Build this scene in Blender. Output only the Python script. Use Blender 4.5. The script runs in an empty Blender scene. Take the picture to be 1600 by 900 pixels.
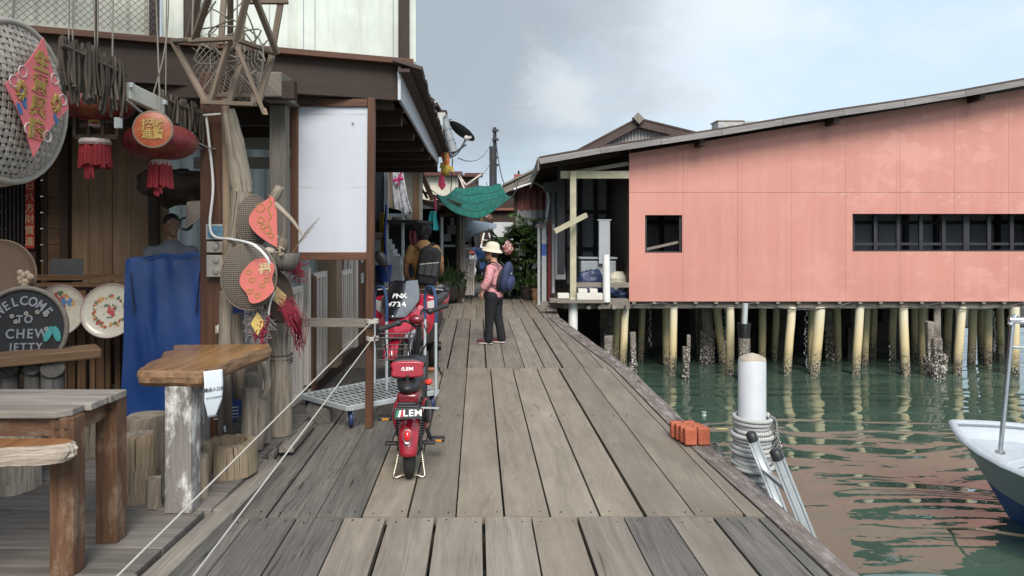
import bpy, bmesh, math, random
from mathutils import Vector, Matrix, Euler, noise as mnoise
R = random.Random(11)
S = bpy.context.scene
COL = S.collection
F = 1150.0
EYE = 1.7
def X(px, d): return (px - 800) * d / F
def Z(py, d): return EYE - (py - 360) * d / F
def P(px, py, d): return Vector((X(px, d), d, Z(py, d)))
def DZ(py, z=0.0): return (EYE - z) * F / (py - 360)
def G(px, py, z=0.0):
    d = DZ(py, z); return Vector((X(px, d), d, z))
V = Vector
rad = math.radians

# ---------------------------------------------------------------- materials
class NT:
    def __init__(s, name):
        s.m = bpy.data.materials.new(name); s.m.use_nodes = True
        s.t = s.m.node_tree; s.b = s.t.nodes['Principled BSDF']
    def n(s, typ, **kw):
        nd = s.t.nodes.new(typ)
        for k, v in kw.items(): setattr(nd, k, v)
        return nd
    def l(s, a, b): s.t.links.new(a, b)
    def val(s, sock, v):
        if hasattr(v, 'is_output'): s.l(v, sock)
        else: sock.default_value = v
    def coord(s, which='Object'): return s.n('ShaderNodeTexCoord').outputs[which]
    def pos(s): return s.n('ShaderNodeNewGeometry').outputs['Position']
    def island(s): return s.n('ShaderNodeNewGeometry').outputs['Random Per Island']
    def mapping(s, vec, scale=(1,1,1), loc=(0,0,0), rot=(0,0,0)):
        nd = s.n('ShaderNodeMapping'); s.l(vec, nd.inputs[0])
        nd.inputs['Scale'].default_value = scale; nd.inputs['Location'].default_value = loc; nd.inputs['Rotation'].default_value = rot
        return nd.outputs[0]
    def noise(s, vec, scale=5, detail=4, rough=.55, dist=0):
        nd = s.n('ShaderNodeTexNoise'); s.l(vec, nd.inputs['Vector'])
        nd.inputs['Scale'].default_value = scale; nd.inputs['Detail'].default_value = detail
        nd.inputs['Roughness'].default_value = rough; nd.inputs['Distortion'].default_value = dist
        return nd.outputs['Fac']
    def voro(s, vec, scale=5, feature='F1', out='Distance'):
        nd = s.n('ShaderNodeTexVoronoi', feature=feature); s.l(vec, nd.inputs['Vector']); nd.inputs['Scale'].default_value = scale
        return nd.outputs[out]
    def wave(s, vec, scale=5, dist=0, direction='X', detail=2, prof='SIN'):
        nd = s.n('ShaderNodeTexWave', bands_direction=direction, wave_profile=prof); s.l(vec, nd.inputs['Vector'])
        nd.inputs['Scale'].default_value = scale; nd.inputs['Distortion'].default_value = dist; nd.inputs['Detail'].default_value = detail
        return nd.outputs['Fac']
    def ramp(s, fac, stops, interp='LINEAR'):
        nd = s.n('ShaderNodeValToRGB'); s.l(fac, nd.inputs[0]); e = nd.color_ramp; e.interpolation = interp
        while len(e.elements) < len(stops): e.elements.new(0.5)
        for el, (p, c) in zip(e.elements, stops):
            el.position = p; el.color = (c[0], c[1], c[2], 1) if hasattr(c, '__len__') else (c, c, c, 1)
        return nd.outputs[0]
    def mix(s, fac, a, b, mode='MIX'):
        nd = s.n('ShaderNodeMix', data_type='RGBA', blend_type=mode)
        s.val(nd.inputs[0], fac)
        for i, v in ((6, a), (7, b)):
            if hasattr(v, 'is_output'): s.l(v, nd.inputs[i])
            else: nd.inputs[i].default_value = (v[0], v[1], v[2], 1) if hasattr(v, '__len__') else (v, v, v, 1)
        return nd.outputs[2]
    def math(s, op, a, b=0.0, c=0.0):
        nd = s.n('ShaderNodeMath', operation=op)
        for i, v in enumerate((a, b, c)): s.val(nd.inputs[i], v)
        return nd.outputs[0]
    def sep(s, v):
        nd = s.n('ShaderNodeSeparateXYZ'); s.l(v, nd.inputs[0]); return nd.outputs
    def bump(s, h, strength=.3, dist=.01):
        nd = s.n('ShaderNodeBump'); s.l(h, nd.inputs['Height']); nd.inputs['Strength'].default_value = strength
        nd.inputs['Distance'].default_value = dist; s.l(nd.outputs[0], s.b.inputs['Normal'])
    def base(s, c):
        i = s.b.inputs['Base Color']
        if hasattr(c, 'is_output'): s.l(c, i)
        else: i.default_value = (c[0], c[1], c[2], 1)
    def set(s, **kw):
        for k, v in kw.items():
            s.val(s.b.inputs[{'rough':'Roughness','metal':'Metallic','spec':'Specular IOR Level','coat':'Coat Weight','alpha':'Alpha','trans':'Transmission Weight','ior':'IOR','sub':'Subsurface Weight','sheen':'Sheen Weight'}[k]], v)

def sc(c, k): return tuple(min(1, max(0, x * k)) for x in c)
_cache = {}
def paint(name, c, rough=.5, var=.22, scale=7, metal=0, bump=.08, dirt=None, dirtamt=.5, coat=0, spec=.5, isl=0):
    if name in _cache: return _cache[name]
    t = NT(name); co = t.coord()
    n1 = t.noise(co, scale, 6, .62); n2 = t.noise(co, scale * 9, 4, .6)
    f = t.mix(.35, n1, n2)
    col = t.ramp(f, [(.3, sc(c, 1 - var)), (.7, sc(c, 1 + var * .7))])
    if dirt:
        d = t.ramp(t.noise(co, scale * .6, 8, .72), [(.5, 0), (.72, dirtamt)])
        col = t.mix(d, col, dirt)
    if isl:
        col = t.mix(1, col, t.ramp(t.island(), [(0, 1 - isl), (1, 1 + 0)]), 'MULTIPLY')
    t.base(col); t.set(metal=metal, coat=coat, spec=spec)
    t.set(rough=t.ramp(n2, [(.3, max(.02, rough - .1)), (.7, min(1, rough + .12))]))
    if bump: t.bump(f, bump, .01)
    _cache[name] = t.m
    return t.m
def wood(name, dark, light, rough=.75, grain=1.0, cracks=.5, isl=.35, bump=.35, knots=0, blotch=None, blotchamt=.6, soft=.15, wobamp=.10, low=.25):
    if name in _cache: return _cache[name]
    t = NT(name); uv = t.coord('UV')
    wob = t.noise(t.mapping(uv, (.9, 3.2, 1)), 1.0, 3, .5)
    vec = t.n('ShaderNodeVectorMath', operation='MULTIPLY_ADD')
    cmb = t.n('ShaderNodeCombineXYZ'); t.l(wob, cmb.inputs[1])
    t.l(cmb.outputs[0], vec.inputs[0]); vec.inputs[1].default_value = (0, wobamp, 0); t.l(uv, vec.inputs[2])
    u2 = vec.outputs[0]
    g1 = t.noise(t.mapping(u2, (1.3 * grain, 30 * grain, 1)), 1, 5, .65)
    g2 = t.noise(t.mapping(u2, (5 * grain, 150 * grain, 1)), 1, 3, .6)
    g0 = t.noise(t.mapping(uv, (1.6, 4.5, 1)), 1, 5, .6)
    f = t.math('ADD', t.math('MULTIPLY', g1, .70-low*.8), t.math('ADD', t.math('MULTIPLY', g2, .30-low*.2), t.math('MULTIPLY', g0, low)))
    col = t.ramp(f, [(.5-soft*1.07, dark), (.5, tuple((a + b) / 2 for a, b in zip(dark, light))), (.5+soft*.93, light)])
    col = t.mix(1, col, t.ramp(t.island(), [(0, (1 - isl, 1 - isl, 1 - isl)), (.5, (1 - isl * .4, 1 - isl * .45, 1 - isl * .5)), (1, (1, 1, 1))]), 'MULTIPLY')
    if blotch is not None:
        bl = t.ramp(t.noise(t.mapping(uv, (2.5, 5, 1), (3, 7, 0)), 1.6, 8, .7), [(.5, 0), (.63, blotchamt)])
        col = t.mix(bl, col, blotch)
    h = f
    if cracks:
        cn = t.noise(t.mapping(u2, (1.1, 42, 1), (5, 3, 0)), 1, 4, .7)
        cm = t.ramp(cn, [(.60, 0), (.67, 1)])
        msk = t.ramp(t.noise(t.mapping(uv, (1.2, 3, 1), (9, 2, 0)), 1.3, 3), [(.42, 0), (.62, 1)])
        cf = t.math('MULTIPLY', t.math('MULTIPLY', cm, msk), cracks)
        col = t.mix(cf, col, sc(dark, .22))
        h = t.math('SUBTRACT', f, t.math('MULTIPLY', cf, .8))
    t.base(col); t.set(rough=t.ramp(g1, [(.3, rough - .12), (.7, min(1, rough + .1))]), spec=.35)
    t.bump(h, bump, .012)
    _cache[name] = t.m
    return t.m
def corrug(name, c, pitch=.09, axis='X', rough=.5, dirt=(.12,.08,.05), dirtamt=.5, metal=0):
    """painted sheet: streaks run down the sheet (the ribs are modelled)"""
    if name in _cache: return _cache[name]
    t = NT(name); p = t.coord()
    n1 = t.noise(p, 3, 6, .6)
    st = t.noise(t.mapping(p, (9, 9, .6)), 1, 6, .7)
    col = t.ramp(n1, [(.3, sc(c, .82)), (.7, sc(c, 1.08))])
    col = t.mix(t.ramp(st, [(.5, 0), (.75, dirtamt)]), col, dirt)
    t.base(col); t.set(rough=rough, metal=metal)
    t.bump(t.noise(p, 40, 3), .05, .01)
    _cache[name] = t.m
    return t.m

# ---------------------------------------------------------------- mesh builder
class MB:
    def __init__(s): s.v = []; s.f = []; s.uv = []; s.mi = []; s.m = 0
    def add(s, vs, fs, uvs):
        o = len(s.v); s.v.extend([tuple(v) for v in vs])
        for f, u in zip(fs, uvs):
            s.f.append([i + o for i in f]); s.uv.append(u); s.mi.append(s.m)
        return s
    def box(s, c, size, rot=None, jit=0):
        c = V(c); sx, sy, sz = (x / 2 for x in size)
        L = [V((x, y, z)) for x in (-sx, sx) for y in (-sy, sy) for z in (-sz, sz)]
        if jit: L = [v + V((R.uniform(-jit, jit), R.uniform(-jit, jit), R.uniform(-jit, jit))) for v in L]
        fs = [(0,1,3,2),(4,6,7,5),(0,4,5,1),(2,3,7,6),(0,2,6,4),(1,5,7,3)]
        ax = max(range(3), key=lambda i: size[i]); o1, o2 = [i for i in range(3) if i != ax]
        ou, ov = R.uniform(0, 30), R.uniform(0, 30)
        uvs = [[(L[i][ax] + ou, L[i][o1] + L[i][o2] + ov) for i in f] for f in fs]
        # end grain faces
        M = (rot.to_matrix() if isinstance(rot, Euler) else rot) if rot is not None else None
        vs = [(M @ v if M is not None else v) + c for v in L]
        return s.add(vs, fs, uvs)
    def bar(s, a, b, w, h=None, up=None):
        a = V(a); b = V(b); h = h or w; d = b - a; L = d.length
        if L < 1e-6: return s
        d.normalize(); u = V(up) if up is not None else (V((0,0,1)) if abs(d.z) < .95 else V((0,1,0)))
        x = d.cross(u).normalized(); z = x.cross(d)
        M = Matrix((x, d, z)).transposed()
        return s.box((a + b) / 2, (w, L, h), M)
    def tube(s, pts, r, n=8, cap=True, closed=False, flat=1.0):
        pts = [V(p) for p in pts]; k = len(pts)
        rs = r if hasattr(r, '__len__') else [r] * k
        ou, ov = R.uniform(0, 30), R.uniform(0, 30)
        vs = []; up = None; Ls = [0]
        for i in range(1, k): Ls.append(Ls[-1] + (pts[i] - pts[i-1]).length)
        for i in range(k):
            if closed: d = pts[(i+1) % k] - pts[i-1]
            else: d = pts[min(i+1, k-1)] - pts[max(i-1, 0)]
            if d.length < 1e-9: d = V((0,0,1))
            d.normalize()
            if up is None: up = V((0,0,1)) if abs(d.z) < .9 else V((1,0,0))
            x = d.cross(up)
            if x.length < 1e-6: x = d.orthogonal()
            x.normalize(); y = x.cross(d).normalized(); up = y
            for j in range(n):
                a = 2 * math.pi * j / n
                vs.append(pts[i] + x * (math.cos(a) * rs[i]) + y * (math.sin(a) * rs[i] * flat))
        fs = []; uvs = []
        rm = sum(rs) / k * 6.283
        for i in range(k if closed else k - 1):
            i2 = (i + 1) % k
            for j in range(n):
                j2 = (j + 1) % n
                fs.append((i*n+j, i*n+j2, i2*n+j2, i2*n+j))
                a, b = Ls[i] + ou, (Ls[i2] if i2 else Ls[-1] + .05) + ou
                uvs.append([(a, ov + rm*j/n), (a, ov + rm*(j+1)/n), (b, ov + rm*(j+1)/n), (b, ov + rm*j/n)])
        if cap and not closed:
            for base, rev in ((0, True), ((k-1)*n, False)):
                f = [base + j for j in range(n)]
                if rev: f.reverse()
                fs.append(tuple(f)); uvs.append([(vs[q].x, vs[q].y) for q in f])
        return s.add(vs, fs, uvs)
    def lathe(s, prof, n=24, M=None, wob=None, cap=True):
        M = M or Matrix.Identity(4); vs = []; k = len(prof)
        ou, ov = R.uniform(0, 30), R.uniform(0, 30)
        for i, (r, z) in enumerate(prof):
            for j in range(n):
                a = 2*math.pi*j/n; rr = r * (wob(a, z) if wob else 1)
                vs.append(M @ V((rr*math.cos(a), rr*math.sin(a), z)))
        fs = []; uvs = []
        for i in range(k-1):
            for j in range(n):
                j2 = (j+1) % n; fs.append((i*n+j, i*n+j2, (i+1)*n+j2, (i+1)*n+j))
                rm = max(prof[i][0], prof[i+1][0]) * 6.283; z0, z1 = prof[i][1] + prof[i][0]*.2, prof[i+1][1] + prof[i+1][0]*.2
                uvs.append([(z0+ou, ov+rm*j/n), (z0+ou, ov+rm*(j+1)/n), (z1+ou, ov+rm*(j+1)/n), (z1+ou, ov+rm*j/n)])
        for base, rev in ((0, True), ((k-1)*n, False)):
            if cap and prof[0 if rev else -1][0] > 1e-4:
                f = [base+j for j in range(n)]
                if rev: f.reverse()
                fs.append(tuple(f)); uvs.append([(vs[q].x+ou, vs[q].y*2+ov) for q in f])
        return s.add(vs, fs, uvs)
    def prism(s, poly, M, t):
        """poly 2D in local xy, extruded from z=0 to z=t"""
        k = len(poly)
        vs = [M @ V((x, y, 0)) for x, y in poly] + [M @ V((x, y, t)) for x, y in poly]
        ou, ov = R.uniform(0, 30), R.uniform(0, 30)
        fs = [tuple(reversed(range(k))), tuple(range(k, 2*k))]
        uvs = [[(poly[i][0]+ou, poly[i][1]+ov) for i in reversed(range(k))], [(poly[i][0]+ou, poly[i][1]+ov) for i in range(k)]]
        for i in range(k):
            j = (i+1) % k; fs.append((i, j, k+j, k+i))
            uvs.append([(poly[i][0]+ou, poly[i][1]+ov), (poly[j][0]+ou, poly[j][1]+ov), (poly[j][0]+ou, poly[j][1]+t+ov), (poly[i][0]+ou, poly[i][1]+t+ov)])
        return s.add(vs, fs, uvs)
    def grid(s, fn, nu, nv, uvscale=(1,1)):
        vs = [fn(i/nu, j/nv) for i in range(nu+1) for j in range(nv+1)]
        fs = []; uvs = []
        for i in range(nu):
            for j in range(nv):
                a = i*(nv+1)+j
                fs.append((a, a+nv+1, a+nv+2, a+1))
                uvs.append([(uvscale[0]*p/nu, uvscale[1]*q/nv) for p, q in ((i,j),(i+1,j),(i+1,j+1),(i,j+1))])
        return s.add(vs, fs, uvs)
    def ell(s, c, r, M=None, nu=16, nv=10, wob=None):
        c = V(c); r = r if hasattr(r, '__len__') else (r, r, r)
        prof = []
        vs = []; M3 = M.to_3x3() if M is not None else None
        vs = []
        for i in range(nv+1):
            th = math.pi*i/nv
            for j in range(nu):
                a = 2*math.pi*j/nu
                p = V((math.sin(th)*math.cos(a), math.sin(th)*math.sin(a), -math.cos(th)))
                k = wob(p) if wob else 1
                q = V((p.x*r[0]*k, p.y*r[1]*k, p.z*r[2]*k))
                vs.append((M3 @ q if M3 is not None else q) + c)
        fs = []; uvs = []
        for i in range(nv):
            for j in range(nu):
                j2 = (j+1) % nu
                fs.append((i*nu+j, i*nu+j2, (i+1)*nu+j2, (i+1)*nu+j))
                uvs.append([(i*.1, j*.1), (i*.1, j*.1+.1), (i*.1+.1, j*.1+.1), (i*.1+.1, j*.1)])
        return s.add(vs, fs, uvs)
    def quad(s, a, b, c, d):
        return s.add([a, b, c, d], [(0,1,2,3)], [[(0,0),(1,0),(1,1),(0,1)]])
    # -------------------------------------------------------------
    def make(s, name, mats, origin, bevel=0, smooth=None, solid=0, subsurf=0, remesh=0):
        me = bpy.data.meshes.new(name)
        o = V(origin)
        me.from_pydata([(v[0]-o.x, v[1]-o.y, v[2]-o.z) for v in s.v], [], s.f)
        uvl = me.uv_layers.new(name='UVMap')
        flat = [c for u in s.uv for p in u for c in p]
        if len(flat) == 2*len(me.loops): uvl.data.foreach_set('uv', flat)
        if not isinstance(mats, (list, tuple)): mats = [mats]
        for m in mats: me.materials.append(m)
        if len(mats) > 1: me.polygons.foreach_set('material_index', s.mi)
        bm = bmesh.new(); bm.from_mesh(me)
        bmesh.ops.remove_doubles(bm, verts=[v for v in bm.verts if False], dist=1e-6)
        if smooth is not None:
            ang = rad(smooth)
            for f in bm.faces: f.smooth = True
            for e in bm.edges:
                if len(e.link_faces) == 2 and e.calc_face_angle(0) > ang: e.smooth = False
        bm.to_mesh(me); bm.free(); me.update()
        ob = bpy.data.objects.new(name, me); COL.objects.link(ob)
        if remesh:
            md = ob.modifiers.new('remesh', 'REMESH'); md.mode = 'VOXEL'; md.voxel_size = remesh; md.use_smooth_shade = True
            sm = ob.modifiers.new('smooth', 'SMOOTH'); sm.factor = .6; sm.iterations = 5
        if solid:
            md = ob.modifiers.new('solid', 'SOLIDIFY'); md.thickness = solid; md.offset = 0
        if bevel:
            md = ob.modifiers.new('bevel', 'BEVEL'); md.width = bevel; md.segments = 2; md.limit_method = 'ANGLE'; md.angle_limit = rad(50); md.use_clamp_overlap = True
        if subsurf:
            md = ob.modifiers.new('sub', 'SUBSURF'); md.levels = subsurf; md.render_levels = subsurf
        return ob
    def part(s, name, mats, parent, label=None, kind=None, **kw):
        if not s.v: return None
        ob = s.make(name, mats, wloc(parent), **kw); ob.parent = parent
        w = wrot(parent)
        if w: raise Exception('rotated parent')
        if label: ob['label'] = label
        if kind: ob['kind'] = kind
        return ob
    def thing(s, name, label, cat, mats, group=None, kind=None, **kw):
        xs, ys, zs = zip(*s.v)
        o = V(((min(xs)+max(xs))/2, (min(ys)+max(ys))/2, min(zs)))
        ob = s.make(name, mats, o, **kw); ob.location = o
        tag(ob, label, cat, group, kind); return ob
    def struct(s, name, mats, kind='structure', label=None, cat=None, **kw):
        ob = s.make(name, mats, (0,0,0), **kw); ob['kind'] = kind
        if label: ob['label'] = label
        if cat: ob['category'] = cat
        return ob
def wloc(o):
    l = V((0,0,0))
    while o is not None: l += o.location; o = o.parent
    return l
def wrot(o):
    return False
def tag(o, label=None, cat=None, group=None, kind=None):
    if label: o['label'] = label
    if cat: o['category'] = cat
    if group: o['group'] = group
    if kind: o['kind'] = kind
    return o
def T(name, label, cat, loc, group=None):
    o = bpy.data.objects.new(name, None); COL.objects.link(o); o.location = V(loc); o.empty_display_size = .1
    return tag(o, label, cat, group)
def copy_tree(o, parent=None):
    c = o.copy(); COL.objects.link(c)
    if parent is not None: c.parent = parent
    for ch in list(o.children):
        copy_tree(ch, c)
    return c
def frame(o, x, y):
    """matrix with local x,y axes in world, origin o; z = x cross y"""
    x = V(x).normalized(); y = V(y); y = (y - x * y.dot(x)).normalized(); z = x.cross(y)
    M = Matrix((x, y, z)).transposed().to_4x4(); M.translation = V(o); return M
def textmesh(mb, txt, size, M, depth=.002, bold=0.0, sx=1.0, sp=1.0, mi=0, center=True):
    cu = bpy.data.curves.new('lettering', 'FONT'); cu.body = txt; cu.size = size; cu.extrude = depth; cu.offset = bold; cu.space_character = sp
    if center: cu.align_x = 'CENTER'; cu.align_y = 'CENTER'
    cu.resolution_u = 3
    ob = bpy.data.objects.new('lettering', cu)
    COL.objects.link(ob)
    dg = bpy.context.evaluated_depsgraph_get()
    me = bpy.data.meshes.new_from_object(ob.evaluated_get(dg))
    bpy.data.objects.remove(ob); bpy.data.curves.remove(cu)
    mb.m = mi
    vs = [M @ V((v.co.x*sx, v.co.y, v.co.z)) for v in me.vertices]
    fs = [tuple(p.vertices) for p in me.polygons]
    mb.add(vs, fs, [[(0,0)]*len(f) for f in fs])
    bpy.data.meshes.remove(me)
def arc(c, r, a0, a1, n, x=V((1,0,0)), y=V((0,0,1))):
    return [V(c) + V(x)*(r*math.cos(rad(a0+(a1-a0)*i/n))) + V(y)*(r*math.sin(rad(a0+(a1-a0)*i/n))) for i in range(n+1)]
def sag(a, b, s, n=12):
    a = V(a); b = V(b); return [a.lerp(b, i/n) - V((0,0,4*s*(i/n)*(1-i/n))) for i in range(n+1)]
def spline(pts, n=6):
    pts = [V(p) for p in pts]; out = []
    for i in range(len(pts)-1):
        p0 = pts[max(i-1,0)]; p1 = pts[i]; p2 = pts[i+1]; p3 = pts[min(i+2,len(pts)-1)]
        for k in range(n):
            t = k/n
            out.append(.5*((2*p1)+(p2-p0)*t+(2*p0-5*p1+4*p2-p3)*t*t+(3*p1-p0-3*p2+p3)*t**3))
    out.append(pts[-1]); return out

# ---------------------------------------------------------------- world, sun, camera
w = bpy.data.worlds.new('World'); S.world = w; w.use_nodes = True
wt = w.node_tree; bg = wt.nodes['Background']
SUN_EL, SUN_AZ = 44, 172      # azimuth measured from +Y clockwise
sky = wt.nodes.new('ShaderNodeTexSky'); sky.sky_type = 'NISHITA'; sky.sun_disc = False
sky.sun_elevation = rad(SUN_EL); sky.sun_rotation = rad(SUN_AZ); sky.air_density = 1.0; sky.dust_density = 2.5; sky.ozone_density = 1.0
def wn(t, **k):
    nd = wt.nodes.new(t)
    for a, b in k.items(): setattr(nd, a, b)
    return nd
def wl(a, b): wt.links.new(a, b)
tc = wn('ShaderNodeTexCoord')
def wmath(op, a, b=0.0):
    nd = wn('ShaderNodeMath', operation=op)
    for i, v in enumerate((a, b)):
        if hasattr(v, 'is_output'): wl(v, nd.inputs[i])
        else: nd.inputs[i].default_value = v
    return nd.outputs[0]
def wramp(f, stops, interp='EASE'):
    nd = wn('ShaderNodeValToRGB'); wl(f, nd.inputs[0]); e = nd.color_ramp; e.interpolation = interp
    while len(e.elements) < len(stops): e.elements.new(.5)
    for el, (p, c) in zip(e.elements, stops):
        el.position = p; el.color = (c, c, c, 1) if not hasattr(c, '__len__') else (*c, 1)
    return nd.outputs[0]
def wmix(f, a, b):
    nd = wn('ShaderNodeMix', data_type='RGBA')
    if hasattr(f, 'is_output'): wl(f, nd.inputs[0])
    else: nd.inputs[0].default_value = f
    for i, v in ((6, a), (7, b)):
        if hasattr(v, 'is_output'): wl(v, nd.inputs[i])
        else: nd.inputs[i].default_value = (*v, 1)
    return nd.outputs[2]
def wnoise(scale, detail=6, rough=.55, loc=(0,0,0), s=(1,1,1.8), dist=.2):
    mp = wn('ShaderNodeMapping'); wl(tc.outputs['Generated'], mp.inputs[0]); mp.inputs['Scale'].default_value = s; mp.inputs['Location'].default_value = loc
    nd = wn('ShaderNodeTexNoise'); wl(mp.outputs[0], nd.inputs['Vector']); nd.inputs['Scale'].default_value = scale
    nd.inputs['Detail'].default_value = detail; nd.inputs['Roughness'].default_value = rough; nd.inputs['Distortion'].default_value = dist
    return nd.outputs['Fac']
def wblob(px, py, ra, soft):
    """cloud centre in a sky direction, radius in direction units"""
    d = V(((px-800)/F, 1, (360-py)/F)).normalized()
    nd = wn('ShaderNodeVectorMath', operation='DISTANCE'); wl(tc.outputs['Generated'], nd.inputs[0]); nd.inputs[1].default_value = d
    return wramp(wmath('ADD', nd.outputs['Value'], wmath('MULTIPLY', wmath('SUBTRACT', wnoise(5, 7, .6), .5), soft)), [(ra*.25, 1), (ra*1.1, 0)])
haze = (4.45, 5.5, 6.5)
cl_w = (5.9, 6.15, 6.3)
cl_g = (2.55, 3.0, 3.4)
c = wmix(.80, sky.outputs[0], haze)                                   # thin veil of cloud over the whole sky
c = wmix(wramp(wnoise(2.2, 8, .6, (.3,.1,.2)), [(.42, 0), (.75, .6)]), c, cl_w)
c = wmix(wmath('MULTIPLY', wblob(1040, -30, .24, .34), .75), c, cl_w)
c = wmix(wmath('MULTIPLY', wblob(730, 20, .36, .30), .95), c, cl_g)
c = wmix(wmath('MULTIPLY', wblob(880, 130, .075, .26), .55), c, cl_w)
c = wmix(wmath('MULTIPLY', wblob(400, -100, .5, .3), .8), c, cl_g)
wl(c, bg.inputs[0]); bg.inputs[1].default_value = 0.10

sun = bpy.data.lights.new('sun', 'SUN'); sun.energy = 2.6; sun.angle = rad(30); sun.color = (1, .95, .88)
so = bpy.data.objects.new('sun', sun); COL.objects.link(so)
sd = V((math.sin(rad(SUN_AZ))*math.cos(rad(SUN_EL)), math.cos(rad(SUN_AZ))*math.cos(rad(SUN_EL)), math.sin(rad(SUN_EL))))
so.rotation_euler = (-sd).to_track_quat('-Z', 'Y').to_euler(); so.location = (5, -5, 20)

cam = bpy.data.cameras.new('camera'); co_ = bpy.data.objects.new('camera', cam); COL.objects.link(co_)
cam.sensor_width = 36; cam.lens = 36*F/1600; cam.shift_y = -90/1600; cam.clip_end = 2000
co_.location = (0, 0, EYE); co_.rotation_euler = (rad(90), 0, 0); S.camera = co_
S.view_settings.view_transform = 'Standard'; S.view_settings.look = 'None'; S.view_settings.exposure = 0.75; S.view_settings.gamma = 1
S.cycles.max_bounces = 8; S.cycles.caustics_reflective = False; S.cycles.caustics_refractive = False
try: S.cycles.use_denoising = True
except Exception: pass

# ---------------------------------------------------------------- shared materials
W_deck = wood('deck wood', (.128,.108,.088), (.33,.285,.234), .8, .8, 1.0, .24, .5, soft=.18, low=.38)
W_decknew = wood('newer deck wood', (.158,.132,.102), (.338,.29,.228), .75, .5, .5, .30, .3, soft=.19, wobamp=.40, low=.42)
W_decko = wood('old deck wood', (.062,.057,.051), (.225,.208,.186), .88, 1.2, 1.4, .30, 1.0, soft=.17)
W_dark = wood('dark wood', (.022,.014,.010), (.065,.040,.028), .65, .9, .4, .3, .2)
W_red = wood('red brown wood', (.055,.022,.012), (.16,.075,.042), .55, .9, .4, .3, .2)
W_grey = wood('grey wood', (.12,.105,.09), (.31,.28,.24), .85, 1.1, .9, .3, .5)
W_brown = wood('brown wood', (.06,.032,.016), (.20,.115,.062), .6, .9, .5, .3, .3)
W_honey = wood('honey slab wood', (.135,.064,.022), (.40,.225,.095), .28, .45, .5, .1, .12, soft=.2, wobamp=.5, low=.5)
W_pale = wood('pale plank wood', (.22,.155,.10), (.40,.30,.20), .7, .9, .4, .3, .2)
W_white = wood('worn white wood', (.46,.40,.34), (.82,.74,.66), .7, 1.0, .6, .2, .3)
W_drift = wood('driftwood', (.10,.078,.058), (.43,.37,.295), .88, 1.1, 1.2, .2, 1.0, wobamp=.2)
W_bark = wood('bark', (.07,.055,.042), (.30,.25,.20), .9, 1.4, .9, .3, 1.0)
steel = paint('steel', (.55,.56,.57), .3, .15, 9, 1, .03)
galv = paint('galvanised steel', (.52,.56,.57), .42, .18, 12, .35, .05)
black_p = paint('black plastic', (.018,.018,.02), .38, .3, 20, 0, .05)
rubber = paint('rubber', (.02,.02,.021), .75, .35, 24, 0, .2)
white_p = paint('white plastic', (.72,.72,.70), .45, .08, 6, 0, .03, (.35,.30,.24), .35)
# ================================================================ WATER
WL = -1.27
t = NT('harbour water')
p = t.pos()
pm = t.mapping(p, (.52, 1.55, 1), rot=(0, 0, rad(4)))
n1 = t.noise(pm, 1.0, .8, .3, 1.1)
n2 = t.noise(t.mapping(p, (1.0, 1.5, 1), (3, 1, 0), (0, 0, rad(-18))), 3.2, 2, .5, .3)
n3 = t.noise(t.mapping(p, (.5, .8, 1)), .35, 2, .5)
h = t.math('ADD', t.math('MULTIPLY', n1, 1.0), t.math('ADD', t.math('MULTIPLY', n2, .075), t.math('MULTIPLY', n3, .4)))
t.base(t.ramp(n3, [(.35, (.046, .078, .058)), (.65, (.066, .106, .080))]))
t.set(rough=.025, ior=2.25, spec=.5)
t.bump(h, 1.0, .058)
mb = MB()
mb.grid(lambda u, v: V((-200 + 400*u, -60 + 460*v, WL)), 8, 8)
mb.struct('water', t.m)

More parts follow.
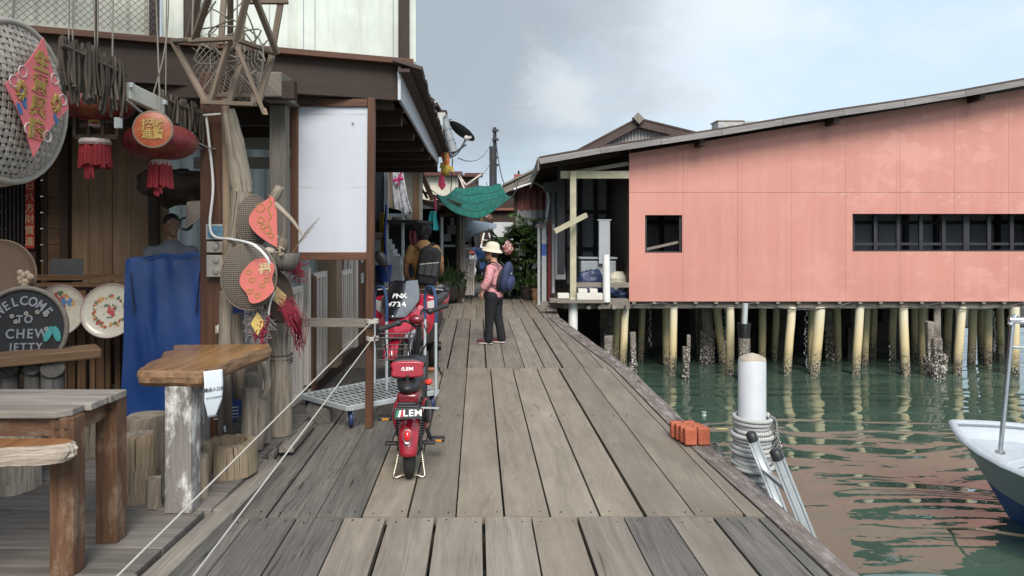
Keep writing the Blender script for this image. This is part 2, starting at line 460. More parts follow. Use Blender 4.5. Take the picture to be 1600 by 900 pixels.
# ================================================================ JETTY DECK
EDGE = [(1.2,1.84),(2.0,1.80),(3.62,1.725),(4.22,1.69),(5.77,1.575),(7.4,1.52),(9.1,1.46),(11.6,1.20),(14.4,.93),(16.9,.99),(17.2,.98),(40,.1),(60,-.8)]
def edge(d):
    for (a, xa), (b, xb) in zip(EDGE, EDGE[1:]):
        if a <= d <= b: return xa + (xb-xa)*(d-a)/(b-a)
    return EDGE[-1][1]
SK = -0.047
rows = [(1.0, 4.36, .272, .03), (4.375, 9.08, .285, .06), (9.095, 14.3, .243, .11), (14.315, 16.9, .27, .02),
        (16.92, 20.4, .24, .05), (20.42, 24.2, .26, .12), (24.22, 28.5, .25, .0), (28.52, 33, .26, .1), (33.02, 39, .26, .07), (39.02, 47, .27, .02)]
deck = MB(); old = MB(); newd = MB(); nails = MB(); kerb = MB()
BEAMW = .235
def board(m, x0, x1, d0, d1, dz, limit=None):
    """x at d=0 reference; runs along the skewed direction, clipped by the kerb beam"""
    n = max(1, int((d1-d0)/.8))
    ds = [d0 + (d1-d0)*i/n for i in range(n+1)]
    top = []; 
    ou, ov = R.uniform(0, 40), R.uniform(0, 40)
    tilt = R.uniform(-.003, .003); L = []
    for d in ds:
        lim = edge(d) - BEAMW*min(1, .5+d*.04) - .012 if limit else 99
        a = x0 + SK*d; b = min(x1 + SK*d, lim)
        L.append((a, max(b, a+.001), d))
    vs = []; fs = []; uvs = []
    for a, b, d in L:
        cup = R.uniform(-.002, .002)
        vs += [V((a, d, dz+tilt)), V((b, d, dz-tilt)), V((b, d, dz-.05)), V((a, d, dz-.05))]
    for i in range(n):
        o = i*4; u0, u1 = ds[i]+ou, ds[i+1]+ou; wd = x1-x0
        for (j, k, va, vb) in ((0,1,0,wd),(1,2,wd,wd+.05),(2,3,wd+.05,0),(3,0,-.05,0)):
            fs.append((o+j, o+k, o+4+k, o+4+j)); uvs.append([(u0,va+ov),(u0,vb+ov),(u1,vb+ov),(u1,va+ov)])
    fs.append((3,2,1,0)); uvs.append([(0,0)]*4)
    e = n*4; fs.append((e,e+1,e+2,e+3)); uvs.append([(0,0)]*4)
    if L[0][1]-L[0][0] < .02 and L[-1][1]-L[-1][0] < .02: return
    m.add(vs, fs, uvs)
for ri, (d0, d1, wd, off) in enumerate(rows):
    x = -3.1 + off if ri > 3 else -2.45 + off
    while x < 2.6:
        ww = wd + R.uniform(-.012, .012)
        gap = R.choice([.010, .014, .019, .025])
        xm = x + ww/2 + SK*(d0+d1)/2
        if x + SK*d0 < edge(d0) or x + SK*d1 < edge(d1):
            leftold = xm < -1.0 and d0 < 9
            e0 = d0 + (R.uniform(-.05, .12) if ri in (1,) and xm > 1.0 else R.uniform(-.004, .004))
            board(old if (leftold or (ri != 1 and R.random() < .06) or (ri == 0 and xm > .5 and R.random() < .45)) else newd if (ri == 1 and R.random() < .93) or R.random() < .12 else deck, x, x+ww-gap, max(d0, e0), d1 + R.uniform(-.004,.004), R.uniform(-.004, .004) - (.004 if leftold else 0), True)
            for q in (d0+.06, d1-.06) + (((d0+d1)/2, (d0+d1)/2 + .03) if d0 < 9 else ()):
                if q > 13: continue
                for s in (.2, .8):
                    nx = x + ww*s + SK*q + R.uniform(-.012,.012)
                    if nx < edge(q) - BEAMW - .03:
                        nails.lathe([(.0001, .0052), (.0048, .0052), (.0052, -.001)], 7, Matrix.Translation((nx, q + R.uniform(-.02,.02), 0)))
        x += ww
for i, (a, b) in enumerate([(1.0, 4.20), (4.215, 9.1), (9.115, 14.4), (14.41, 17.1), (17.11, 24), (24.01, 47)]):
    n = max(3, int((b-a)/.35)); ou = R.uniform(0, 40); ov = R.uniform(0, 40)
    vs = []; fs = []; uvs = []
    for k in range(n+1):
        d = a + (b-a)*k/n; e = edge(d); wv = BEAMW*min(1, .5+d*.04) if d < 5 else BEAMW*max(.55, 1-(d-5)*.045)
        wv = BEAMW*min(1, .5+d*.04)
        j = R.uniform(-.007, .007)
        r_ = R.uniform(.012, .024)
        vs += [V((e-wv, d, .006)), V((e-r_+j, d, .010+R.uniform(-.002,.003))), V((e+j, d, .010-r_)), V((e+j, d, -.16)), V((e-wv, d, -.16))]
    for k in range(n):
        o = k*5; u0 = a+(b-a)*k/n+ou; u1 = a+(b-a)*(k+1)/n+ou
        for q, (p0, p1) in enumerate(((0,1),(1,2),(2,3),(3,4),(4,0))):
            va = [0,.22,.245,.40,.62][q]+ov; vb = [.22,.245,.40,.62,.8][q]+ov
            fs.append((o+p0,o+p1,o+5+p1,o+5+p0)); uvs.append([(u0,va),(u0,vb),(u1,vb),(u1,va)])
    fs.append((4,3,2,1,0)); uvs.append([(0,0)]*5); e = n*5; fs.append(tuple(e+q for q in range(5))); uvs.append([(0,0)]*5)
    kerb.add(vs, fs, uvs)
W_edge = wood('weathered beam wood', (.068,.052,.046), (.255,.212,.19), .9, 1.0, 1.3, .2, 1.3, blotch=(.46,.43,.40), blotchamt=.45)
# joists beneath
sub = MB()
for k in range(46):
    d = 1.2 + k; 
    sub.box(((edge(d)-2.9)/2, d, -.13), (edge(d)+2.6, .12, .15))
for xx in (-2.3, -.6, 1.0):
    sub.box((xx-.5, 22, -.29), (.16, 50, .16))
deck.struct('jetty_deck', W_deck)
# old boards and the kerb beam share the deck surface but are their own worn timber
newd.struct('jetty_deck_newer_boards', W_decknew); old.struct('jetty_deck_old_boards', W_decko); kerb.struct('jetty_deck_kerb_beam', W_edge)
nails.struct('jetty_deck_nails', paint('rusty nail', (.05,.03,.02), .7, .3, 40))
sub.struct('jetty_deck_joists', W_dark)
pile_g = 'concrete piles under the jetty'
mb = MB()
for d in (2.2, 4.9, 7.6, 10.4, 13.2, 16, 20, 25, 31):
    mb.tube([(edge(d)-.28, d, -3.0), (edge(d)-.28, d, -.21)], .11, 10)
    mb.tube([(edge(d)-1.9, d, -3.0), (edge(d)-1.9, d, -.37)], .11, 10)
mb.struct('jetty_deck_piles', paint('pile concrete', (.22,.20,.17), .85, .3, 6, 0, .4))
# added mud-coloured sheet, darkens the view of bright water between the piles
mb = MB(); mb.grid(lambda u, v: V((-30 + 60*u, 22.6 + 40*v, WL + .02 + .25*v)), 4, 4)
mb.struct('dark_mud_sheet', paint('mud', (.03,.028,.022), .9, .3, 1))

# ================================================================ PINK HOUSE ON PILES
t = NT('pink painted sheet')
co = t.coord(); ps = t.pos(); sx, sy, sz = t.sep(ps)
n1 = t.noise(ps, .55, 6, .6); n2 = t.noise(ps, 5, 6, .65)
st = t.noise(t.mapping(ps, (5.5, 1, .28)), 1, 7, .7)
st2 = t.noise(t.mapping(ps, (2.2, 1, .5), (4, 0, 2)), 1, 5, .6)
col = t.ramp(n1, [(.3, (.485, .212, .170)), (.7, (.55, .25, .202))])
col = t.mix(t.ramp(st, [(.46, 0), (.70, .40)]), col, (.60, .305, .255))
col = t.mix(t.ramp(st2, [(.55, 0), (.8, .35)]), col, (.48, .185, .155))
col = t.mix(t.ramp(n2, [(.55, 0), (.8, .16)]), col, (.74, .38, .33))
pat = t.math('MULTIPLY', t.ramp(t.noise(t.mapping(ps,(1,1,1.6),(2,0,5)), 1.3, 6, .65), [(.53,0),(.60,.34)]), t.ramp(t.math('MULTIPLY', sx, .1), [(.50,.15),(.80,1)]))
col = t.mix(pat, col, (.66,.36,.31))
run = t.math('MULTIPLY', t.ramp(t.noise(t.mapping(ps,(11,1,.22),(7,0,1)), 1, 4, .6), [(.66,0),(.76,.45)]), t.ramp(sz, [(0,.1),(1,1)]))
col = t.mix(run, col, (.33,.15,.11))
# worn bare patches along the sheet lap
flake = t.math('MULTIPLY', t.ramp(t.noise(t.mapping(ps, (2.5, 1, 9)), 3, 6, .7), [(.60, 0), (.63, 1)]),
        t.math('MULTIPLY', t.ramp(t.math('ABSOLUTE', t.math('SUBTRACT', sz, 2.40)), [(.045, 1), (.07, 0)]), t.ramp(t.math('MULTIPLY', sx, .1), [(.62, 0), (.68, 1)])))
col = t.mix(flake, col, (.72, .62, .58))
lap = t.ramp(t.math('ABSOLUTE', t.math('SUBTRACT', sz, .55)), [(.0, .25), (.3, 0)])
col = t.mix(t.math('MULTIPLY', lap, n2), col, (.40, .17, .14))
t.base(col); t.set(rough=.55, spec=.4)
t.bump(t.math('ADD', n2, t.math('MULTIPLY', n1, 3)), .08, .01)
PINK = t.m
W_fas = wood('pale grey fascia wood', (.13,.122,.12), (.33,.31,.30), .8, 1.0, .8, .2, .4)
D = 15.0
house = T('pink_house', 'long salmon pink house raised on piles over the water', 'house', (6.5, 17, WL))
XL = X(983, D); XR = 12.2; ZB = Z(471, D)
def ztop(x): return Z(240, D) + (x - XL) * ((240-139)*D/F) / ((1600-983)*D/F)   # wall top follows the roof slope
# windows: rectangles in x,z
win = [(X(1008, D), X(1066, D), Z(395, D), Z(336, D)), (X(1332, D), 11.5, Z(393, D), Z(334, D))]
xs = [XL, win[0][0], win[0][1], win[1][0], win[1][1], XR]
mb = MB()
TH = .04
def wallpoly(x0, x1, z0, z1):
    mb.prism([(x0, z0), (x1, z0), (x1, z1(x1) if callable(z1) else z1), (x0, z1(x0) if callable(z1) else z1)], frame((0, D+TH, 0), (1,0,0), (0,0,1)), TH)
# sheets with butt joints every 1.12 m, leaving fine seams
joints = sorted(set([XL, XR] + [XL + 1.105*i for i in range(1, 9)]))
zj = Z(300.5, D)
for a, b in zip(joints, joints[1:]):
    g = .0018
    cuts = sorted(set([a, b] + [x for w_ in win for x in w_[:2] if a < x < b]))
    for u, v in zip(cuts, cuts[1:]):
        ga = g if u == a else 0; gb = g if v == b else 0
        u += ga; v -= gb
        wallpoly(u, v, zj + .003, ztop)
        hit = [w_ for w_ in win if w_[0] - .01 <= u and v <= w_[1] + .01]
        if hit:
            w_ = hit[0]; wallpoly(u, v, ZB, w_[2]); wallpoly(u, v, w_[3], zj - .003)
        else: wallpoly(u, v, ZB, zj - .003)
mb.part('front_wall', PINK, house)
# backing so the joints read as dark lines
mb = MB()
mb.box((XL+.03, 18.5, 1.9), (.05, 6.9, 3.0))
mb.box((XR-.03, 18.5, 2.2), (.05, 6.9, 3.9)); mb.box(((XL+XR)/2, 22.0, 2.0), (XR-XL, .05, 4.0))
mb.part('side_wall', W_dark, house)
# studs and grid behind windows (the far wall of the room)
dk = paint('dark frame timber', (.022,.022,.026), .7, .3, 9)
pan = paint('dim grey board', (.36,.38,.41), .8, .12, 1.3)
def gridwall(name, x0, x1, z0, z1, d, nx, nz, parent):
    mb = MB()
    mb.box(((x0+x1)/2, d+.09, (z0+z1)/2), (x1-x0, .04, z1-z0)); ob = mb.part(name, pan, parent)
    mb = MB()
    for i in range(nx+1): mb.box((x0+(x1-x0)*i/nx, d, (z0+z1)/2), (.10, .10, z1-z0))
    for i in range(nz+1): mb.box(((x0+x1)/2, d-.012, z0+(z1-z0)*i/nz), (x1-x0+.1, .08, .09))
    mb.part('stud_frame', dk, ob)
gridwall('inner_wall', X(1000,16.2), XR, Z(470,16.2), Z(285,16.2), 17.4, 13, 3, house)
gridwall('inner_wall', X(885,18.0), XL+.5, .3, 3.1, 18.6, 4, 3, house)
# window reveals
for (a, b, z0, z1) in win:
    mb = MB(); dd = D + .06
    mb.box(((a+b)/2, dd+.06, z0-.001), (b-a+.1, .12, .06)); mb.box(((a+b)/2, dd+.06, z1+.02), (b-a+.1, .12, .05))
    mb.box((a+.02, dd+.06, (z0+z1)/2), (.05, .118, z1-z0)); mb.box((b-.02, dd+.06, (z0+z1)/2), (.05, .118, z1-z0))
    wf = mb.part('window', dk, house)
    n = max(1, int((b-a)/.47)); mb = MB()
    if n > 2:
        for i in range(n+1): mb.box((a + .12 + i*.47, dd+.2, (z0+z1)/2), (.075 + (.05 if i == 5 else 0), .05, z1-z0+.1))
        mb.box(((a+b)/2, dd+.22, z0+.15), (b-a, .04, .05))
    else:
        mb.bar((a+.02, dd+.1, z0+.06), (b-.02, dd+.1, z0+.22), .05, .05)
    mb.part('window_bars', dk if n > 2 else W_grey, wf)
# floor beam and joist ends
mb = MB(); mb.box(((XL+XR)/2-.85, D+.16, ZB-.085), (XR-XL+1.9, .10, .13)); mb.box(((XL+XR)/2-.85, D+2.4, ZB-.085), (XR-XL+1.9, .10, .13)); mb.part('floor_beam', W_grey, house)
for i in range(24):
    mb = MB(); mb.box((XL + .1 + i*.42, D+.5, ZB-.05+.025), (.07, .98, .05)); mb.part('joist', W_grey, house)
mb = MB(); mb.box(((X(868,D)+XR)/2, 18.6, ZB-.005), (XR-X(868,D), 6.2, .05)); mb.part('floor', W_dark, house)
mb = MB(); mb.box(((XL+XR)/2-.6, 21.9, -.6), (XR-XL+2.2, .06, 1.75)); mb.part('shade_backing', W_dark, house)  # added dark sheet standing in for the shade under the house
# bay at the open end: post, beams
yl = paint('pale yellow timber', (.42,.39,.27), .7, .2, 6, 0, .2, (.16,.13,.09), .5)
mb = MB(); px = X(895, D); mb.box((px, D-.05, (Z(268,D)+Z(488,D))/2), (.125, .11, Z(268,D)-Z(488,D))); mb.part('post', yl, house, bevel=.006)
mb = MB(); mb.tube([(px, D-.05, -.75), (px, D-.05, Z(470,D)), (px, D-.05, Z(466,D))], .095, 14); mb.part('pipe_sleeve', white_p, house, smooth=40)
mb = MB(); mb.box(((px+XL)/2-.1, D+.03, Z(273,D)), (XL-px+.3, .05, .155)); mb.part('beam', yl, house, bevel=.005)
mb = MB(); mb.bar((px-.05, D+.09, Z(270,D)), (XL, D+.09, Z(255,D)), .06, .08); mb.part('brace', W_grey, house)
mb = MB(); mb.box((px-.18, 15.9, 2.05), (.16, .14, 2.6)); mb.box((px-.38, 15.9, Z(293,15.9)), (.35, .12, .2)); mb.part('post', dk, house)
mb = MB(); mb.box(((px+XL)/2, D+.02, Z(459,D)+.18), (XL-px, .05, .10)); mb.part('rail', W_grey, house)
mb = MB(); mb.bar((X(866,D-.6), D-.6, Z(362,D-.6)), (X(916,D-.2), D-.2, Z(336,D-.2)), .07, .09); mb.part('loose_batten', yl, house)
mb = MB()
mb.box(((X(880,D)+XL)/2, D-.02, ZB-.07), (XL-X(880,D), .10, .14)); mb.box(((X(880,D)+XL)/2, D+.3, ZB+.02), (XL-X(880,D), .5, .05)); mb.part('sill_beam', W_grey, house)
for q in (918, 935, 957, 978):
    mb = MB(); mb.tube([(X(q,D), D-.25, Z(478,D)), (X(q,D), D+.6, Z(475,D))], .045, 8); mb.part('joist', W_grey, house)
# roof
def zroof(x): return ztop(x) + .115
xe = X(843, D-.5)
def roofsheet(x0, x1, d0, d1, th):
    return [V((x0, d0, zroof(x0))), V((x1, d0, zroof(x1)))]
mb = MB()
n = 60
def rf(u, v):
    x = xe + (XR + .3 - xe)*u; d = D - .5 + 8.0*v
    sagz = .018*math.sin(u*6+1) + .012*math.sin(u*17+v*5)
    return V((x, d, zroof(x) + .05 + sagz))
mb.grid(rf, 50, 12); roof = mb.part('roof', paint('brown roof sheet', (.075,.05,.042), .8, .3, 2, 0, .2), house, solid=.03)
mb = MB()
for a in range(10):
    u0, u1 = a/10, (a+1)/10 - .0006
    A, B = rf(u0, 0), rf(u1, 0); A.y -= .035; B.y -= .035; A.z -= .085; B.z -= .085
    mb.bar(A, B, .03, .115)
mb.part('fascia', W_fas, house)
mb = MB(); A = rf(0,0); B = rf(0,1); mb.bar(A+V((-.02,0,-.13)), B+V((-.02,0,-.13)), .03, .26); mb.part('eave_board', W_grey, house)
mb = MB(); 
def rs(u, v): q = rf(u, v); q.z -= .05; q.y = min(max(q.y, D-.45), 22); return q
for v in (.12,.3,.5,.7,.9): mb.bar(rf(0.003,v)+V((0,0,-.1)), rf(.3,v)+V((0,0,-.1)), .06, .14)
mb.part('rafter', W_dark, house)
for pxx in (1093, 1299, 1524):
    mb = MB(); x = X(pxx, D-.2); mb.box((x, D-.22, zroof(x)-.12-.04), (.11, .42, .13)); mb.part('purlin_end', W_dark, house, bevel=.006)

# piles: pale sleeved ones, barnacled below
t = NT('pile sleeve'); ps = t.pos(); sx, sy, sz = t.sep(ps)
hz = t.math('ADD', sz, t.math('MULTIPLY', t.noise(ps, 3, 3), .35))
zz = t.math('DIVIDE', t.math('ADD', hz, 1.3), 2.0)
col = t.ramp(zz, [(.0, (.11,.10,.08)), (.28, (.40,.32,.18)), (.42, (.62,.49,.26)), (.60, (.66,.56,.35)), (.85, (.66,.62,.49))])
col = t.mix(t.ramp(t.noise(t.mapping(ps, (4,4,.8)), 2, 5, .6), [(.4, .0), (.75, .28)]), col, (.40,.34,.25))
vd = t.voro(ps, 34)
thr = t.ramp(zz, [(.10, .62), (.30, .36), (.46, .0)])
spot = t.math('LESS_THAN', vd, thr)
vr = t.voro(ps, 34, 'F1', 'Color')
bcol = t.ramp(t.sep(vr)[0], [(0, (.012,.011,.010)), (.62, (.05,.045,.04)), (.8, (.32,.30,.27)), (1, (.55,.52,.47))], 'CONSTANT')
col = t.mix(spot, col, bcol)
t.base(col); t.set(rough=.65); t.bump(t.math('SUBTRACT', 1.0, t.math('MULTIPLY', spot, vd)), .8, .02)
PILE = t.m
t = NT('barnacled concrete'); ps = t.pos(); sx, sy, sz = t.sep(ps)
zz = t.math('DIVIDE', t.math('ADD', t.math('ADD', sz, t.math('MULTIPLY', t.noise(ps, 4, 3), .5)), 1.3), 2.0)
col = t.ramp(t.noise(ps, 5, 7, .7), [(.3, (.085,.07,.058)), (.7, (.30,.26,.22))])
vr = t.voro(ps, 30, 'F1', 'Color'); vd = t.voro(ps, 30)
spot = t.math('LESS_THAN', vd, t.ramp(zz, [(.1, .7), (.45, .45), (.62, .0)]))
col = t.mix(spot, col, t.ramp(t.sep(vr)[1], [(0, (.015,.014,.012)), (.55, (.08,.07,.06)), (.72, (.38,.35,.31)), (.9, (.6,.57,.52))], 'CONSTANT'))
t.base(col); t.set(rough=.85); t.bump(t.math('ADD', t.noise(ps, 25, 5), t.math('MULTIPLY', spot, t.math('SUBTRACT', 1.0, vd))), 1.0, .025)
BARN = t.m
DCONC = paint('shade dark concrete', (.085,.075,.065), .9, .5, 4, 0, .5, (.02,.018,.016), .7)  # under-floor shade put into the colour of the deeper columns
piles = [(977,973,15.15,.075),(966,962,16.3,.075),(1041,1041,16.2,.085),(1053,1051,15.15,.078),(1119,1128,16.4,.09),(1141,1140,15.15,.08),(1192,1191,16.3,.08),
         (1237,1230,15.15,.085),(1281,1275,15.12,.105),(1270,1268,15.9,.09),(1344,1338,15.15,.085),(1355,1353,16.1,.075),(1366,1364,17.2,.08),(1411,1413,15.15,.088),(1441,1440,16.2,.085),
         (1503,1497,15.15,.085),(1521,1520,16.3,.085),(1533,1532,17.3,.085),(1544,1543,16.2,.085),(1585,1586,15.12,.092),(1004,1002,16.8,.075),(1092,1094,17.0,.08),(1163,1160,16.9,.08),(1214,1211,16.9,.075),(1308,1310,16.8,.08),(1327,1325,17.6,.075),(1396,1393,17.0,.08),(1428,1430,17.3,.075),(1483,1480,16.9,.08),(1562,1565,16.8,.08),(1650,1648,15.15,.085),(1720,1722,15.15,.085)]
for a, b, d, r in piles:
    mb = MB()
    T0 = V((X(a, d), d, ZB-.12)); B0 = V((X(b, d) + (X(b,d)-X(a,d))*.8, d + R.uniform(-.1,.1), -2.5))
    B0.x = X(a,d) + (X(b,d)-X(a,d))*2.2
    pts = [B0.lerp(T0, i/8) + V((R.uniform(-.006,.006), 0, 0)) for i in range(9)]
    mb.tube(pts, [r*(1.06 if i < 4 else 1) for i in range(9)], 14)
    mb.part('pile', PILE, house, smooth=50)
# old concrete columns under the floor, deeper ones coloured darker for shade
for q, d, w_ in [(952,17,.32),(990,17.4,.30),(1010,18.5,.2),(1025,19,.3),(1080,18.5,.16),(1102,16.6,.28),(1160,17.4,.22),(1172,18.6,.2),(1215,17.6,.3),(1300,17,.3),(1318,18.6,.3),(1330,17.2,.22),(1382,18,.34),(1425,17.5,.26),(1462,18.2,.22),(1560,18,.3),(1575,17.2,.2),(1250,19,.3),(1480,19,.3),(1130,19.2,.3)]:
    mb = MB(); zt = ZB-.1
    for zz0, zz1, ww in ((-2.4, -.55, w_*1.12), (-.55, .05, w_), (.05, zt, w_*.7)):
        mb.box((X(q,d), d, (zz0+zz1)/2), (ww, ww, zz1-zz0), Euler((0,R.uniform(-.02,.02),R.uniform(-.4,.4))), .015)
    mb.part('pillar', BARN if d < 17.1 else DCONC, house)
# free standing broken piles in front
def stump(pieces, label, group=None):
    mb = MB()
    for q, d, w_, z1 in pieces:
        for k in range(3):
            z0_, z1_ = -2.3 + (z1+2.3)*k/3, -2.3 + (z1+2.3)*(k+1)/3
            mb.box((X(q,d)+R.uniform(-.01,.01), d, (z0_+z1_)/2), (w_*(1.1-.08*k), w_*(1.1-.08*k), z1_-z0_), Euler((0, R.uniform(-.03,.03), R.uniform(-.3,.3))), .02)
    return mb.thing('broken_pile', label, 'broken pile', BARN, 'broken concrete piles in the water', bevel=.02)
stump([(950,14.6,.16,Z(525,14.6))], 'short broken concrete pile nearest the jetty, under the open bay')
stump([(989,14.7,.13,Z(520,14.7)),(989,14.75,.16,-.95)], 'broken concrete pile with a chipped top beside the first pale pile')
stump([(1071,14.7,.13,Z(541,14.7)),(1075.5,14.72,.07,Z(523,14.7))], 'thin stepped concrete stub standing alone in dark water')
stump([(1452,15.0,.15,Z(503,15)),(1461,14.95,.22,Z(527,15)),(1472,14.9,.17,Z(552,15)),(1463,15.2,.12,Z(480,15)),(1460,14.9,.30,-1.0)], 'ragged cluster of barnacled concrete columns between two pale piles', )
# pole with a black bucket collar on concrete
q = T('bucket_post', 'grey pole through a black bucket on a concrete stump', 'post', (X(1163,14.6), 14.6, -2))
mb = MB(); x = X(1163,14.6); mb.tube([(x,14.6,Z(508,14.6)),(x+.02,14.6,Z(474,14.6))], .055, 10); mb.part('pole', galv, q, smooth=40)
mb = MB(); mb.lathe([(.001,Z(530,14.6)),(.105,Z(530,14.6)),(.125,Z(508,14.6)),(.132,Z(507,14.6)),(.132,Z(505,14.6)),(.10,Z(506,14.6))], 18, Matrix.Translation((x,14.6,0))); mb.part('bucket', black_p, q, smooth=40)
mb = MB(); mb.tube([(x,14.6,-2.2),(x,14.6,Z(528,14.6))], .115, 12); mb.part('stump', BARN, q)
# cables and string of shells under the floor
mb = MB()
for a, b, s in ((905,1040,.05),(1030,1180,.10),(1180,1330,.14),(1330,1470,.1),(1440,1600,.13)):
    mb.tube(sag((X(a,D), D+.02, ZB-.03), (X(b,D), D+.02, ZB-.03), s, 10), .012, 5)
mb.thing('sagging_cable', 'black cable sagging in loops under the pink house floor', 'cable', black_p)
for k, (q, d, z0, z1, lab) in enumerate([(1259,15.6,-1.2,.1,'under the thickest pale pile'),(1392,16.5,-1.2,.1,'left of the centre pile'),(1554,16.5,-1,-.1,'beside the last pale piles'),(1134,16.2,-.9,.1,'beside the leaning pile'),(1016,16.5,-.9,.1,'left of the paired piles')]):
    mb = MB()
    for i in range(26):
        z = z0+(z1-z0)*i/26; mb.ell((X(q,d)+R.uniform(-.03,.03), d, z), (R.uniform(.006,.022), .008, R.uniform(.01,.03)), None, 6, 4)
    mb.thing('shell_string', 'string of pale oyster shells hanging ' + lab, 'oyster string', paint('shell', (.6,.62,.62), .5, .3, 20), 'oyster strings under the pink house')

# things in the open bay -------------------------------------------------
mb = MB(); d = 15.6
mb.box((X(944,d), d, (Z(343,d)+Z(412,d))/2), (.235, .12, Z(343,d)-Z(412,d))); mb.box((X(944,d), d-.003, Z(344,d)), (.29, .13, .03))
mb.thing('grey_panel_box', 'tall narrow pale grey panel box standing in the bay', 'box', paint('pale grey metal', (.34,.37,.39), .5, .1, 4), bevel=.008)
mb = MB(); mb.tube([(X(948,14.9), 14.9, ZB), (X(947,14.9), 14.9, Z(398,14.9))], .075, 16)
mb.thing('white_pipe', 'white plastic pipe standing upright in the open bay', 'pipe', white_p, smooth=40)
mb = MB(); d = 15.9; mb.box((X(933,d), d, (Z(405,d)+Z(470,d))/2), (.75, .5, Z(405,d)-Z(470,d)-.05)); mb.box((X(933,d), d, Z(403,d)), (.82, .56, .04))
mb.thing('grey_tank', 'squat grey water tank behind the white pipe', 'tank', paint('tank grey', (.26,.28,.30), .6, .2, 5), bevel=.02)
navy = paint('navy tarpaulin', (.018,.032,.085), .5, .3, 6, 0, .3)
def heap(c, r, seed, s=.25):
    rr = random.Random(seed); k = [(V((rr.uniform(-1,1),rr.uniform(-1,1),rr.uniform(-1,1))).normalized(), rr.uniform(-s,s), rr.uniform(2,5)) for _ in range(9)]
    off = V((seed*1.7, seed*.9, 0))
    return lambda p: (1 + sum(a*math.sin(f*p.dot(n)*2) for n, a, f in k)*.3) * (1 - .30*abs(mnoise.noise(p*2.1+off)) + .14*mnoise.noise(p*5+off))
mb = MB(); c = (X(922,15.5),15.5,ZB+.28); mb.ell(c, (.33,.22,.36), None, 44, 26, heap(c,1,3)); mb.thing('tarp_bundle', 'crumpled navy tarp heaped against the grey tank', 'tarp', navy, smooth=70)
mb = MB(); c = (X(956,15.6),15.55,ZB+.1); mb.ell(c, (.36,.3,.13), None, 44, 22, heap(c,1,5)); mb.thing('tarp_bundle', 'flat navy tarp spread on the bay floor near the pink wall', 'tarp', navy, smooth=70)
mb = MB(); c = (X(965,15.5),15.6,ZB+.36); mb.ell(c, (.26,.2,.22), None, 36, 20, heap(c,1,8)); mb.thing('sack', 'pale cream sack slumped beside the white pipe', 'sack', paint('sack', (.50,.47,.38), .85, .15, 6, 0, .3), smooth=70)
foam = paint('foam white', (.62,.60,.54), .8, .1, 14, 0, .2, (.3,.25,.18), .4)
for (x0, x1, y0, y1, d, lab) in [(901,941,458,468,14.8,'long low white foam box at the bay edge'),(903,917,451,457,14.85,'small white foam block on the long box, left one'),(921,933,451,457,14.85,'small white foam block on the long box, right one'),(871,889,458,466,14.9,'white foam slab beside the yellow post')]:
    mb = MB(); za = Z(y1,d); zb = Z(y0,d)
    if 'block' in lab: za = Z(458,14.8)+.003; 
    mb.box(((X(x0,d)+X(x1,d))/2, d, (za+zb)/2), (X(x1,d)-X(x0,d), .2, zb-za)); mb.thing('foam_box', lab, 'foam box', foam, 'white foam boxes in the bay', bevel=.012)
# bare ledge for them
mb = MB(); mb.box((X(906,14.8), 14.83, Z(468,14.8)-.03), (.95, .35, .055)); mb.box((X(872,14.9), 14.9, Z(466,14.9)-.04), (.35,.4,.06)); mb.part('ledge', W_grey, house)
mb = MB(); mb.prism([(X(868,16.5),.6),(X(884,16.5),.6),(X(880,16.5),1.75),(X(868,16.5),1.75)], frame((0,16.55,0),(1,0,0),(0,0,1)), .03); mb.thing('leaning_board', 'grey board leaning behind the yellow bay post', 'board', pan)

# gable behind and the roof box
gb = T('grey_gable_house', 'grey house with a shallow gable rising behind the pink roof', 'house', (X(995,23), 24, 0))
d = 23; A = P(910,238,d); B = P(995,193,d); C = P(1085,215,d)
mb = MB(); mb.prism([(A.x,1.5),(C.x+3,1.5),(C.x+3, C.z-.9),(C.x, C.z),(B.x,B.z-.03),(A.x,A.z-.02)], frame((0,d+.2,0),(1,0,0),(0,0,1)), .08)
x = A.x
mb.part('wall', paint('grey sheet', (.34,.33,.32), .6, .1, 3), gb)
mb = MB()
while x < C.x+.4:
    zt = A.z + (B.z-A.z)*(x-A.x)/(B.x-A.x) if x < B.x else B.z + (C.z-B.z)*(x-B.x)/(C.x-B.x)
    mb.box((x, d+.1, (2.6+zt-.06)/2), (.05, .05, zt-.06-2.6)); x += .105
mb.part('corrugation', paint('grey sheet', (.3,.3,.3)), gb)
mb = MB()
for p, q in ((A + V((-1.5,0,-.80)), A), (A, B), (B, C), (C, C+V((2,0,-.6)))):
    mb.bar(p+V((0,-.15,0)), q+V((0,-.15,0)), .05, .24); 
    mb.bar(p+V((0,2,.14)), q+V((0,2,.14)), 4.4, .05, up=(0,0,1))
mb.part('roof', paint('brown roof sheet', (.2,.15,.12)), gb)
mb = MB(); mb.box(B+V((0,-.2,.12)), (.28,.3,.22), Euler((0,rad(45),0))); mb.part('ridge_cap', W_grey, gb)
q = T('roof_ventilator', 'pale ventilator box sitting on the pink house roof', 'ventilator', P(1137,207,18))
mb = MB(); a = P(1117,191,18); b = P(1156,212,18); mb.box(((a.x+b.x)/2, 18, (a.z+b.z)/2), (b.x-a.x, .6, a.z-b.z)); mb.box(((a.x+b.x)/2, 18, a.z), (b.x-a.x+.06, .66, .03)); mb.part('housing', paint('ventilator paint', (.42,.41,.39), .6, .2, 3), q, bevel=.01)
mb = MB(); c = P(1182,199,18.1); mb.box(c, (.75, .5, .22)); mb.part('duct', paint('duct grey', (.33,.35,.37), .5), q)
mb = MB()
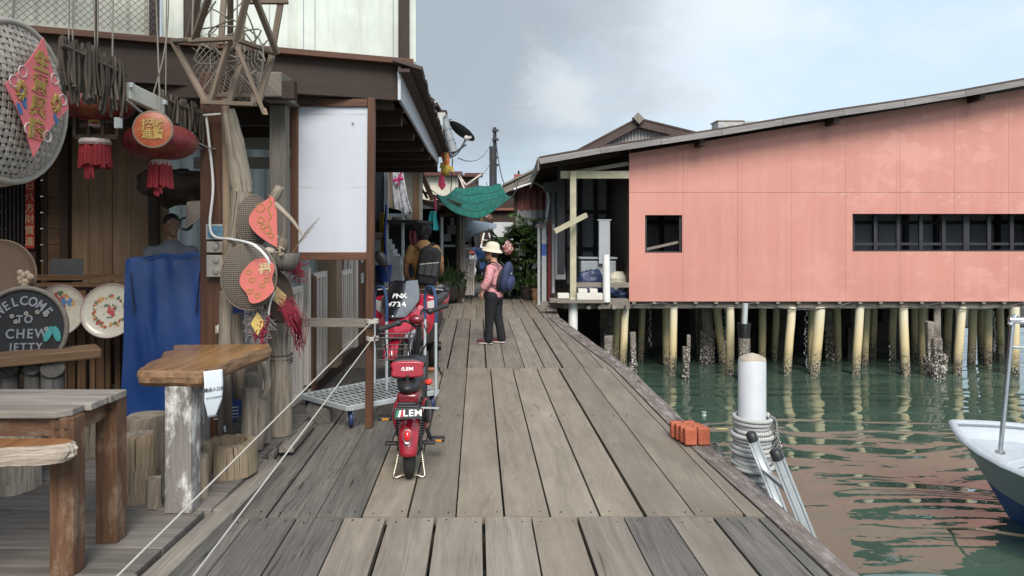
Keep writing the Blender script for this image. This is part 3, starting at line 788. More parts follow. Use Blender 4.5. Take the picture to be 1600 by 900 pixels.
for k in (1126, 1143): mb.lathe([(.001,0),(.07,0),(.07,.03),(.001,.03)], 12, frame(P(k,198,17.69), (1,0,0), (0,0,1)))
mb.part('vent_cap', paint('duct grey', (.3,.3,.3)), q)

# ================================================================ MOORING POST, LADDER, BRICKS, CUP, BOAT
mp = T('mooring_post', 'white round mooring post with thick rope wound round it', 'mooring post', (1.745, 5.35, WL))
cx, cy = 1.745, 5.35
t = NT('scuffed white post'); co = t.coord(); n1 = t.noise(co, 4, 6, .6)
scr = t.ramp(t.noise(t.mapping(co, (6, 6, 40), rot=(.2,.3,0)), 1.2, 4, .6), [(.66, 0), (.70, .55)])
blk = t.ramp(t.noise(t.mapping(co, (2,2,3)), 1.5, 3), [(.45,0),(.6,1)])
t.base(t.mix(t.math('MULTIPLY', scr, blk), t.ramp(n1, [(.3, (.44,.46,.48)), (.7, (.56,.57,.585))]), (.22,.20,.18))); t.set(rough=.42); t.bump(n1, .1, .01)
mb = MB(); zt = .775; mb.lathe([(.098,-3),(.098,zt-.02),(.094,zt-.012),(.088,zt-.013),(.001,zt+.022)], 36, Matrix.Translation((cx,cy,0))); mb.part('pipe', t.m, mp, smooth=40)
mb = MB(); mb.lathe([(.0965,zt-.02),(.093,zt),(.05,zt+.022),(.001,zt+.036)], 24, Matrix.Translation((cx,cy,0)), lambda a,z: 1-.02*math.sin(3*a)); mb.part('mortar_cap', paint('mortar', (.38,.33,.26), .9, .3, 14, 0, .5), mp, smooth=60)
t = NT('mooring rope'); uv = t.coord('UV'); wv = t.wave(t.mapping(uv, (1,1,1), rot=(0,0,rad(35))), 22, 1.0, 'X', 2)
t.base(t.mix(.55, t.ramp(wv, [(0, (.16,.155,.15)), (.6, (.50,.49,.47)), (1, (.62,.61,.59))]), t.ramp(t.noise(t.coord(), 7, 5, .7), [(.3, (.26,.25,.23)), (.7, (.62,.61,.58))]), 'MULTIPLY')); t.set(rough=.9); t.bump(wv, .9, .012)
ROPE = t.m
t = NT('mooring rope bright'); uv = t.coord('UV'); wv = t.wave(t.mapping(uv, (1,1,1), rot=(0,0,rad(35))), 26, .8, 'X', 2)
t.base(t.ramp(wv, [(0, (.26,.26,.255)), (.4, (.48,.48,.47)), (1, (.62,.62,.60))])); t.set(rough=.9); t.bump(wv, .7, .008)
ROPE2 = t.m
mb = MB()
pts = []; nturn = 15; z = .385
for i in range(nturn*22):
    a = i/22; k = a/nturn
    rr_ = .118 + .012*math.sin(a*1.7) + (.012 if 4 < a < 13 else 0) + (.012*math.sin(a*9) if a > 10 else 0)
    pts.append((cx + rr_*math.cos(2*math.pi*a), cy + rr_*math.sin(2*math.pi*a), .36 - .030*a + (.008*math.sin(a*5.1) if a > 9 else 0)))
mb.tube(pts, .0165, 8)
mb.part('rope_coil', ROPE2, mp, smooth=60)
mb = MB()
for k in range(9):
    a0 = R.uniform(0, 6.28); zz0 = R.uniform(-.16, -.02)
    mb.tube(spline([(cx+.128*math.cos(a0+s*.5), cy+.128*math.sin(a0+s*.5), zz0 + .05*math.sin(s*2+k) - .02*s) for s in range(6)], 4), .0095, 6)
for k in range(4):
    a0 = .15*k - .3
    mb.tube(spline([(cx+.125*math.cos(a0), cy+.12*math.sin(a0), .36-.05*k),(cx+.155,cy-.05,.33-.06*k),(cx+.15+.01*k,cy-.08,.24-.03*k),(cx+.13,cy-.06,.20-.05*k)],5), .010, 6)
mb.part('rope_tangle', ROPE, mp, smooth=60)

ld = T('boat_ladder', 'aluminium ladder with black rail caps leaning on the jetty edge', 'ladder', (1.9, 4.85, WL))
alu = paint('aluminium', (.62,.64,.66), .38, .08, 10, .85, .04)
rails = []
for d, zt in ((5.1,.275),(4.5,.335)):
    top = V((1.66 if d > 5 else 1.615, d, zt)); bot = top + V((.36*1.9/ .9, 0, -1.9)); 
    rails.append((top, bot)); mb = MB()
    dirv = (bot-top).normalized(); side = V((0,1,0)); out = dirv.cross(side)
    for off in (-.028, .028): mb.bar(top + out*off, bot + out*off, .006, .022, up=out)
    mb.bar(top, bot, .05, .006, up=V((0,1,0)))
    mb.part('rail', alu, ld, bevel=.002)
    mb = MB(); mb.tube([top - dirv*.03, top - dirv*.018, top + dirv*.035], [.022,.036,.037], 14); mb.part('end_cap', black_p, ld, smooth=50)
for i in range(7):
    k = .13 + i*.145; a = rails[0][0].lerp(rails[0][1], k); b = rails[1][0].lerp(rails[1][1], k); mb = MB(); mb.bar(a, b, .035, .028); mb.part('rung', alu, ld, bevel=.003)

t = NT('red brick'); co = t.coord(); n = t.noise(co, 14, 7, .7); n2_ = t.noise(co, 60, 4, .7)
t.base(t.mix(t.ramp(n2_, [(.55,0),(.75,.5)]), t.ramp(n, [(.3, (.34,.085,.048)), (.7, (.50,.155,.09))]), (.62,.24,.15))); t.set(rough=.9, spec=.2); t.bump(t.math('ADD', n, n2_), .6, .01)
BRICK = t.m
b0 = V((1.405, 5.80, .012))
k = 0
for r_ in range(4):
    for c_ in range(2):
        mb = MB(); h_ = .135 if r_ < 2 else .128
        off = V((.035*r_*-.5 + c_*.103 + (.0 if r_ < 3 else -.01), r_*.072 + c_*.004, 0))
        mb.box(b0 + off + V((0,0,h_/2)), (.098, .066, h_), Euler((0,0,R.uniform(-.05,.05))), .002)
        mb.thing('brick', '%s red brick of the block on the jetty edge, %s column' % (['front row','second row','third row','rear row'][r_], ['landward','seaward'][c_]), 'brick', BRICK, 'red bricks stacked on the jetty edge', bevel=.012)
q = T('rope_scrap', 'frayed white rope scrap lying behind the red bricks', 'rope', (1.57,5.72,.01))
mb = MB()
for k in range(6): mb.tube(spline([(1.54+.01*k,5.80,.012),(1.58,5.74-.01*k,.03+.005*k),(1.585+.008*k,5.64,.012-.01*k),(1.60,5.58+.02*k,-.05)],4), .005, 5)
mb.part('strand', ROPE, q)
c = G(1100,649,WL); mb = MB(); mb.lathe([(.03,.06),(.042,.055),(.042,.05),(.03,.02),(.05,-.02),(.05,-.03)], 14, Matrix.Translation((c.x,c.y,WL+.005)))
mb.thing('plastic_cup', 'clear white plastic cup floating in the green water', 'cup', paint('cloudy plastic', (.26,.34,.31), .2, .1, 8), smooth=40)
c = G(1127,671,WL); mb = MB(); mb.prism([(-.09,-.02),(-.02,.03),(.08,.025),(.10,-.01),(.0,-.03)], Matrix.Translation((c.x,c.y,WL+.006)), .006); mb.thing('floating_wrapper', 'small coloured wrapper floating near the mooring post', 'wrapper', paint('wrapper', (.5,.45,.2), .4, .5, 30))
c = G(1363,899,WL)
mb = MB(); mb.prism([(-.05,-.02),(.02,.03),(.08,.0),(.0,-.03)], Matrix.Translation((c.x-.3,c.y+1.6,WL+.006)), .006)
mb.thing('floating_wrapper', 'white scrap floating on the pink reflection', 'wrapper', paint('scrap', (.65,.65,.62), .5, .2, 30))

# boat: blunt raked bow pointing at the pink house, running out of frame to the right
boat = T('moored_boat', 'white and blue wooden boat with a steel rail moored at right', 'boat', (6.3, 6.1, WL))
ax = V((.617,-.787,0)); rt = V((.787,.617,0)); tip = V((4.79, 8.0, -.40))
def bpt(a, s, k):
    """a: metres aft, s: -1 port..1 starboard side, k: 0 keel..1 gunwale"""
    beam = 1.30*(1-math.exp(-a/ .62)) if a > 0 else 0
    fl = .14 + .86*k**1.15
    stem = .62*(1-k)            # rake of the stem
    aa = a*(1 - stem*0/5) + stem*(1 - a/5.5)
    z = (-.40 + .10*math.exp(-a/.8) - .10*min(a,3)/3*1 - 1.0*(1-k)) 
    return tip + ax*aa + rt*(s*beam*fl) + V((0,0,z+.40-.10))
hullm = MB(); ks = [0,.12,.13,.47,.48,.7,.93,1.0]
As = [0,.05,.12,.22,.36,.55,.8,1.1,1.5,2.0,2.6,3.4,4.3,5.4]
for s in (-1, 1):
    for i in range(len(As)-1):
        for j in range(len(ks)-1):
            hullm.m = 2 if ks[j+1] <= .125 else (1 if ks[j+1] <= .475 else 0)
            q4 = [bpt(As[i],s,ks[j]), bpt(As[i+1],s,ks[j]), bpt(As[i+1],s,ks[j+1]), bpt(As[i],s,ks[j+1])]
            if s > 0: q4.reverse()
            hullm.quad(*q4)
bw = paint('boat white paint', (.42,.455,.485), .45, .12, 3, 0, .06, (.27,.26,.24), .6)
hullm.part('hull', [bw, paint('boat blue paint', (.012,.075,.26), .4, .2, 4, 0, .05, (.03,.06,.12), .4), paint('bottom paint', (.03,.028,.03), .7, .2, 4)], boat, smooth=35)
mb = MB()
for s in (-1, 1):
    mb.tube([bpt(a,s,1.0)+V((0,0,.012)) for a in As], .042, 8, flat=.8)
mb.part('gunwale', bw, boat, smooth=50)
mb = MB()
for i in range(len(As)-1):
    mb.quad(bpt(As[i],-1,.86), bpt(As[i+1],-1,.86), bpt(As[i+1],1,.86), bpt(As[i],1,.86))
mb.part('foredeck', bw, boat)
mb = MB(); 
mb.bar(bpt(.62,-.9,.90), bpt(.95,.95,.94), .06, .08); mb.bar(bpt(1.5,-.97,.92), bpt(1.5,.97,.92), .06, .10); mb.part('deck_batten', bw, boat, bevel=.01)
mb = MB(); base = V((4.86,7.33,-.52)); topp = V((4.99,7.33,Z(500,7.33)))
mb.tube([base, topp], .022, 12); mb.part('rail_post', steel, boat, smooth=40)
mb = MB()
for dz in (-.02, -.27):
    mb.tube([topp+V((0,0,dz)), topp+V((1.6,-.9,dz+.05))], .016, 10)
mb.part('hand_rail', steel, boat, smooth=40)
mb = MB(); mb.tube([topp+V((-.04,0,.0)), topp+V((.10,-.02,.0))], .032, 10); mb.tube([topp+V((-.03,0,-.05)), topp+V((.03,0,.05))], .028, 10); mb.part('rail_clamp', steel, boat, smooth=40)
mb = MB(); mb.tube([base, base+V((0,0,.02))], .045, 12); mb.part('post_flange', steel, boat, smooth=40)
mb = MB(); a = bpt(.9,-1,.55); mb.tube(spline([a, a+V((-.15,.1,-.2)), V((4.35,6.9,-1.1)), G(1480,826,WL), G(1440,818,WL)], 6), .014, 7)
mb.thing('mooring_line', 'brown rope trailing from the white boat into the water', 'rope', paint('brown rope', (.16,.13,.09), .9, .3, 30))
# ================================================================ SHOP ON THE LEFT
FZ = .09
mb = MB()
d = 1.2
while d < 7.2:
    wd = R.uniform(.22, .29); xr = -1.76 + R.uniform(-.02, .03); xl = -6.5
    for (a, b) in ((xl, -3.6 + R.uniform(-.3,.3)), (None, xr)):
        if a is None: a = last + .006
        mb.box(((a+b)/2, d+wd/2, FZ-.025+R.uniform(-.004,.004)), (b-a, wd-.008, .05)); last = b
    d += wd
W_floor = wood('shop floor wood', (.085,.075,.068), (.24,.215,.19), .8, .8, .9, .3, .5)
mb.struct('shop_floor', W_floor, bevel=.004)
mb = MB()
for a, b in ((1.0,2.9),(2.93,4.25),(4.27,5.2)):
    mb.box((-1.70+.02, (a+b)/2, .03), (.13, b-a, .075), Euler((0,rad(3),0)), .012)
for (px_, py_, l, w_, an) in ((398,752,.42,.10,4),(450,700,.75,.10,3),(420,712,.5,.07,6),(440,690,.45,.09,-4),(395,730,.5,.05,2)):
    c = G(px_, py_, .03); mb.box((c.x, c.y+l*.35, .035+R.uniform(0,.03)), (w_, l, .05), Euler((0,0,rad(an))), .006)
mb.struct('shop_floor_edge', W_grey, bevel=.004)
def WD(px): return 5.4 + px/637*1.1
shop = T('wooden_shop', 'dark timber shop with a white hoarding, open front and wide eaves', 'shop', (-3.2, 8.5, 0))
# ---- upper hoarding, seen from below
hm = corrug('cream hoarding', (.60,.64,.58), dirt=(.34,.33,.25), dirtamt=.55)
a0 = V((X(-120,5.2), 5.2, 0)); a1 = V((X(637,6.5), 6.5, 0)); wx = (a1-a0).normalized(); wn_ = V((wx.y,-wx.x,0))
def onwall(px):  # metres along the wall for a pixel column
    dv = V(((px-800)/F, 1, 0)); k = (a0.x*wx.y - a0.y*wx.x)/(dv.x*wx.y - dv.y*wx.x); return (dv*k - a0).dot(wx), k
L = (a1-a0).length
mb = MB(); ZW = 3.19
s = 0.0; 
def ribs(mb, s0, s1, z0, z1, pitch, depth, base, ax_, nrm):
    n = max(2, int((s1-s0)/pitch)*4); pts = []
    for i in range(n+1):
        u = s0+(s1-s0)*i/n; ph = (i % 4); off = depth if ph in (1,2) else 0
        pts.append(base + ax_*u + nrm*off)
    mb.grid(lambda u, v: pts[round(u*n)] + V((0,0,z0+(z1-z0)*v)), n, 1)
sl, _ = onwall(250); sr, _ = onwall(504)
ribs(mb, 0, sl-.05, ZW, 5.0, .12, .012, a0, wx, wn_)
mb.part('hoarding', corrug('translucent ribbed sheet', (.58,.58,.50), dirt=(.26,.25,.18), dirtamt=.6), shop)
mb = MB()
cutpx = [252, 330, 421, 474, 492, 614, 650]
for q, r_ in zip(cutpx, cutpx[1:]):
    u, _ = onwall(q); v, _ = onwall(r_); c = a0 + wx*((u+v)/2)
    mb.box((c.x, c.y, (ZW+5)/2), (v-u-.006, .02, 5-ZW), Euler((0,0,math.atan2(wx.y, wx.x))))
mb.part('hoarding', hm, shop, bevel=.002)
mb = MB(); c = a1 + V((.03,.45,0)); mb.bar(V((a1.x+.02,6.52,4.1)), V((a1.x-.03,7.25,4.1)), .015, 1.7); mb.part('return_sheet', hm, shop)
def wpost(px, w_, z0, z1, name='hoarding_post', m=W_dark):
    u, k = onwall(px); c = a0 + wx*u + wn_*.05
    mb = MB(); mb.box((c.x, c.y, (z0+z1)/2), (w_, .07, z1-z0), Euler((0,0,math.atan2(wx.y, wx.x)))); mb.part(name, m, shop, bevel=.004)
wpost(629, .085, 3.16, 5.0); wpost(242, .07, 3.16, 5.0); wpost(300, .12, 3.16, 5.0)
mb = MB(); mb.bar(a0+wn_*.05+V((0,0,ZW-.02)), a1+wn_*.05+V((0.03,0,ZW-.02)), .09, .05); mb.part('sill_rail', W_red, shop, bevel=.004)
mb = MB(); mb.bar(a0+wn_*.01+V((0,0,3.0)), a1+wn_*.01+V((-.10,0,3.0)), .07, .32); mb.part('fascia', W_dark, shop, bevel=.004)
mb = MB(); mb.bar(a0-wn_*.12+V((0,0,2.86)), a1-wn_*.12+V((-.10,0,2.86)), .07, .16); mb.part('beam', W_dark, shop, bevel=.004)
# ceiling and joists going back under the eave
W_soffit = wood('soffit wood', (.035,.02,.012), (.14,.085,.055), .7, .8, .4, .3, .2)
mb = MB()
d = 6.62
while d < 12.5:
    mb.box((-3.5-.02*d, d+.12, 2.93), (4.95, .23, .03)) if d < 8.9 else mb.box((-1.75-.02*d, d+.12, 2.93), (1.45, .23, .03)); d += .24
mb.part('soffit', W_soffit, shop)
for d in (7.35, 8.5, 9.7, 10.9, 12.1):
    mb = MB(); mb.box((-3.55-.03*(d-6.5), d, 2.83), (4.95, .09, .17)) if d < 9 else mb.box((-1.78-.03*(d-6.5), d, 2.83), (1.4, .09, .17)); mb.part('rafter', W_dark, shop)
mb = MB(); mb.box((-1.97, 12.55, 2.80), (1.4, .08, .22)); mb.part('rafter', W_dark, shop)
# barge board along the jetty eave
def ev(d): return -1.0 - .046*(d-6.5)
mb = MB()
mb.add([V((ev(d)+o, d, z)) for d, zl, zh in ((6.42,2.84,3.13),(8,2.83,3.10),(10.2,2.80,3.03),(12.6,2.84,2.97)) for o in (0,.025) for z in (zl,zh)],
       [(0,1,3,2),(12,14,15,13)] + [f for i in (0,4,8) for f in ((i+0,i+4,i+5,i+1),(i+2,i+3,i+7,i+6),(i+1,i+5,i+7,i+3),(i,i+2,i+6,i+4))],
       [[(0,0)]*4]*14)
mb.part('barge_board', paint('barge board white', (.50,.53,.57), .5, .1, 3, 0, .05, (.3,.28,.25), .3), shop)
mb = MB(); d = 6.35
while d < 12.7:
    st_ = R.uniform(.10,.16)
    mb.box((ev(d)+.09, d+st_/2, 3.13-.014*(d-6.5)+R.uniform(-.012,.012)), (.24+R.uniform(-.03,.03), st_*1.25, .03), Euler((rad(-9),rad(14+R.uniform(-4,4)),0)))
    mb.box((ev(d)+.06, d+st_/2, 3.08-.014*(d-6.5)), (.10, st_*.98, .03)); d += st_
mb.part('tile_edge', paint('old brown tile', (.065,.045,.04), .85, .4, 9, 0, .3), shop)
mb = MB(); mb.box((-3.6, 7.75, 3.17), (5.0, 2.4, .05)); mb.box((-1.8, 10.8, 3.165), (1.35, 3.6, .05)); mb.part('roof', paint('brown roof sheet', (.1,.08,.07)), shop)
# ---- unseen awning above the yard tables, added to darken the shop interior
mb = MB(); mb.box((-4.55, 1.9, 3.86), (4.6, 2.4, .04)); mb.part('awning', corrug('awning sheet', (.16,.15,.13)), shop)
mb = MB()
for d in (1.2, 2.8, 4.4, 5.0): mb.bar((-6.8,d,3.80), (-2.25,d,3.80), .07, .09)
mb.part('awning_rail', W_dark, shop)
# ---- posts
mb = MB(); mx = X(335,5.75); mb.box((mx, 5.75, 1.5), (.165, .15, 2.85)); mb.part('post', W_red, shop, bevel=.008)
mb = MB(); mb.tube([(X(356,5.62),5.62,FZ),(X(355,5.62),5.62,1.2),(X(352,5.62),5.62,2.75)], [.035,.032,.028], 8); mb.part('bamboo_pole', W_pale, shop, smooth=50)
mb = MB(); mb.box((X(437,6.2), 6.2, 1.5), (.135, .12, 2.5)); mb.part('post', W_grey, shop, bevel=.006)
mb = MB(); mb.box((X(434,6.05), 6.2, Z(142,6.1)), (.20, .75, .20)); mb.part('beam_end', W_grey, shop, bevel=.012)
mb = MB(); mb.bar((-6.5,5.7,2.82), (X(430,5.7)+.1,5.9,2.82), .10, .14); mb.part('beam', W_dark, shop)
# slat rails in the gap between the post and the sign
mb = MB()
for z in (2.55, 2.36): mb.box((X(400,7.2), 7.2, z), (1.2, .05, .11))
mb.part('rail', W_grey, shop)
# ---- back wall
D8 = 8.2
mb = MB(); px = 104
while px < 240:
    w_ = R.uniform(.20, .27); a = X(px, D8); b = a + w_
    mb.box(((a+b)/2, D8+R.uniform(0,.006), 1.55), (w_-.006, .03, 2.9)); px = 800 + b*F/D8
mb.part('plank_wall', wood('plywood brown', (.17,.105,.06), (.36,.24,.145), .6, .5, .3, .35, .15), shop)
mb = MB(); z = .1
while z < 2.9:
    mb.box((X(20,D8)-.3, D8+.02+R.uniform(0,.008), z+.09), (1.75, .03, .175)); z += .18
mb.part('plank_wall', W_brown, shop)
mb = MB()
for q in (52, 102, 240): mb.box((X(q,D8-.06), D8-.05, 1.5), (.09, .08, 2.9))
mb.part('wall_stud', W_dark, shop)
mb = MB(); ribs(mb, 0, 2.2, .1, 2.9, .19, .03, V((-4.35,8.75,0)), V((1,0,0)), V((0,-1,0)))
tm = corrug('white ribbed sheet', (.62,.64,.63), dirt=(.3,.28,.22)); tn = tm.node_tree
tr_ = tn.nodes.new('ShaderNodeBsdfTranslucent'); tr_.inputs[0].default_value = (.62,.66,.64,1); mxs = tn.nodes.new('ShaderNodeMixShader'); mxs.inputs[0].default_value = .45
tn.links.new(tn.nodes['Principled BSDF'].outputs[0], mxs.inputs[1]); tn.links.new(tr_.outputs[0], mxs.inputs[2]); tn.links.new(mxs.outputs[0], tn.nodes['Material Output'].inputs[0])
mb.part('corrugated_wall', tm, shop)
# opening to the sky behind the lower counter keeps the pale sheet lit
mb = MB(); mb.box((-5.2, 8.6, 1.5), (.05, .8, 2.9)); mb.part('side_wall', W_dark, shop)
mb = MB(); mb.box((-6.6, 5.0, 1.7), (.05, 7.5, 3.6)); mb.part('side_wall', W_brown, shop)
# grille with cloth at far left
mb = MB()
for i in range(8): mb.box((X(-8+i*6.3,D8-.15), D8-.15, 2.0), (.022,.03,1.2))
mb.part('window_bars', black_p, shop)
mb = MB()
for q, c in ((14,0),(23,1),(30,0)):
    x = X(q,D8-.1); mb.grid(lambda u,v: V((x-.03+.06*u+.008*math.sin(v*9), D8-.09+.01*math.sin(u*9), 1.45+.95*v)), 4, 8)
mb.thing('hanging_cloth', 'dark crimson cloth strips hanging behind the barred window', 'cloth', paint('crimson cloth', (.16,.012,.03), .85, .4, 14, 0, .2), solid=.006)
# counter railing with slats below
mb = MB(); dd = 6.9
for z, h_ in ((1.26,.05),(1.19,.035),(.16,.08)): mb.box((X(110,dd), dd, z), (1.9, .05, h_))
for q in (100,112,127,143,158,166,183,196,70,40): mb.box((X(q,dd)+R.uniform(-.02,.02), dd+.03, .63), (R.choice([.05,.075,.045]), .03, 1.02))
mb.part('counter_rail', W_brown, shop)
mb = MB(); mb.box((X(110,7.3), 7.35, .6), (2.2, .03, 1.1)); mb.part('counter_panel', W_dark, shop)
# dark rolled blind over the gap
mb = MB(); mb.ell(P(274,292,7.1), (.34,.22,.17), None, 20, 12, heap(V((0,0,0)),1,31,.35)); mb.tube([P(225,270,7.1), P(325,272,7.1)], .03, 8)
mb.thing('rolled_blind', 'dark brown bundled blind hanging above the shopkeeper', 'blind', W_dark, smooth=60)

# ---- platform and gates farther along the jetty front
GX = -2.0
def gd(px): return -GX*F/(800-px)
mb = MB()
d = 7.0
while d < 12.8:
    w_ = R.uniform(.2,.28); mb.box((-2.9-.04*(d-7), d+w_/2, .195), (1.9, w_-.01, .05)); d += w_
mb.struct('shop_step', W_grey, bevel=.004)
mb = MB(); mb.box((-1.98-.04*2.5, 9.9, .08), (.05, 5.8, .18)); mb.struct('shop_step_riser', W_dark)
mb = MB(); c = G(497,660,0); mb.box((c.x-.02, c.y+.12, .07), (.22, .34, .14), Euler((0,0,rad(12))), .012); mb.thing('timber_block', 'dark weathered timber block at the foot of the step', 'timber block', W_decko, bevel=.01)
def gate(label, p0, p1, z0, z1, nsl, m, grid=0, group=None):
    da, db = gd(p0), gd(p1); g = T('slat_gate', label, 'gate', (GX, (da+db)/2, z0), group)
    mb = MB(); x = GX
    mb.box((x,(da+db)/2,z1-.03),(.05,db-da,.06)); mb.box((x,(da+db)/2,z0+.04),(.05,db-da,.08))
    if grid: mb.box((x,(da+db)/2,z1-.32),(.05,db-da,.06))
    for dd_ in (da+.03, db-.03): mb.box((x,dd_,(z0+z1)/2),(.052,.06,z1-z0-.002))
    mb.part('frame', W_white, g, bevel=.004)
    for i in range(nsl):
        dd_ = da + (db-da)*(i+.7)/(nsl+.4); mb = MB(); mb.box((x,dd_,(z0+(z1-.32 if grid else z1))/2),(.025,.045,(z1-(.32 if grid else 0))-z0-.05)); mb.part('slat', W_white, g, bevel=.003)
    if grid:
        mb = MB()
        for k in (1,2): mb.box((x,da+(db-da)*k/3,z1-.17),(.03,.04,.26))
        mb.part('grid_bar', W_white, g)
    return g
gate('pale slatted gate leaf between the red door edge and the wide post', 487, 508, .22, 1.27, 4, W_white)
gate('pale slatted gate with an open grid along its top', 521, 548, .26, 1.52, 8, W_white, 1)
gate('low pale slatted fence behind the red netting', 449, 470, .10, 1.18, 4, W_white)
def gpost(px, z0, z1, w_, m, label):
    mb = MB(); dd_ = gd(px); mb.box((GX+.01, dd_, (z0+z1)/2), (w_*.8, w_, z1-z0)); mb.thing('gate_post', label, 'post', m, bevel=.006)
gpost(476, 0, 1.34, .10, W_white, 'slim white post under the red netting')
gpost(481.5, .05, 1.25, .14, W_red, 'red brown door edge beside the white slatted gate')
gpost(514.5, .22, 1.62, .26, W_pale, 'wide pale post between the two slatted gates')
gpost(550.5, .24, 1.62, .13, W_white, 'pale post at the far end of the grid topped gate')
q = T('folding_door', 'brown folding shop door with steel hinges beyond the gates', 'door', (GX, gd(566), .2))
mb = MB()
for p0, p1 in ((554,563),(564,570),(571,580)):
    mb.box((GX+.02,(gd(p0)+gd(p1))/2,.98),(.05,gd(p1)-gd(p0)-.02,1.5))
mb.part('leaf', W_red, q, bevel=.005)
for z in (1.35, 1.08):
    mb = MB(); mb.box((GX+.05, gd(560), z), (.01,.14,.13)); mb.part('hinge', galv, q)
mb = MB(); mb.box((-2.46, 10.9, 1.45), (.04, 3.8, 2.8)); mb.part('inner_wall', W_dark, shop)  # dark wall added so the space behind the gates stays dark
mb = MB(); mb.box((-3.2, 12.85, 1.45), (1.4, .05, 2.9)); mb.part('end_wall', W_dark, shop)
mb = MB(); mb.bar((GX-.02,7.0,1.62),(GX-.25,12.7,1.62),.08,.10); mb.part('head_rail', W_dark, shop)

# ================================================================ SIGNBOARD AND BARRIER
sg = T('blank_signboard', 'blank white board in a brown frame with a tall right leg', 'signboard', (X(516,6.35), 6.35, 0))
d = 6.35; xl, xr, zt, zb = X(455,d), X(583,d), Z(157,d), Z(404,d)
t = NT('blank board'); co = t.coord(); n = t.noise(co, 1.2, 6, .6); st = t.noise(t.mapping(co, (8,1,.4)), 1, 6, .7)
sx_, sy_, sz_ = t.sep(co)
seam = t.math('MULTIPLY', t.ramp(t.math('ABSOLUTE', t.math('SUBTRACT', t.math('PINGPONG', t.math('SUBTRACT', sz_, .18), .315), 0.0)), [(0, .8), (.012, 0)]), t.ramp(t.noise(co, 3, 4), [(.42,0),(.6,1)]))
col = t.mix(t.ramp(st, [(.45,0),(.8,.5)]), t.ramp(n, [(.3,(.46,.48,.54)),(.7,(.55,.57,.625))]), (.46,.48,.54))
col = t.mix(seam, col, (.36,.33,.29)); t.base(col); t.set(rough=.35)
mb = MB(); mb.box(((xl+xr)/2, d+.005, (zt+zb)/2), (xr-xl-.06, .02, zt-zb-.06)); mb.part('panel', t.m, sg)
mb = MB(); fw = .065
mb.box((xl+fw/2, d, (zt+zb)/2), (fw, .06, zt-zb)); mb.box(((xl+xr)/2-.01, d-.002, zb+fw/2-.01), (xr-xl-.07, .055, fw)); mb.box(((xl+xr)/2-.01, d-.002, zt-fw/2+.01), (xr-xl-.07, .055, fw))
mb.part('frame', W_red, sg, bevel=.004)
mb = MB(); mb.bar((X(577,d), d, 0), (X(581,d), d, zt+.02), .062, .062); mb.part('leg', W_red, sg, bevel=.004)
mb = MB(); mb.box((X(552,d), d-.02, Z(193,d)-.0), (.02,.004,.008)); mb.part('tape_mark', black_p, sg)
mb = MB(); mb.bar((X(446,d), d+.03, Z(504,d)), (X(582,d), d-.035, Z(504,d)), .03, .075); mb.thing('barrier_rail', 'grey timber rail nailed between driftwood post and signboard leg', 'rail', W_grey, bevel=.004)
rope_w = paint('white cord', (.42,.40,.36), .85, .15, 60, 0, .2)
for (lab, a, b) in [('upper white cord running from signboard leg along the shop step', V((X(582,6.3),6.30,Z(502,6.3))), V((-1.70,2.2,.16))), ('lower white cord crossing the deck boards from the signboard leg', V((X(582,6.3),6.30,Z(529,6.3))), V((-1.36,2.2,.14)))]:
    mb = MB(); dr = (b-a)/4.1; mb.tube(sag(a, a+dr*5.2, .012, 16), .0048, 6)
    for k in range(3): mb.tube(arc(a+V((0,0,.012*k-.01)), .048, 0, 360, 14, V((1,0,0)), V((0,1,0))), .007, 6)
    mb.thing('barrier_rope', lab, 'rope', rope_w, smooth=60)

# ================================================================ TABLES AND STOOLS
tb = T('plank_table', 'grey weathered plank table with square brown legs', 'table', (-2.8, 3.62, FZ))
W_ttop = wood('table top wood', (.14,.12,.105), (.38,.34,.30), .7, .9, .9, .35, .4)
W_leg = wood('table leg wood', (.06,.028,.015), (.20,.105,.058), .6, 1, .6, .25, .35, blotch=(.30,.22,.15), blotchamt=.5)
mb = MB(); zt = .865
for a, b, e in ((3.40,3.545,-.03),(3.549,3.70,0),(3.704,3.86,.01)):
    mb.prism([(-3.9,a),(-2.03+e-(.05 if a<3.5 else 0),a),(-2.03+e,a+.05),(-2.03+e,b),(-3.9,b)], Matrix.Translation((0,0,zt-.035)), .035+R.uniform(-.003,.003))
mb.part('tabletop', W_ttop, tb, bevel=.005)
mb = MB(); mb.box((-2.95,3.46,zt-.085),(1.75,.03,.09)); mb.box((-2.95,3.80,zt-.085),(1.75,.03,.09)); mb.box((-2.10,3.63,zt-.085),(.03,.33,.09)); mb.part('apron', W_leg, tb, bevel=.004)
for x_, y_ in ((-2.095,3.47),(-2.085,3.83),(-3.75,3.47),(-3.75,3.83)):
    mb = MB(); mb.box((x_,y_,(FZ+zt-.036)/2),(.112,.10,zt-.036-FZ)); lg = mb.part('leg', W_leg, tb, bevel=.006)
    if x_ > -3:
        mb = MB()
        for k in (-.022,.022): mb.ell((x_+k, y_-.051, zt-.085), (.010,.005,.010), None, 10, 6)
        mb.part('bolt', paint('rusty nail', (.05,.03,.02)), lg)
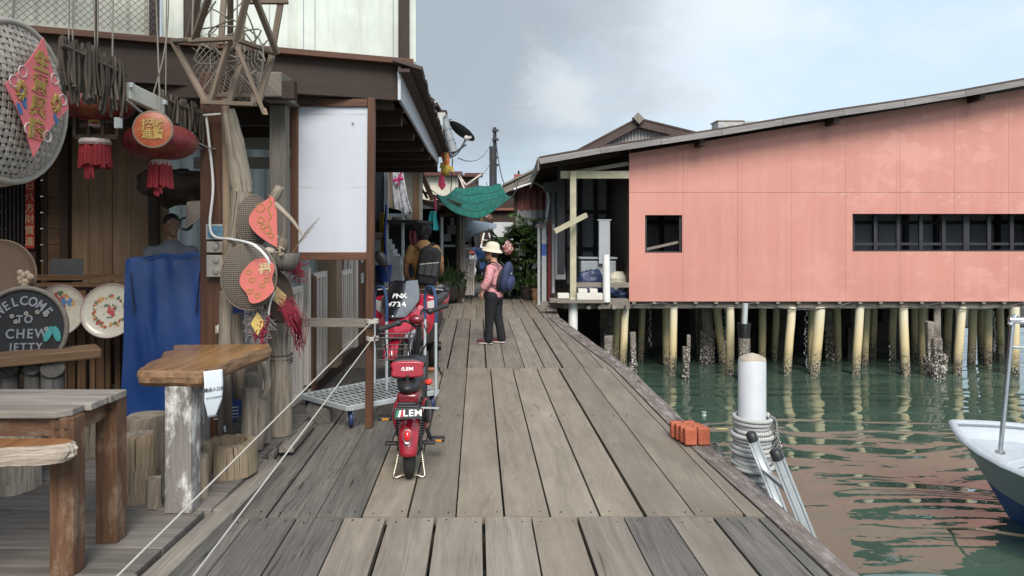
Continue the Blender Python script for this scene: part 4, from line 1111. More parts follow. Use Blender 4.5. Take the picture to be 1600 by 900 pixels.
def slab(poly, z, th, mtop, mside, name, parent=None, args=None, wob=.012):
    """live edge slab: outline bulges at mid thickness"""
    n = len(poly); cx_ = sum(p[0] for p in poly)/n; cy_ = sum(p[1] for p in poly)/n
    mb = MB(); rings = []
    prof = [(0,-th,.93),(1,-th*.75,.985),(2,-th*.4,1.0),(3,-th*.12,.985),(4,0,.965)]
    vs = []
    nz = [R.uniform(-1,1) for _ in range(n*8)]
    for ri, z_, k in prof:
        for i,(x_,y_) in enumerate(poly):
            w_ = wob*(nz[(i*3+ri*7) % len(nz)])*(1 if ri < 4 else .4)
            L_ = math.hypot(x_-cx_, y_-cy_); sh = (1-k)*.45
            vs.append(V((cx_+(x_-cx_)*(1-sh/L_+w_/L_), cy_+(y_-cy_)*(1-sh/L_+w_/L_), z+z_+(w_*.3 if ri<4 else 0))))
    fs = []; uvs = []; o = len(mb.v)
    for r_ in range(4):
        for i in range(n):
            j = (i+1) % n; mb.m = 1
            mb.add([vs[r_*n+i], vs[r_*n+j], vs[(r_+1)*n+j], vs[(r_+1)*n+i]], [(0,1,2,3)], [[(i*.06,r_*.03),((i+1)*.06,r_*.03),((i+1)*.06,(r_+1)*.03),(i*.06,(r_+1)*.03)]])
    mb.m = 0; ou = R.uniform(0,20)
    mb.add([vs[4*n+i] for i in range(n)], [tuple(range(n))], [[(p[1]*1.0+p[0]*.25+ou, p[0]) for p in poly]])
    mb.add([vs[i] for i in range(n)], [tuple(reversed(range(n)))], [[(0,0)]*n])
    return mb
def smoothpoly(pts, n=6):
    out = []
    k = len(pts)
    for i in range(k):
        p0, p1, p2, p3 = (V((*pts[(i+q) % k],0)) for q in (-1,0,1,2))
        for j in range(n):
            t_ = j/n; v = .5*((2*p1)+(p2-p0)*t_+(2*p0-5*p1+4*p2-p3)*t_*t_+(3*p1-p0-3*p2+p3)*t_**3); out.append((v.x, v.y))
    return out
W_barkpale = wood('pale bark edge', (.20,.15,.11), (.62,.54,.45), .75, 1.6, .7, .1, .9)
W_rough = wood('rough slab edge', (.12,.06,.03), (.36,.22,.12), .7, 1.4, .7, .1, .8)
W_rednat = wood('reddish slab wood', (.13,.05,.02), (.33,.155,.065), .4, .6, .3, .1, .15)
st_ = T('live_edge_bench', 'reddish live edge slab bench with pale bark rim in the corner', 'bench', (-2.9, 3.2, FZ))
P_ = smoothpoly([(-3.9,3.36),(-3.1,3.37),(-2.62,3.36),(-2.45,3.33),(-2.32,3.35),(-2.03,3.345),(-1.955,3.30),(-2.00,3.24),(-2.2,3.20),(-2.45,3.10),(-2.8,2.98),(-3.3,2.9),(-3.9,2.9)], 6)
slab(P_, .755, .085, None, None, 'seat').part('seat', [W_rednat, W_barkpale], st_, smooth=35)
for x_, y_ in ((-2.75,3.14),(-3.5,3.14)):
    mb = MB(); mb.box((x_,y_,(FZ+.68)/2),(.10,.10,.68-FZ)); mb.part('leg', W_leg, st_, bevel=.006)
bt = T('live_edge_bar', 'honey coloured live edge bar slab on a whitewashed square post', 'bar table', (-1.98, 4.7, FZ))
P_ = smoothpoly([(-2.13,4.19),(-2.00,4.165),(-1.90,4.17),(-1.77,4.16),(-1.735,4.25),(-1.72,4.5),(-1.70,4.8),(-1.67,5.12),(-1.9,5.15),(-2.2,5.13),(-2.34,5.10),(-2.26,4.92),(-2.29,4.82),(-2.22,4.70),(-2.20,4.45),(-2.16,4.30)], 5)
slab(P_, .905, .095, None, None, 'tabletop', wob=.008).part('tabletop', [W_honey, W_rough], bt, smooth=35)
t_ = wood('whitewashed post', (.13,.115,.105), (.31,.29,.27), .85, 1, .8, .2, .5, blotch=(.68,.67,.65), blotchamt=.95)
mb = MB(); mb.box((-1.90,4.25,(FZ+.81)/2),(.15,.13,.812-FZ)); mb.part('leg', t_, bt, bevel=.004)
mb = MB(); mb.box((-2.12,4.95,(FZ+.81)/2),(.13,.12,.812-FZ)); mb.part('leg', t_, bt, bevel=.004)
q = T('paper_notice', 'white paper notice hanging off the corner of the bar slab', 'notice', (-1.73,4.2,.6))
def pp(u, v):
    a = V((-1.745,4.150,.905)); dirx = V((.085,.085,0))*(.9-.25*(1-v)**2*(.6)); 
    w0 = 1.0 if v > .35 else .45+.55*(v/.35)
    return a + dirx*(u*w0 + (1-w0)*.55) + V((0.006+.012*math.sin(v*3.0), -.006-.01*math.sin(v*3), -.265*(1-v)))
mb = MB(); mb.grid(pp, 8, 14); mb.part('sheet', paint('white paper', (.60,.65,.70), .7, .05, 4, 0, .02), q, solid=.002, smooth=60)
mb = MB(); fr = frame((-1.745+.048,4.150+.038,.905-.105), (.7,.7,0), (0,0,1)); fr.translation = fr.translation + V((.012,-.02,0))
textmesh(mb, '需品入口处', .024, fr, .0008); fr2 = fr.copy(); fr2.translation = fr.translation + V((0,0,-.045)); textmesh(mb, 'PAY AT THE ENTRANCE', .009, fr2, .0008); mb.part('lettering', black_p, q)
# stumps
def stumpwob(seed, a=.07):
    rr = random.Random(seed); ph = [rr.uniform(0,6.28) for _ in range(5)]
    return lambda an, z: 1 + a*(math.sin(2*an+ph[0]) + .7*math.sin(3*an+ph[1]+z*2) + .45*math.sin(7*an+ph[2]) + .3*math.sin(13*an+ph[3]+z*4))
def stool(px, py, r, h, label, seed, m=None, flare=.06):
    c = G(px, py, FZ); c.y += r*.6; c.x = X(px, c.y); m = m or W_bark
    q = T('log_stool', label, 'log stool', (c.x, c.y, FZ), 'log stools around the shop yard')
    mb = MB(); wb = stumpwob(seed)
    mb.lathe([(r*(1+flare),0),(r*(1+flare*.3),h*.15),(r*.98,h*.5),(r,h*.85),(r*.97,h-.012),(r*.93,h)], 40, Matrix.Translation((c.x,c.y,FZ)), wb)
    mb.part('bark', m, q, smooth=40)
    mb = MB(); mb.lathe([(r*.95,h-.012),(r*.90,h+.003),(r*.5,h+.004),(.001,h+.004)], 40, Matrix.Translation((c.x,c.y,FZ)), wb); mb.part('cut_end', W_drift, q, smooth=40)
W_stump = wood('stump bark', (.13,.09,.055), (.46,.365,.255), .9, 1.1, 1.1, .25, 1.0)
stool(216,787,.083,.40,'smooth tall log stool in front of the tarp, left of the whitewashed post',1,W_stump)
stool(228,745,.125,.385,'wider log stool half behind the smooth tall one',2)
stool(241,795,.042,.17,'small broken log end beside the whitewashed post foot',3)
stool(310,778,.060,.24,'slim log stool right of the whitewashed post',5,W_stump)
stool(26,770,.125,.42,'pale barked log stool under the plank table at left',6,W_barkpale)
stool(135,716,.075,.30,'dark log stool behind the table legs',7)
stool(60,735,.11,.36,'log stool further back beneath the plank table',8)
c = G(343,750,FZ)
mb = MB(); wb = stumpwob(17,.03); cx_, cy_ = c.x, c.y+.16
vs = []; n = 40
for i in range(n+1):
    a = rad(-100 + 318*i/n); k = wb(a,0)
    for (r_, z_) in ((.185*k,.0),(.178*k,.13),(.172*k+.003*math.sin(i*2.3),.205+.006*math.sin(i*1.9)),(.120*k,.208+.006*math.sin(i*2.7)),(.115*k,.12),(.122*k,.0)):
        vs.append(V((cx_+r_*math.cos(a), cy_+r_*math.sin(a), FZ+z_)))
fs = []; uvs = []
for i in range(n):
    for j in range(5): 
        fs.append((i*6+j,(i+1)*6+j,(i+1)*6+j+1,i*6+j+1)); uvs.append([(j*.15,i*.035),(j*.15,i*.035+.035),(j*.15+.15,i*.035+.035),(j*.15+.15,i*.035)])
for i in (0, n): fs.append(tuple(i*6+j for j in (range(6) if i else reversed(range(6))))); uvs.append([(0,0)]*6)
mb.add(vs, fs, uvs); mb.thing('hollow_stump', 'hollow split stump open on one side near the driftwood posts', 'stump', W_stump, smooth=40)
mb = MB(); mb.ell(P(306,712,4.75), (.05,.05,.05), None, 14, 8, heap(0,1,4)); mb.tube(arc(P(302,698,4.75), .045, 0, 200, 8), .016, 6); mb.thing('driftwood_knot', 'gnarled driftwood knot between the slim stool and hollow stump', 'driftwood', W_drift, smooth=60)

# ================================================================ TARP, SHELF, TRAYS
t = NT('blue tarpaulin'); co = t.coord(); n = t.noise(t.mapping(co,(1,1,.4)), 2.6, 3, .5, .8); n2 = t.noise(co, 16, 4, .6, .8)
cr = t.math('ABSOLUTE', t.math('SUBTRACT', n, .5)); t.base(t.ramp(t.noise(co, 2.2, 5, .6), [(.3,(.011,.042,.165)),(.7,(.020,.068,.23))])); t.set(rough=.34)
t.bump(t.math('ADD', t.math('MULTIPLY', t.math('MINIMUM', cr, .12), 3.0), t.math('MULTIPLY', n2, .12)), .35, .03); tarp = t.m
mb = MB(); x0,x1 = X(200,5.75)-.02, X(326,5.75)-.01
def tz(u, v):
    """u around the front half, v up"""
    fold = (.010*math.sin(u*17+v*3+2*math.sin(v*4)) + .006*math.sin(u*39+1+7*v)*v + .012*math.sin(v*5+u*4) + .012*math.sin(u*9-v*11)*(1-v))
    k = .035*(1-v)
    if u < .18: xx = x0-k + fold*.4; yy = 6.5 - (u/.18)*.74
    elif u < .82: xx = x0-k + (u-.18)/.64*(x1-x0+2*k); yy = 5.76 - k + fold
    else: xx = x1+k; yy = 5.76 + (u-.82)/.18*.74
    return V((xx, yy, FZ+.01 + (1.38)*v + (.0 if v < 1 else .01*math.sin(u*30))))
mb.grid(tz, 60, 24)
mb.grid(lambda u, v: V((x0+(x1-x0)*u, 5.76+.74*v, FZ+1.39+.03*math.sin(u*3.14)*math.sin(v*3.14)+.012*math.sin(u*17+v*9))), 16, 12)
tc_ = mb.thing('tarp_cover', 'tall blue tarpaulin cover draped over stacked goods', 'tarp', tarp, smooth=60)
mb = MB()
for k, (xx_, zz_) in enumerate(((x0+.05,FZ+1.28),(x1-.05,FZ+1.28))): mb.tube([(xx_,5.735,zz_),(xx_+.03*(1-2*k),5.73,zz_-.32)], .005, 5)
mb.part('tie_cord', black_p, tc_)
sh = T('driftwood_shelf', 'shelf of one thick plank on grey driftwood legs', 'shelf', P(40,640,5.3))
mb = MB(); a = P(-60,566,5.15); b = P(141,548,5.62); mb.bar(a+V((0,.12,-.02)), b+V((0,.12,-.02)), .30, .075, up=(0,0,1)); mb.part('plank', W_rough, sh, bevel=.012)
for q, w_ in ((10,.09),(48,.07),(80,.10)):
    mb = MB(); aa = P(q,575,5.45); mb.tube(spline([V((aa.x,5.45,FZ)), V((aa.x+.03,5.42,.35)), V((aa.x-.02,5.5,.6)), V((aa.x+.01,5.45,aa.z))],4), w_*.8, 10); mb.part('leg', W_decko, sh, smooth=60)
# plates -----------------------------------------------------------------
def disc(r, depth, M, lip=.012, n=48):
    mb = MB(); mb.lathe([(.001,.0),(r*.80,.0),(r*.93,depth*.6),(r*.985,depth),(r,depth-.003),(r*.985,depth-.012),(r*.93,depth*.5-.012),(r*.78,-.010),(.001,-.010)], n, M); return mb
def tilt(c, nrm, up=(0,0,1)):
    n_ = V(nrm).normalized(); x_ = V(up).cross(n_).normalized(); y_ = n_.cross(x_); M = Matrix((x_, y_, n_)).transposed().to_4x4(); M.translation = V(c); return M
cream = paint('cream enamel', (.50,.47,.38), .3, .12, 5, 0, .05, (.16,.10,.06), .55, coat=.3)
rimc = paint('mauve enamel rim', (.42,.30,.30), .35, .2, 8)
def flowers(mb, M, r, z, cols, rr):
    for k, (rad_, n, s_) in enumerate(cols):
        pass
def tray(px, py, d, r, label, seed, ring):
    rr = random.Random(seed); M = tilt(P(px,py,d), (.12,-1,.22)); q = T('enamel_tray', label, 'tray', M @ V((0,-r,0)), 'painted enamel trays on the counter')
    disc(r, .025, M).part('dish', cream, q, smooth=40)
    mb = MB(); mb.lathe([(r*.955,.021),(r*.99,.0275),(r*1.008,.022),(r*.99,.014)], 48, M, cap=False); mb.part('rim', rimc, q, smooth=60)
    for nm, col, lst in (('painted_petals', (.36,.05,.045), 0), ('painted_leaves', (.045,.12,.05), 1), ('painted_sprigs', (.42,.22,.06), 2)):
        mb = MB()
        spots = [(rr.uniform(0,6.28), r*.55*(1+rr.uniform(-.12,.12)), .018) for _ in range(26)] if ring else [(rr.gauss(1.6,.55), r*rr.uniform(.15,.72), .020) for _ in range(20)]
        if ring and lst == 0: spots += [(rr.uniform(0,6.28), r*rr.uniform(0,.2), .024) for _ in range(14)]
        if ring and lst == 1: spots += [(rr.uniform(0,6.28), r*rr.uniform(.2,.3), .015) for _ in range(9)]
        for a, rd, s_ in spots:
            s2 = s_*rr.uniform(.5,1.2); an = rr.uniform(0,6.28)
            pts = [(rd*math.cos(a)+s2*math.cos(an+t_)*(1 if k_%2 else .55), rd*math.sin(a)+s2*math.sin(an+t_)*(1 if k_%2 else .55)) for k_, t_ in enumerate([i*6.283/10 for i in range(10)])]
            mb.prism(pts, M @ Matrix.Translation((0,0,.0008+rr.uniform(0,.0012))), .0008)
        mb.part(nm, paint(nm, col, .5, .4, 60), q)
    if not ring:
        mb = MB()
        for s_ in (-1,1): mb.prism([(0,0),(.03*s_,.045),(.05*s_,.02),(.035*s_,-.005),(.045*s_,-.03),(.015*s_,-.03)][::s_], M @ Matrix.Translation((.06,.08,.004)), .002)
        mb.part('painted_butterfly', paint('painted butterfly', (.06,.16,.34), .5, .3, 40), q)
tray(172,486,6.62,.245,'round cream enamel tray with a ring of red flowers',3,True)
tray(92,486,6.66,.235,'cream enamel tray with a blue butterfly and loose sprigs',4,False)
M = tilt(P(-2,432,6.3), (.1,-1,.12)); q = T('round_tray', 'large plain brown round tray leaning at far left', 'tray', M @ V((0,-.31,0)))
disc(.31,.02,M).part('dish', paint('brown tray', (.115,.075,.05), .6, .2, 5), q, smooth=40)
mb = MB(); mb.lathe([(.303,.018),(.312,.024),(.318,.014)], 48, M, cap=False); mb.part('rim', paint('tray rim', (.22,.16,.11), .5), q, smooth=50)
mb = MB()
for k in range(12): mb.ell(P(40+R.uniform(-9,9),436+R.uniform(-12,12),6.2), (.03,.02,.03), None, 8, 6)
mb.part('shell_flower', paint('dried flower', (.34,.27,.20), .8, .4, 30), q, smooth=60)
# welcome board
M = tilt(P(36,515,5.6), (.12,-1,.10)); rb = .315
q = T('welcome_board', 'round rope rimmed board lettered WELCOME TO CHEW JETTY', 'sign', M @ V((0,-rb,0)))
mb = MB(); mb.lathe([(.001,-.012),(rb,-.012),(rb,.0),(.001,.0)], 48, M); mb.part('board', paint('slate board', (.026,.026,.028), .8, .4, 7), q, smooth=40)
mb = MB(); mb.tube([M @ V((rb*math.cos(i*6.2832/64), rb*math.sin(i*6.2832/64), .004)) for i in range(64)], .018, 8, closed=True); mb.part('rope_rim', paint('dim rope', (.22,.19,.15), .9, .4, 45, 0, .5), q, smooth=60)
lett = paint('grey stencil', (.27,.28,.31), .75, .25, 30)
mb = MB()
def arctext(txt, rad_, a0, a1, size):
    for i, ch in enumerate(txt):
        a = rad(a0 + (a1-a0)*i/(len(txt)-1)); mm = M @ Matrix.Translation((rad_*math.cos(a), rad_*math.sin(a), .004)) @ Matrix.Rotation(a-math.pi/2, 4, 'Z'); textmesh(mb, ch, size, mm, .004, .002, .85)
arctext('WELCOME', .215, 143, 38, .098)
for txt, y_, s_, x_ in (('TO', .075, .085, .01), ('CHEW', -.035, .10, .03), ('JETTY', -.135, .085, .03)):
    textmesh(mb, txt, s_, M @ Matrix.Translation((x_, y_, .004)), .004, .002, .9, 1.25)
mb.part('lettering', lett, q)
mb = MB()
for s_ in (-1,1): mb.lathe([(.001,0),(.030,0),(.030,.008),(.001,.010)], 16, M @ Matrix.Translation((.215+s_*.03,-.035,.003)) @ Matrix.Rotation(s_*.35,4,'Z') @ Matrix.Diagonal((.85,2.1,1,1)))
mb.part('sandals', paint('sandal aqua', (.06,.30,.30), .6, .3, 9), q, smooth=50)
mb = MB()
for x_, y_ in ((-.08,.10),(.02,.12),(.10,.13),(.16,.11),(-.2,.05),(-.22,-.05),(.17,.0),(-.05,.06)):
    for k in range(5): mb.ell(M @ V((x_+.011*math.cos(k*1.257), y_+.011*math.sin(k*1.257), .008)), (.009,.006,.009), None, 6, 4)
mb.part('shell_flowers', paint('shell flower', (.36,.33,.29), .7, .3, 20), q, smooth=60)
# laptop, couplet
q = T('laptop', 'dark open laptop screen on the counter rail', 'laptop', P(105,443,6.95))
mb = MB(); mb.prism([(-.155,0),(.145,0),(.13,.225),(-.165,.225)], tilt(P(104,441,6.95),(.15,-1,.25)), .012); mb.part('screen', black_p, q, bevel=.004)
mb = MB(); mb.box(P(106,443,7.05)+V((0,.03,-.01)), (.30,.2,.015)); mb.part('keyboard', black_p, q, bevel=.003)
q = T('couplet_banner', 'narrow red couplet banner with pale characters on the wall', 'banner', P(46,390,8.05))
mb = MB(); a = P(40,281,8.06); b = P(54,388,8.06); mb.box(((a.x+b.x)/2, 8.06, (a.z+b.z)/2), (.10, .006, a.z-b.z)); mb.part('paper', paint('couplet red', (.33,.022,.02), .7, .2, 9), q)
mb = MB()
for i, ch in enumerate('日八方財寶進'):
    textmesh(mb, ch, .105, frame(((a.x+b.x)/2, 8.052, a.z-.07-.122*i), (1,0,0), (0,0,1)), .001)
mb.part('characters', paint('banner gold', (.50,.40,.22), .6), q)
mb = MB(); c = P(204,412,7.9)
# ================================================================ BASKET WITH DIAMOND POSTER
n_ = V((.985,-.04,-.05)).normalized(); bc = P(20,160,3.62); M = tilt(bc, n_)
q = T('woven_basket', 'big shallow woven basket hung high with a pink diamond poster', 'basket', bc - V((0,0,.44)))
cane = wood('cane strip', (.24,.21,.175), (.56,.51,.45), .7, 1, .3, .25, .2)
rb = .385
def domez(r_): k = r_/rb; return .09*(1-k**3.0) + .0
mb = MB(); pitch = .0335; N_ = int(rb/pitch)
for di in (0, 1):
    for i in range(-N_, N_+1):
        y_ = i*pitch; half = math.sqrt(max(0, rb*rb - y_*y_)); ns = max(4, int(half*2/pitch*2)); w_ = .0195
        if half < .05: continue
        vs = []; 
        for k in range(ns+1):
            x_ = -half + 2*half*k/ns; kk = x_/pitch
            off = .0035*math.cos(math.pi*kk)*(1 if (i % 2 == 0) else -1)*(1 if di == 0 else -1)
            for s_ in (-w_/2, w_/2):
                px_, py_ = (x_, y_+s_) if di == 0 else (y_+s_, x_)
                vs.append(M @ V((px_, py_, domez(min(rb, math.hypot(px_,py_))) + off)))
        fs = [(k*2, k*2+2, k*2+3, k*2+1) for k in range(ns)]; o_ = R.uniform(0,9)
        mb.add(vs, fs, [[(k*.016+o_,0),(k*.016+.016+o_,0),(k*.016+.016+o_,.02),(k*.016+o_,.02)] for k in range(ns)])
mb.part('weave', cane, q, solid=.003)
mb = MB(); 
for rr_, zz_, tt in ((rb+.004,.006,.016),(rb+.012,-.03,.014),(rb+.016,-.062,.018)):
    mb.tube([M @ V((rr_*math.cos(i*6.2832/72), rr_*math.sin(i*6.2832/72), zz_+.002*math.sin(i*3))) for i in range(72)], tt, 8, closed=True)
mb.part('rim', cane, q, smooth=60)
Mp = tilt(P(30,150,3.62)+n_*.095, (.985,-.07,-.02)); Mp = Mp @ Matrix.Rotation(rad(-5),4,'Z')
def curved(poly): return poly
mb = MB(); hw, hh = .222, .300
pts = []
for (ax_, ay_), (bx_, by_) in (((0,hh),(-hw,0)),((-hw,0),(0,-hh)),((0,-hh),(hw,0)),((hw,0),(0,hh))):
    for k in range(8): t_ = k/8; s_ = 1 - .10*math.sin(math.pi*t_); pts.append(((ax_+(bx_-ax_)*t_)*s_, (ay_+(by_-ay_)*t_)*s_))
mb.prism(pts, Mp, .004); po = mb.part('poster', paint('pink felt', (.66,.16,.17), .85, .12, 12, 0, .1), q)
gold = paint('gold felt', (.34,.22,.05), .6, .3, 40, 0, .2)
mb = MB()
for i, ch in enumerate('生意興隆'): textmesh(mb, ch, .105, Mp @ Matrix.Translation((0,.168-.112*i,.006)), .003, .004)
mb.part('characters', gold, po)
mb = MB()
for sx_ in (-1, 1):
    for k in range(10):
        a = k*.628; mb.tube([Mp @ V((sx_*.122+.036*math.cos(a), -.0+.05*math.sin(a), .006)), Mp @ V((sx_*.122+.018*math.cos(a+1.2), .0+.022*math.sin(a+1.2), .007))], .006, 5)
mb.part('gold_coins', gold, po)
mb = MB()
for x_, y_ in ((-.10,-.02),(-.12,-.09),(-.095,-.055),(.13,-.08)): mb.lathe([(.001,0),(.022,0),(.022,.003),(.001,.003)], 12, Mp @ Matrix.Translation((x_,y_,.004)) @ Matrix.Rotation(.6,4,'Z') @ Matrix.Diagonal((.6,1.4,1,1)))
mb.part('blue_motif', paint('blue felt', (.06,.14,.30), .8), po)
mb = MB()
for x_, y_ in ((-.12,.09),(.10,.12),(-.05,-.17),(.08,-.18),(-.17,.03),(.17,.03)):
    mb.tube([Mp @ V((x_+.028*math.cos(i*.785), y_+.028*math.sin(i*.785), .005)) for i in range(8)], .0035, 5, closed=True)
mb.part('silver_outline', paint('silver thread', (.5,.42,.40), .5), po)
mb = MB()
mb.tube([bc+V((0,0,.40)), V((bc.x,bc.y+.1,3.8))], .006, 6)
mb.part('hanger', paint('old wire', (.22,.2,.17), .8, .3, 30), q)

# ================================================================ STICK VALANCES, LAMP, LANTERNS
W_stick = wood('grey twig', (.045,.035,.028), (.17,.14,.11), .9, 1.2, .6, .5, .7)
def valance(p0, p1, ztop_, h_, label, n):
    q = T('stick_valance', label, 'stick valance', (-2.4, (p0+p1)/2, ztop_-h_), 'stick valances hung along the shop eave')
    mb = MB(); 
    for i in range(n):
        d = p0 + (p1-p0)*(i+.5)/n; hh_ = h_*R.uniform(.72,1.12); x_ = -2.4 + R.uniform(-.03,.035); zt_ = ztop_ + R.uniform(-.01,.05)
        mb.tube(spline([(x_,d,zt_),(x_+R.uniform(-.015,.015),d+R.uniform(-.02,.02),zt_-hh_*.5),(x_+R.uniform(-.02,.02),d+R.uniform(-.02,.02),zt_-hh_)],3), R.uniform(.006,.011), 6)
    mb.part('sticks', W_stick, q, kind='stuff', smooth=60)
    mb = MB(); mb.tube([(-2.38,p0-.03,ztop_-.02),(-2.38,p1+.03,ztop_-.04)], .012, 6); mb.tube([(-2.42,p0,ztop_-.1),(-2.42,p1,ztop_-.1)], .014, 6); mb.part('rail', W_stick, q)
    mb = MB()
    for d in (p0+.1, p1-.1): mb.tube([(-2.4,d,ztop_), (-2.4,d+.02,3.8)], .0045, 5)
    mb.part('hanging_wire', paint('old wire', (.2,.2,.2)), q)
valance(3.92,4.52,2.70,.31,'shaggy grey stick valance nearest the big basket',70)
valance(5.00,5.95,2.62,.27,'shaggy grey stick valance beyond the white light box',95)
q = T('light_box', 'long white tube light box between the stick valances', 'light', (-2.4,4.78,2.5))
mb = MB(); mb.box((-2.39,4.79,2.555),(.05,.46,.105),Euler((rad(-3),0,0))); mb.part('housing', paint('light box white', (.56,.55,.48), .5, .1, 5, 0, .03, (.3,.26,.18), .5), q, bevel=.006)
mb = MB(); mb.box((-2.355,4.56,2.60),(.02,.03,.03)); mb.box((-2.355,5.0,2.57),(.02,.03,.03)); mb.part('bracket', galv, q)
mb = MB(); mb.tube(sag((-2.36,4.5,2.5),(-2.38,5.9,2.33),.06,12), .008, 6); mb.tube(sag((-2.36,4.55,2.49),(-2.3,5.3,2.40),.05,10), .007, 6); mb.tube(sag((-2.34,5.3,2.40),(-2.28,5.7,2.33),.03,8),.006,5)
mb.thing('lamp_cable', 'pale cable drooping below the light box and stick valance', 'cable', paint('grey cable', (.3,.3,.29), .6))
redl = paint('lantern red', (.13,.008,.010), .5, .45, 5, 0, .15, (.35,.16,.03), .55)
redt = paint('tassel red', (.24,.008,.014), .7, .3, 12, 0, .2)
def lantern(c, r, hgt, label, tass, med):
    q = T('red_lantern', label, 'lantern', c - V((0,0,hgt)), 'red lanterns under the shop eave')
    mb = MB(); n = 16
    prof = [(r*math.sin(math.pi*(i/14))**.8 if 0 < i < 14 else .001, -hgt/2*math.cos(math.pi*i/14)) for i in range(15)]
    mb.lathe(prof, 48, Matrix.Translation(c), lambda a, z: 1 - .035*abs(math.sin(a*8))); mb.part('shade', redl, q, smooth=50)
    mb = MB(); mb.lathe([(.05,-.015),(.055,-.015),(.055,.02),(.001,.02)], 20, Matrix.Translation(c+V((0,0,hgt/2)))); mb.lathe([(.05,-.01),(.056,-.01),(.056,.02),(.001,.02)], 20, Matrix.Translation(c-V((0,0,hgt/2+.012)))); mb.part('cap', gold, q, smooth=40)
    tz_ = c.z - hgt/2 - .02; tx = c.x + tass[0]
    mb = MB()
    for i in range(34):
        a = i*6.283/34; rr_ = tass[2]*R.uniform(.75,1.05); mb.tube([(tx+rr_*.85*math.cos(a), c.y+rr_*.85*math.sin(a), tz_), (tx+rr_*1.03*math.cos(a), c.y+rr_*1.03*math.sin(a), tz_-tass[1]*R.uniform(.85,1.0))], .010, 5)
    for i in range(8): mb.tube([(tx+R.uniform(-.02,.02), c.y-tass[2]*.5, tz_), (tx+R.uniform(-.03,.03), c.y-tass[2]*.6, tz_-tass[1]*R.uniform(1.1,1.3))], .008, 5)
    mb.part('tassel', redt, q, kind='stuff')
    mb = MB(); mb.lathe([(tass[2]*.9,-.02),(tass[2]*.98,-.01),(tass[2]*.9,.015),(.001,.018)], 20, Matrix.Translation((tx,c.y,tz_))); mb.part('tassel_collar', paint('collar', (.36,.28,.25), .5, .4, 50), q, smooth=40)
    if med:
        mm = tilt(P(*med), (.25,-1,.05)); mb = MB(); mb.lathe([(.001,0),(.112,0),(.118,.008),(.118,.02),(.108,.024),(.001,.026)], 36, mm); mo = mb.part('medallion', paint('medallion orange', (.30,.06,.018), .4, .35, 18, 0, .1, (.4,.2,.05), .5), q, smooth=40)
        mb = MB(); mb.tube([mm @ V((.112*math.cos(i*.1309),.112*math.sin(i*.1309),.018)) for i in range(48)], .008, 6, closed=True); mb.part('medallion_rim', paint('medallion rim', (.16,.12,.09), .6, .4, 30), mo)
        mb = MB(); 
        for ch, x_, y_ in (('招',-.032,.028),('財',.030,.030),('進',-.030,-.034),('寶',.032,-.034)): textmesh(mb, ch, .068, mm @ Matrix.Translation((x_,y_,.028)), .002, .0015)
        mb.part('characters', gold, mo)
    mb = MB(); mb.tube([c+V((0,0,hgt/2)), V((c.x-.05,c.y,3.8))], .005, 5); mb.part('cord', paint('old wire', (.2,.2,.2)), q)
lantern(P(251,222,4.9), .235, .235, 'red lantern with a gold lettered orange medallion', (-.0,.175,.072), (240,203,4.62))
lantern(P(152,165,4.75), .225, .20, 'dusty dark red lantern behind the big woven basket', (.0,.0,.06), None)
q = T('hanging_tassel', 'bright red fringe tassel hanging from a dark iron scroll', 'tassel', P(149,275,4.7))
c = P(149,222,4.7); mb = MB()
for i in range(40):
    a = i*6.283/40; rr_ = .088*R.uniform(.8,1.05); mb.tube([(c.x+rr_*.9*math.cos(a), c.y+rr_*.9*math.sin(a), c.z), (c.x+rr_*math.cos(a), c.y+rr_*math.sin(a), c.z-.165*R.uniform(.85,1.03))], .011, 5)
for i in range(9): mb.tube([(c.x+R.uniform(-.02,.02), c.y-.05, c.z), (c.x+R.uniform(-.03,.03), c.y-.06, c.z-.225*R.uniform(.9,1.1))], .009, 5)
mb.part('fringe', redt, q, kind='stuff')
mb = MB(); mb.lathe([(.09,-.02),(.097,-.005),(.088,.018),(.02,.022),(.001,.022)], 24, Matrix.Translation(c)); mb.part('collar', paint('collar', (.3,.3,.3)), q, smooth=40)
mb = MB()
for (a_, b_) in (((118,180),(186,182)),((118,182),(118,214)),((186,182),(184,214)),((118,214),(186,214)),((140,180),(140,214)),((162,180),(162,214)),((126,196),(178,188))): mb.bar(P(*a_,4.72), P(*b_,4.72), .02, .03)
mb.tube([P(150,180,4.72), V((P(150,180,4.72).x,4.72,3.8))], .006, 5)
mb.part('iron_scroll', W_dark, q)
mb = MB(); mb.box(P(185,192,4.6), (.048,.02,.068)); mb.thing('white_tag', 'small white plastic tag under the dusty red lantern', 'tag', white_p, bevel=.004)
# wire mesh across the upper left
mb = MB()
fo = lambda s, z: a0 + wx*s + wn_*.09 + V((0,0,z))
smax = onwall(250)[0]; H_ = 1.0; step = .052
k = -H_
while k < smax:
    s0, s1 = max(0,k), min(smax,k+H_)
    if s1 > s0:
        mb.bar(fo(s0, 3.22+(s0-k)), fo(s1, 3.22+(s1-k)), .0035, .0035); mb.bar(fo(s0, 3.22+H_-(s0-k)), fo(s1, 3.22+H_-(s1-k)), .0035, .0035)
    k += step
mb.part('wire_mesh', paint('wire', (.10,.10,.09), .6, .3, 30, .5), shop, kind='stuff')
mb = MB()
for q_, z0_, s_ in ((105,3.2,.1),(150,3.15,-.05),(258,2.5,.02)): 
    mb.tube(spline([P(q_-6,120,4.9) if q_ != 258 else P(222,200,4.9), P(q_,60,4.9)+V((.01,0,0)), V((X(q_+3,4.9),4.9,3.8))],5), .005, 5)
mb.part('hanging_wire', paint('old wire', (.2,.2,.2)), shop)

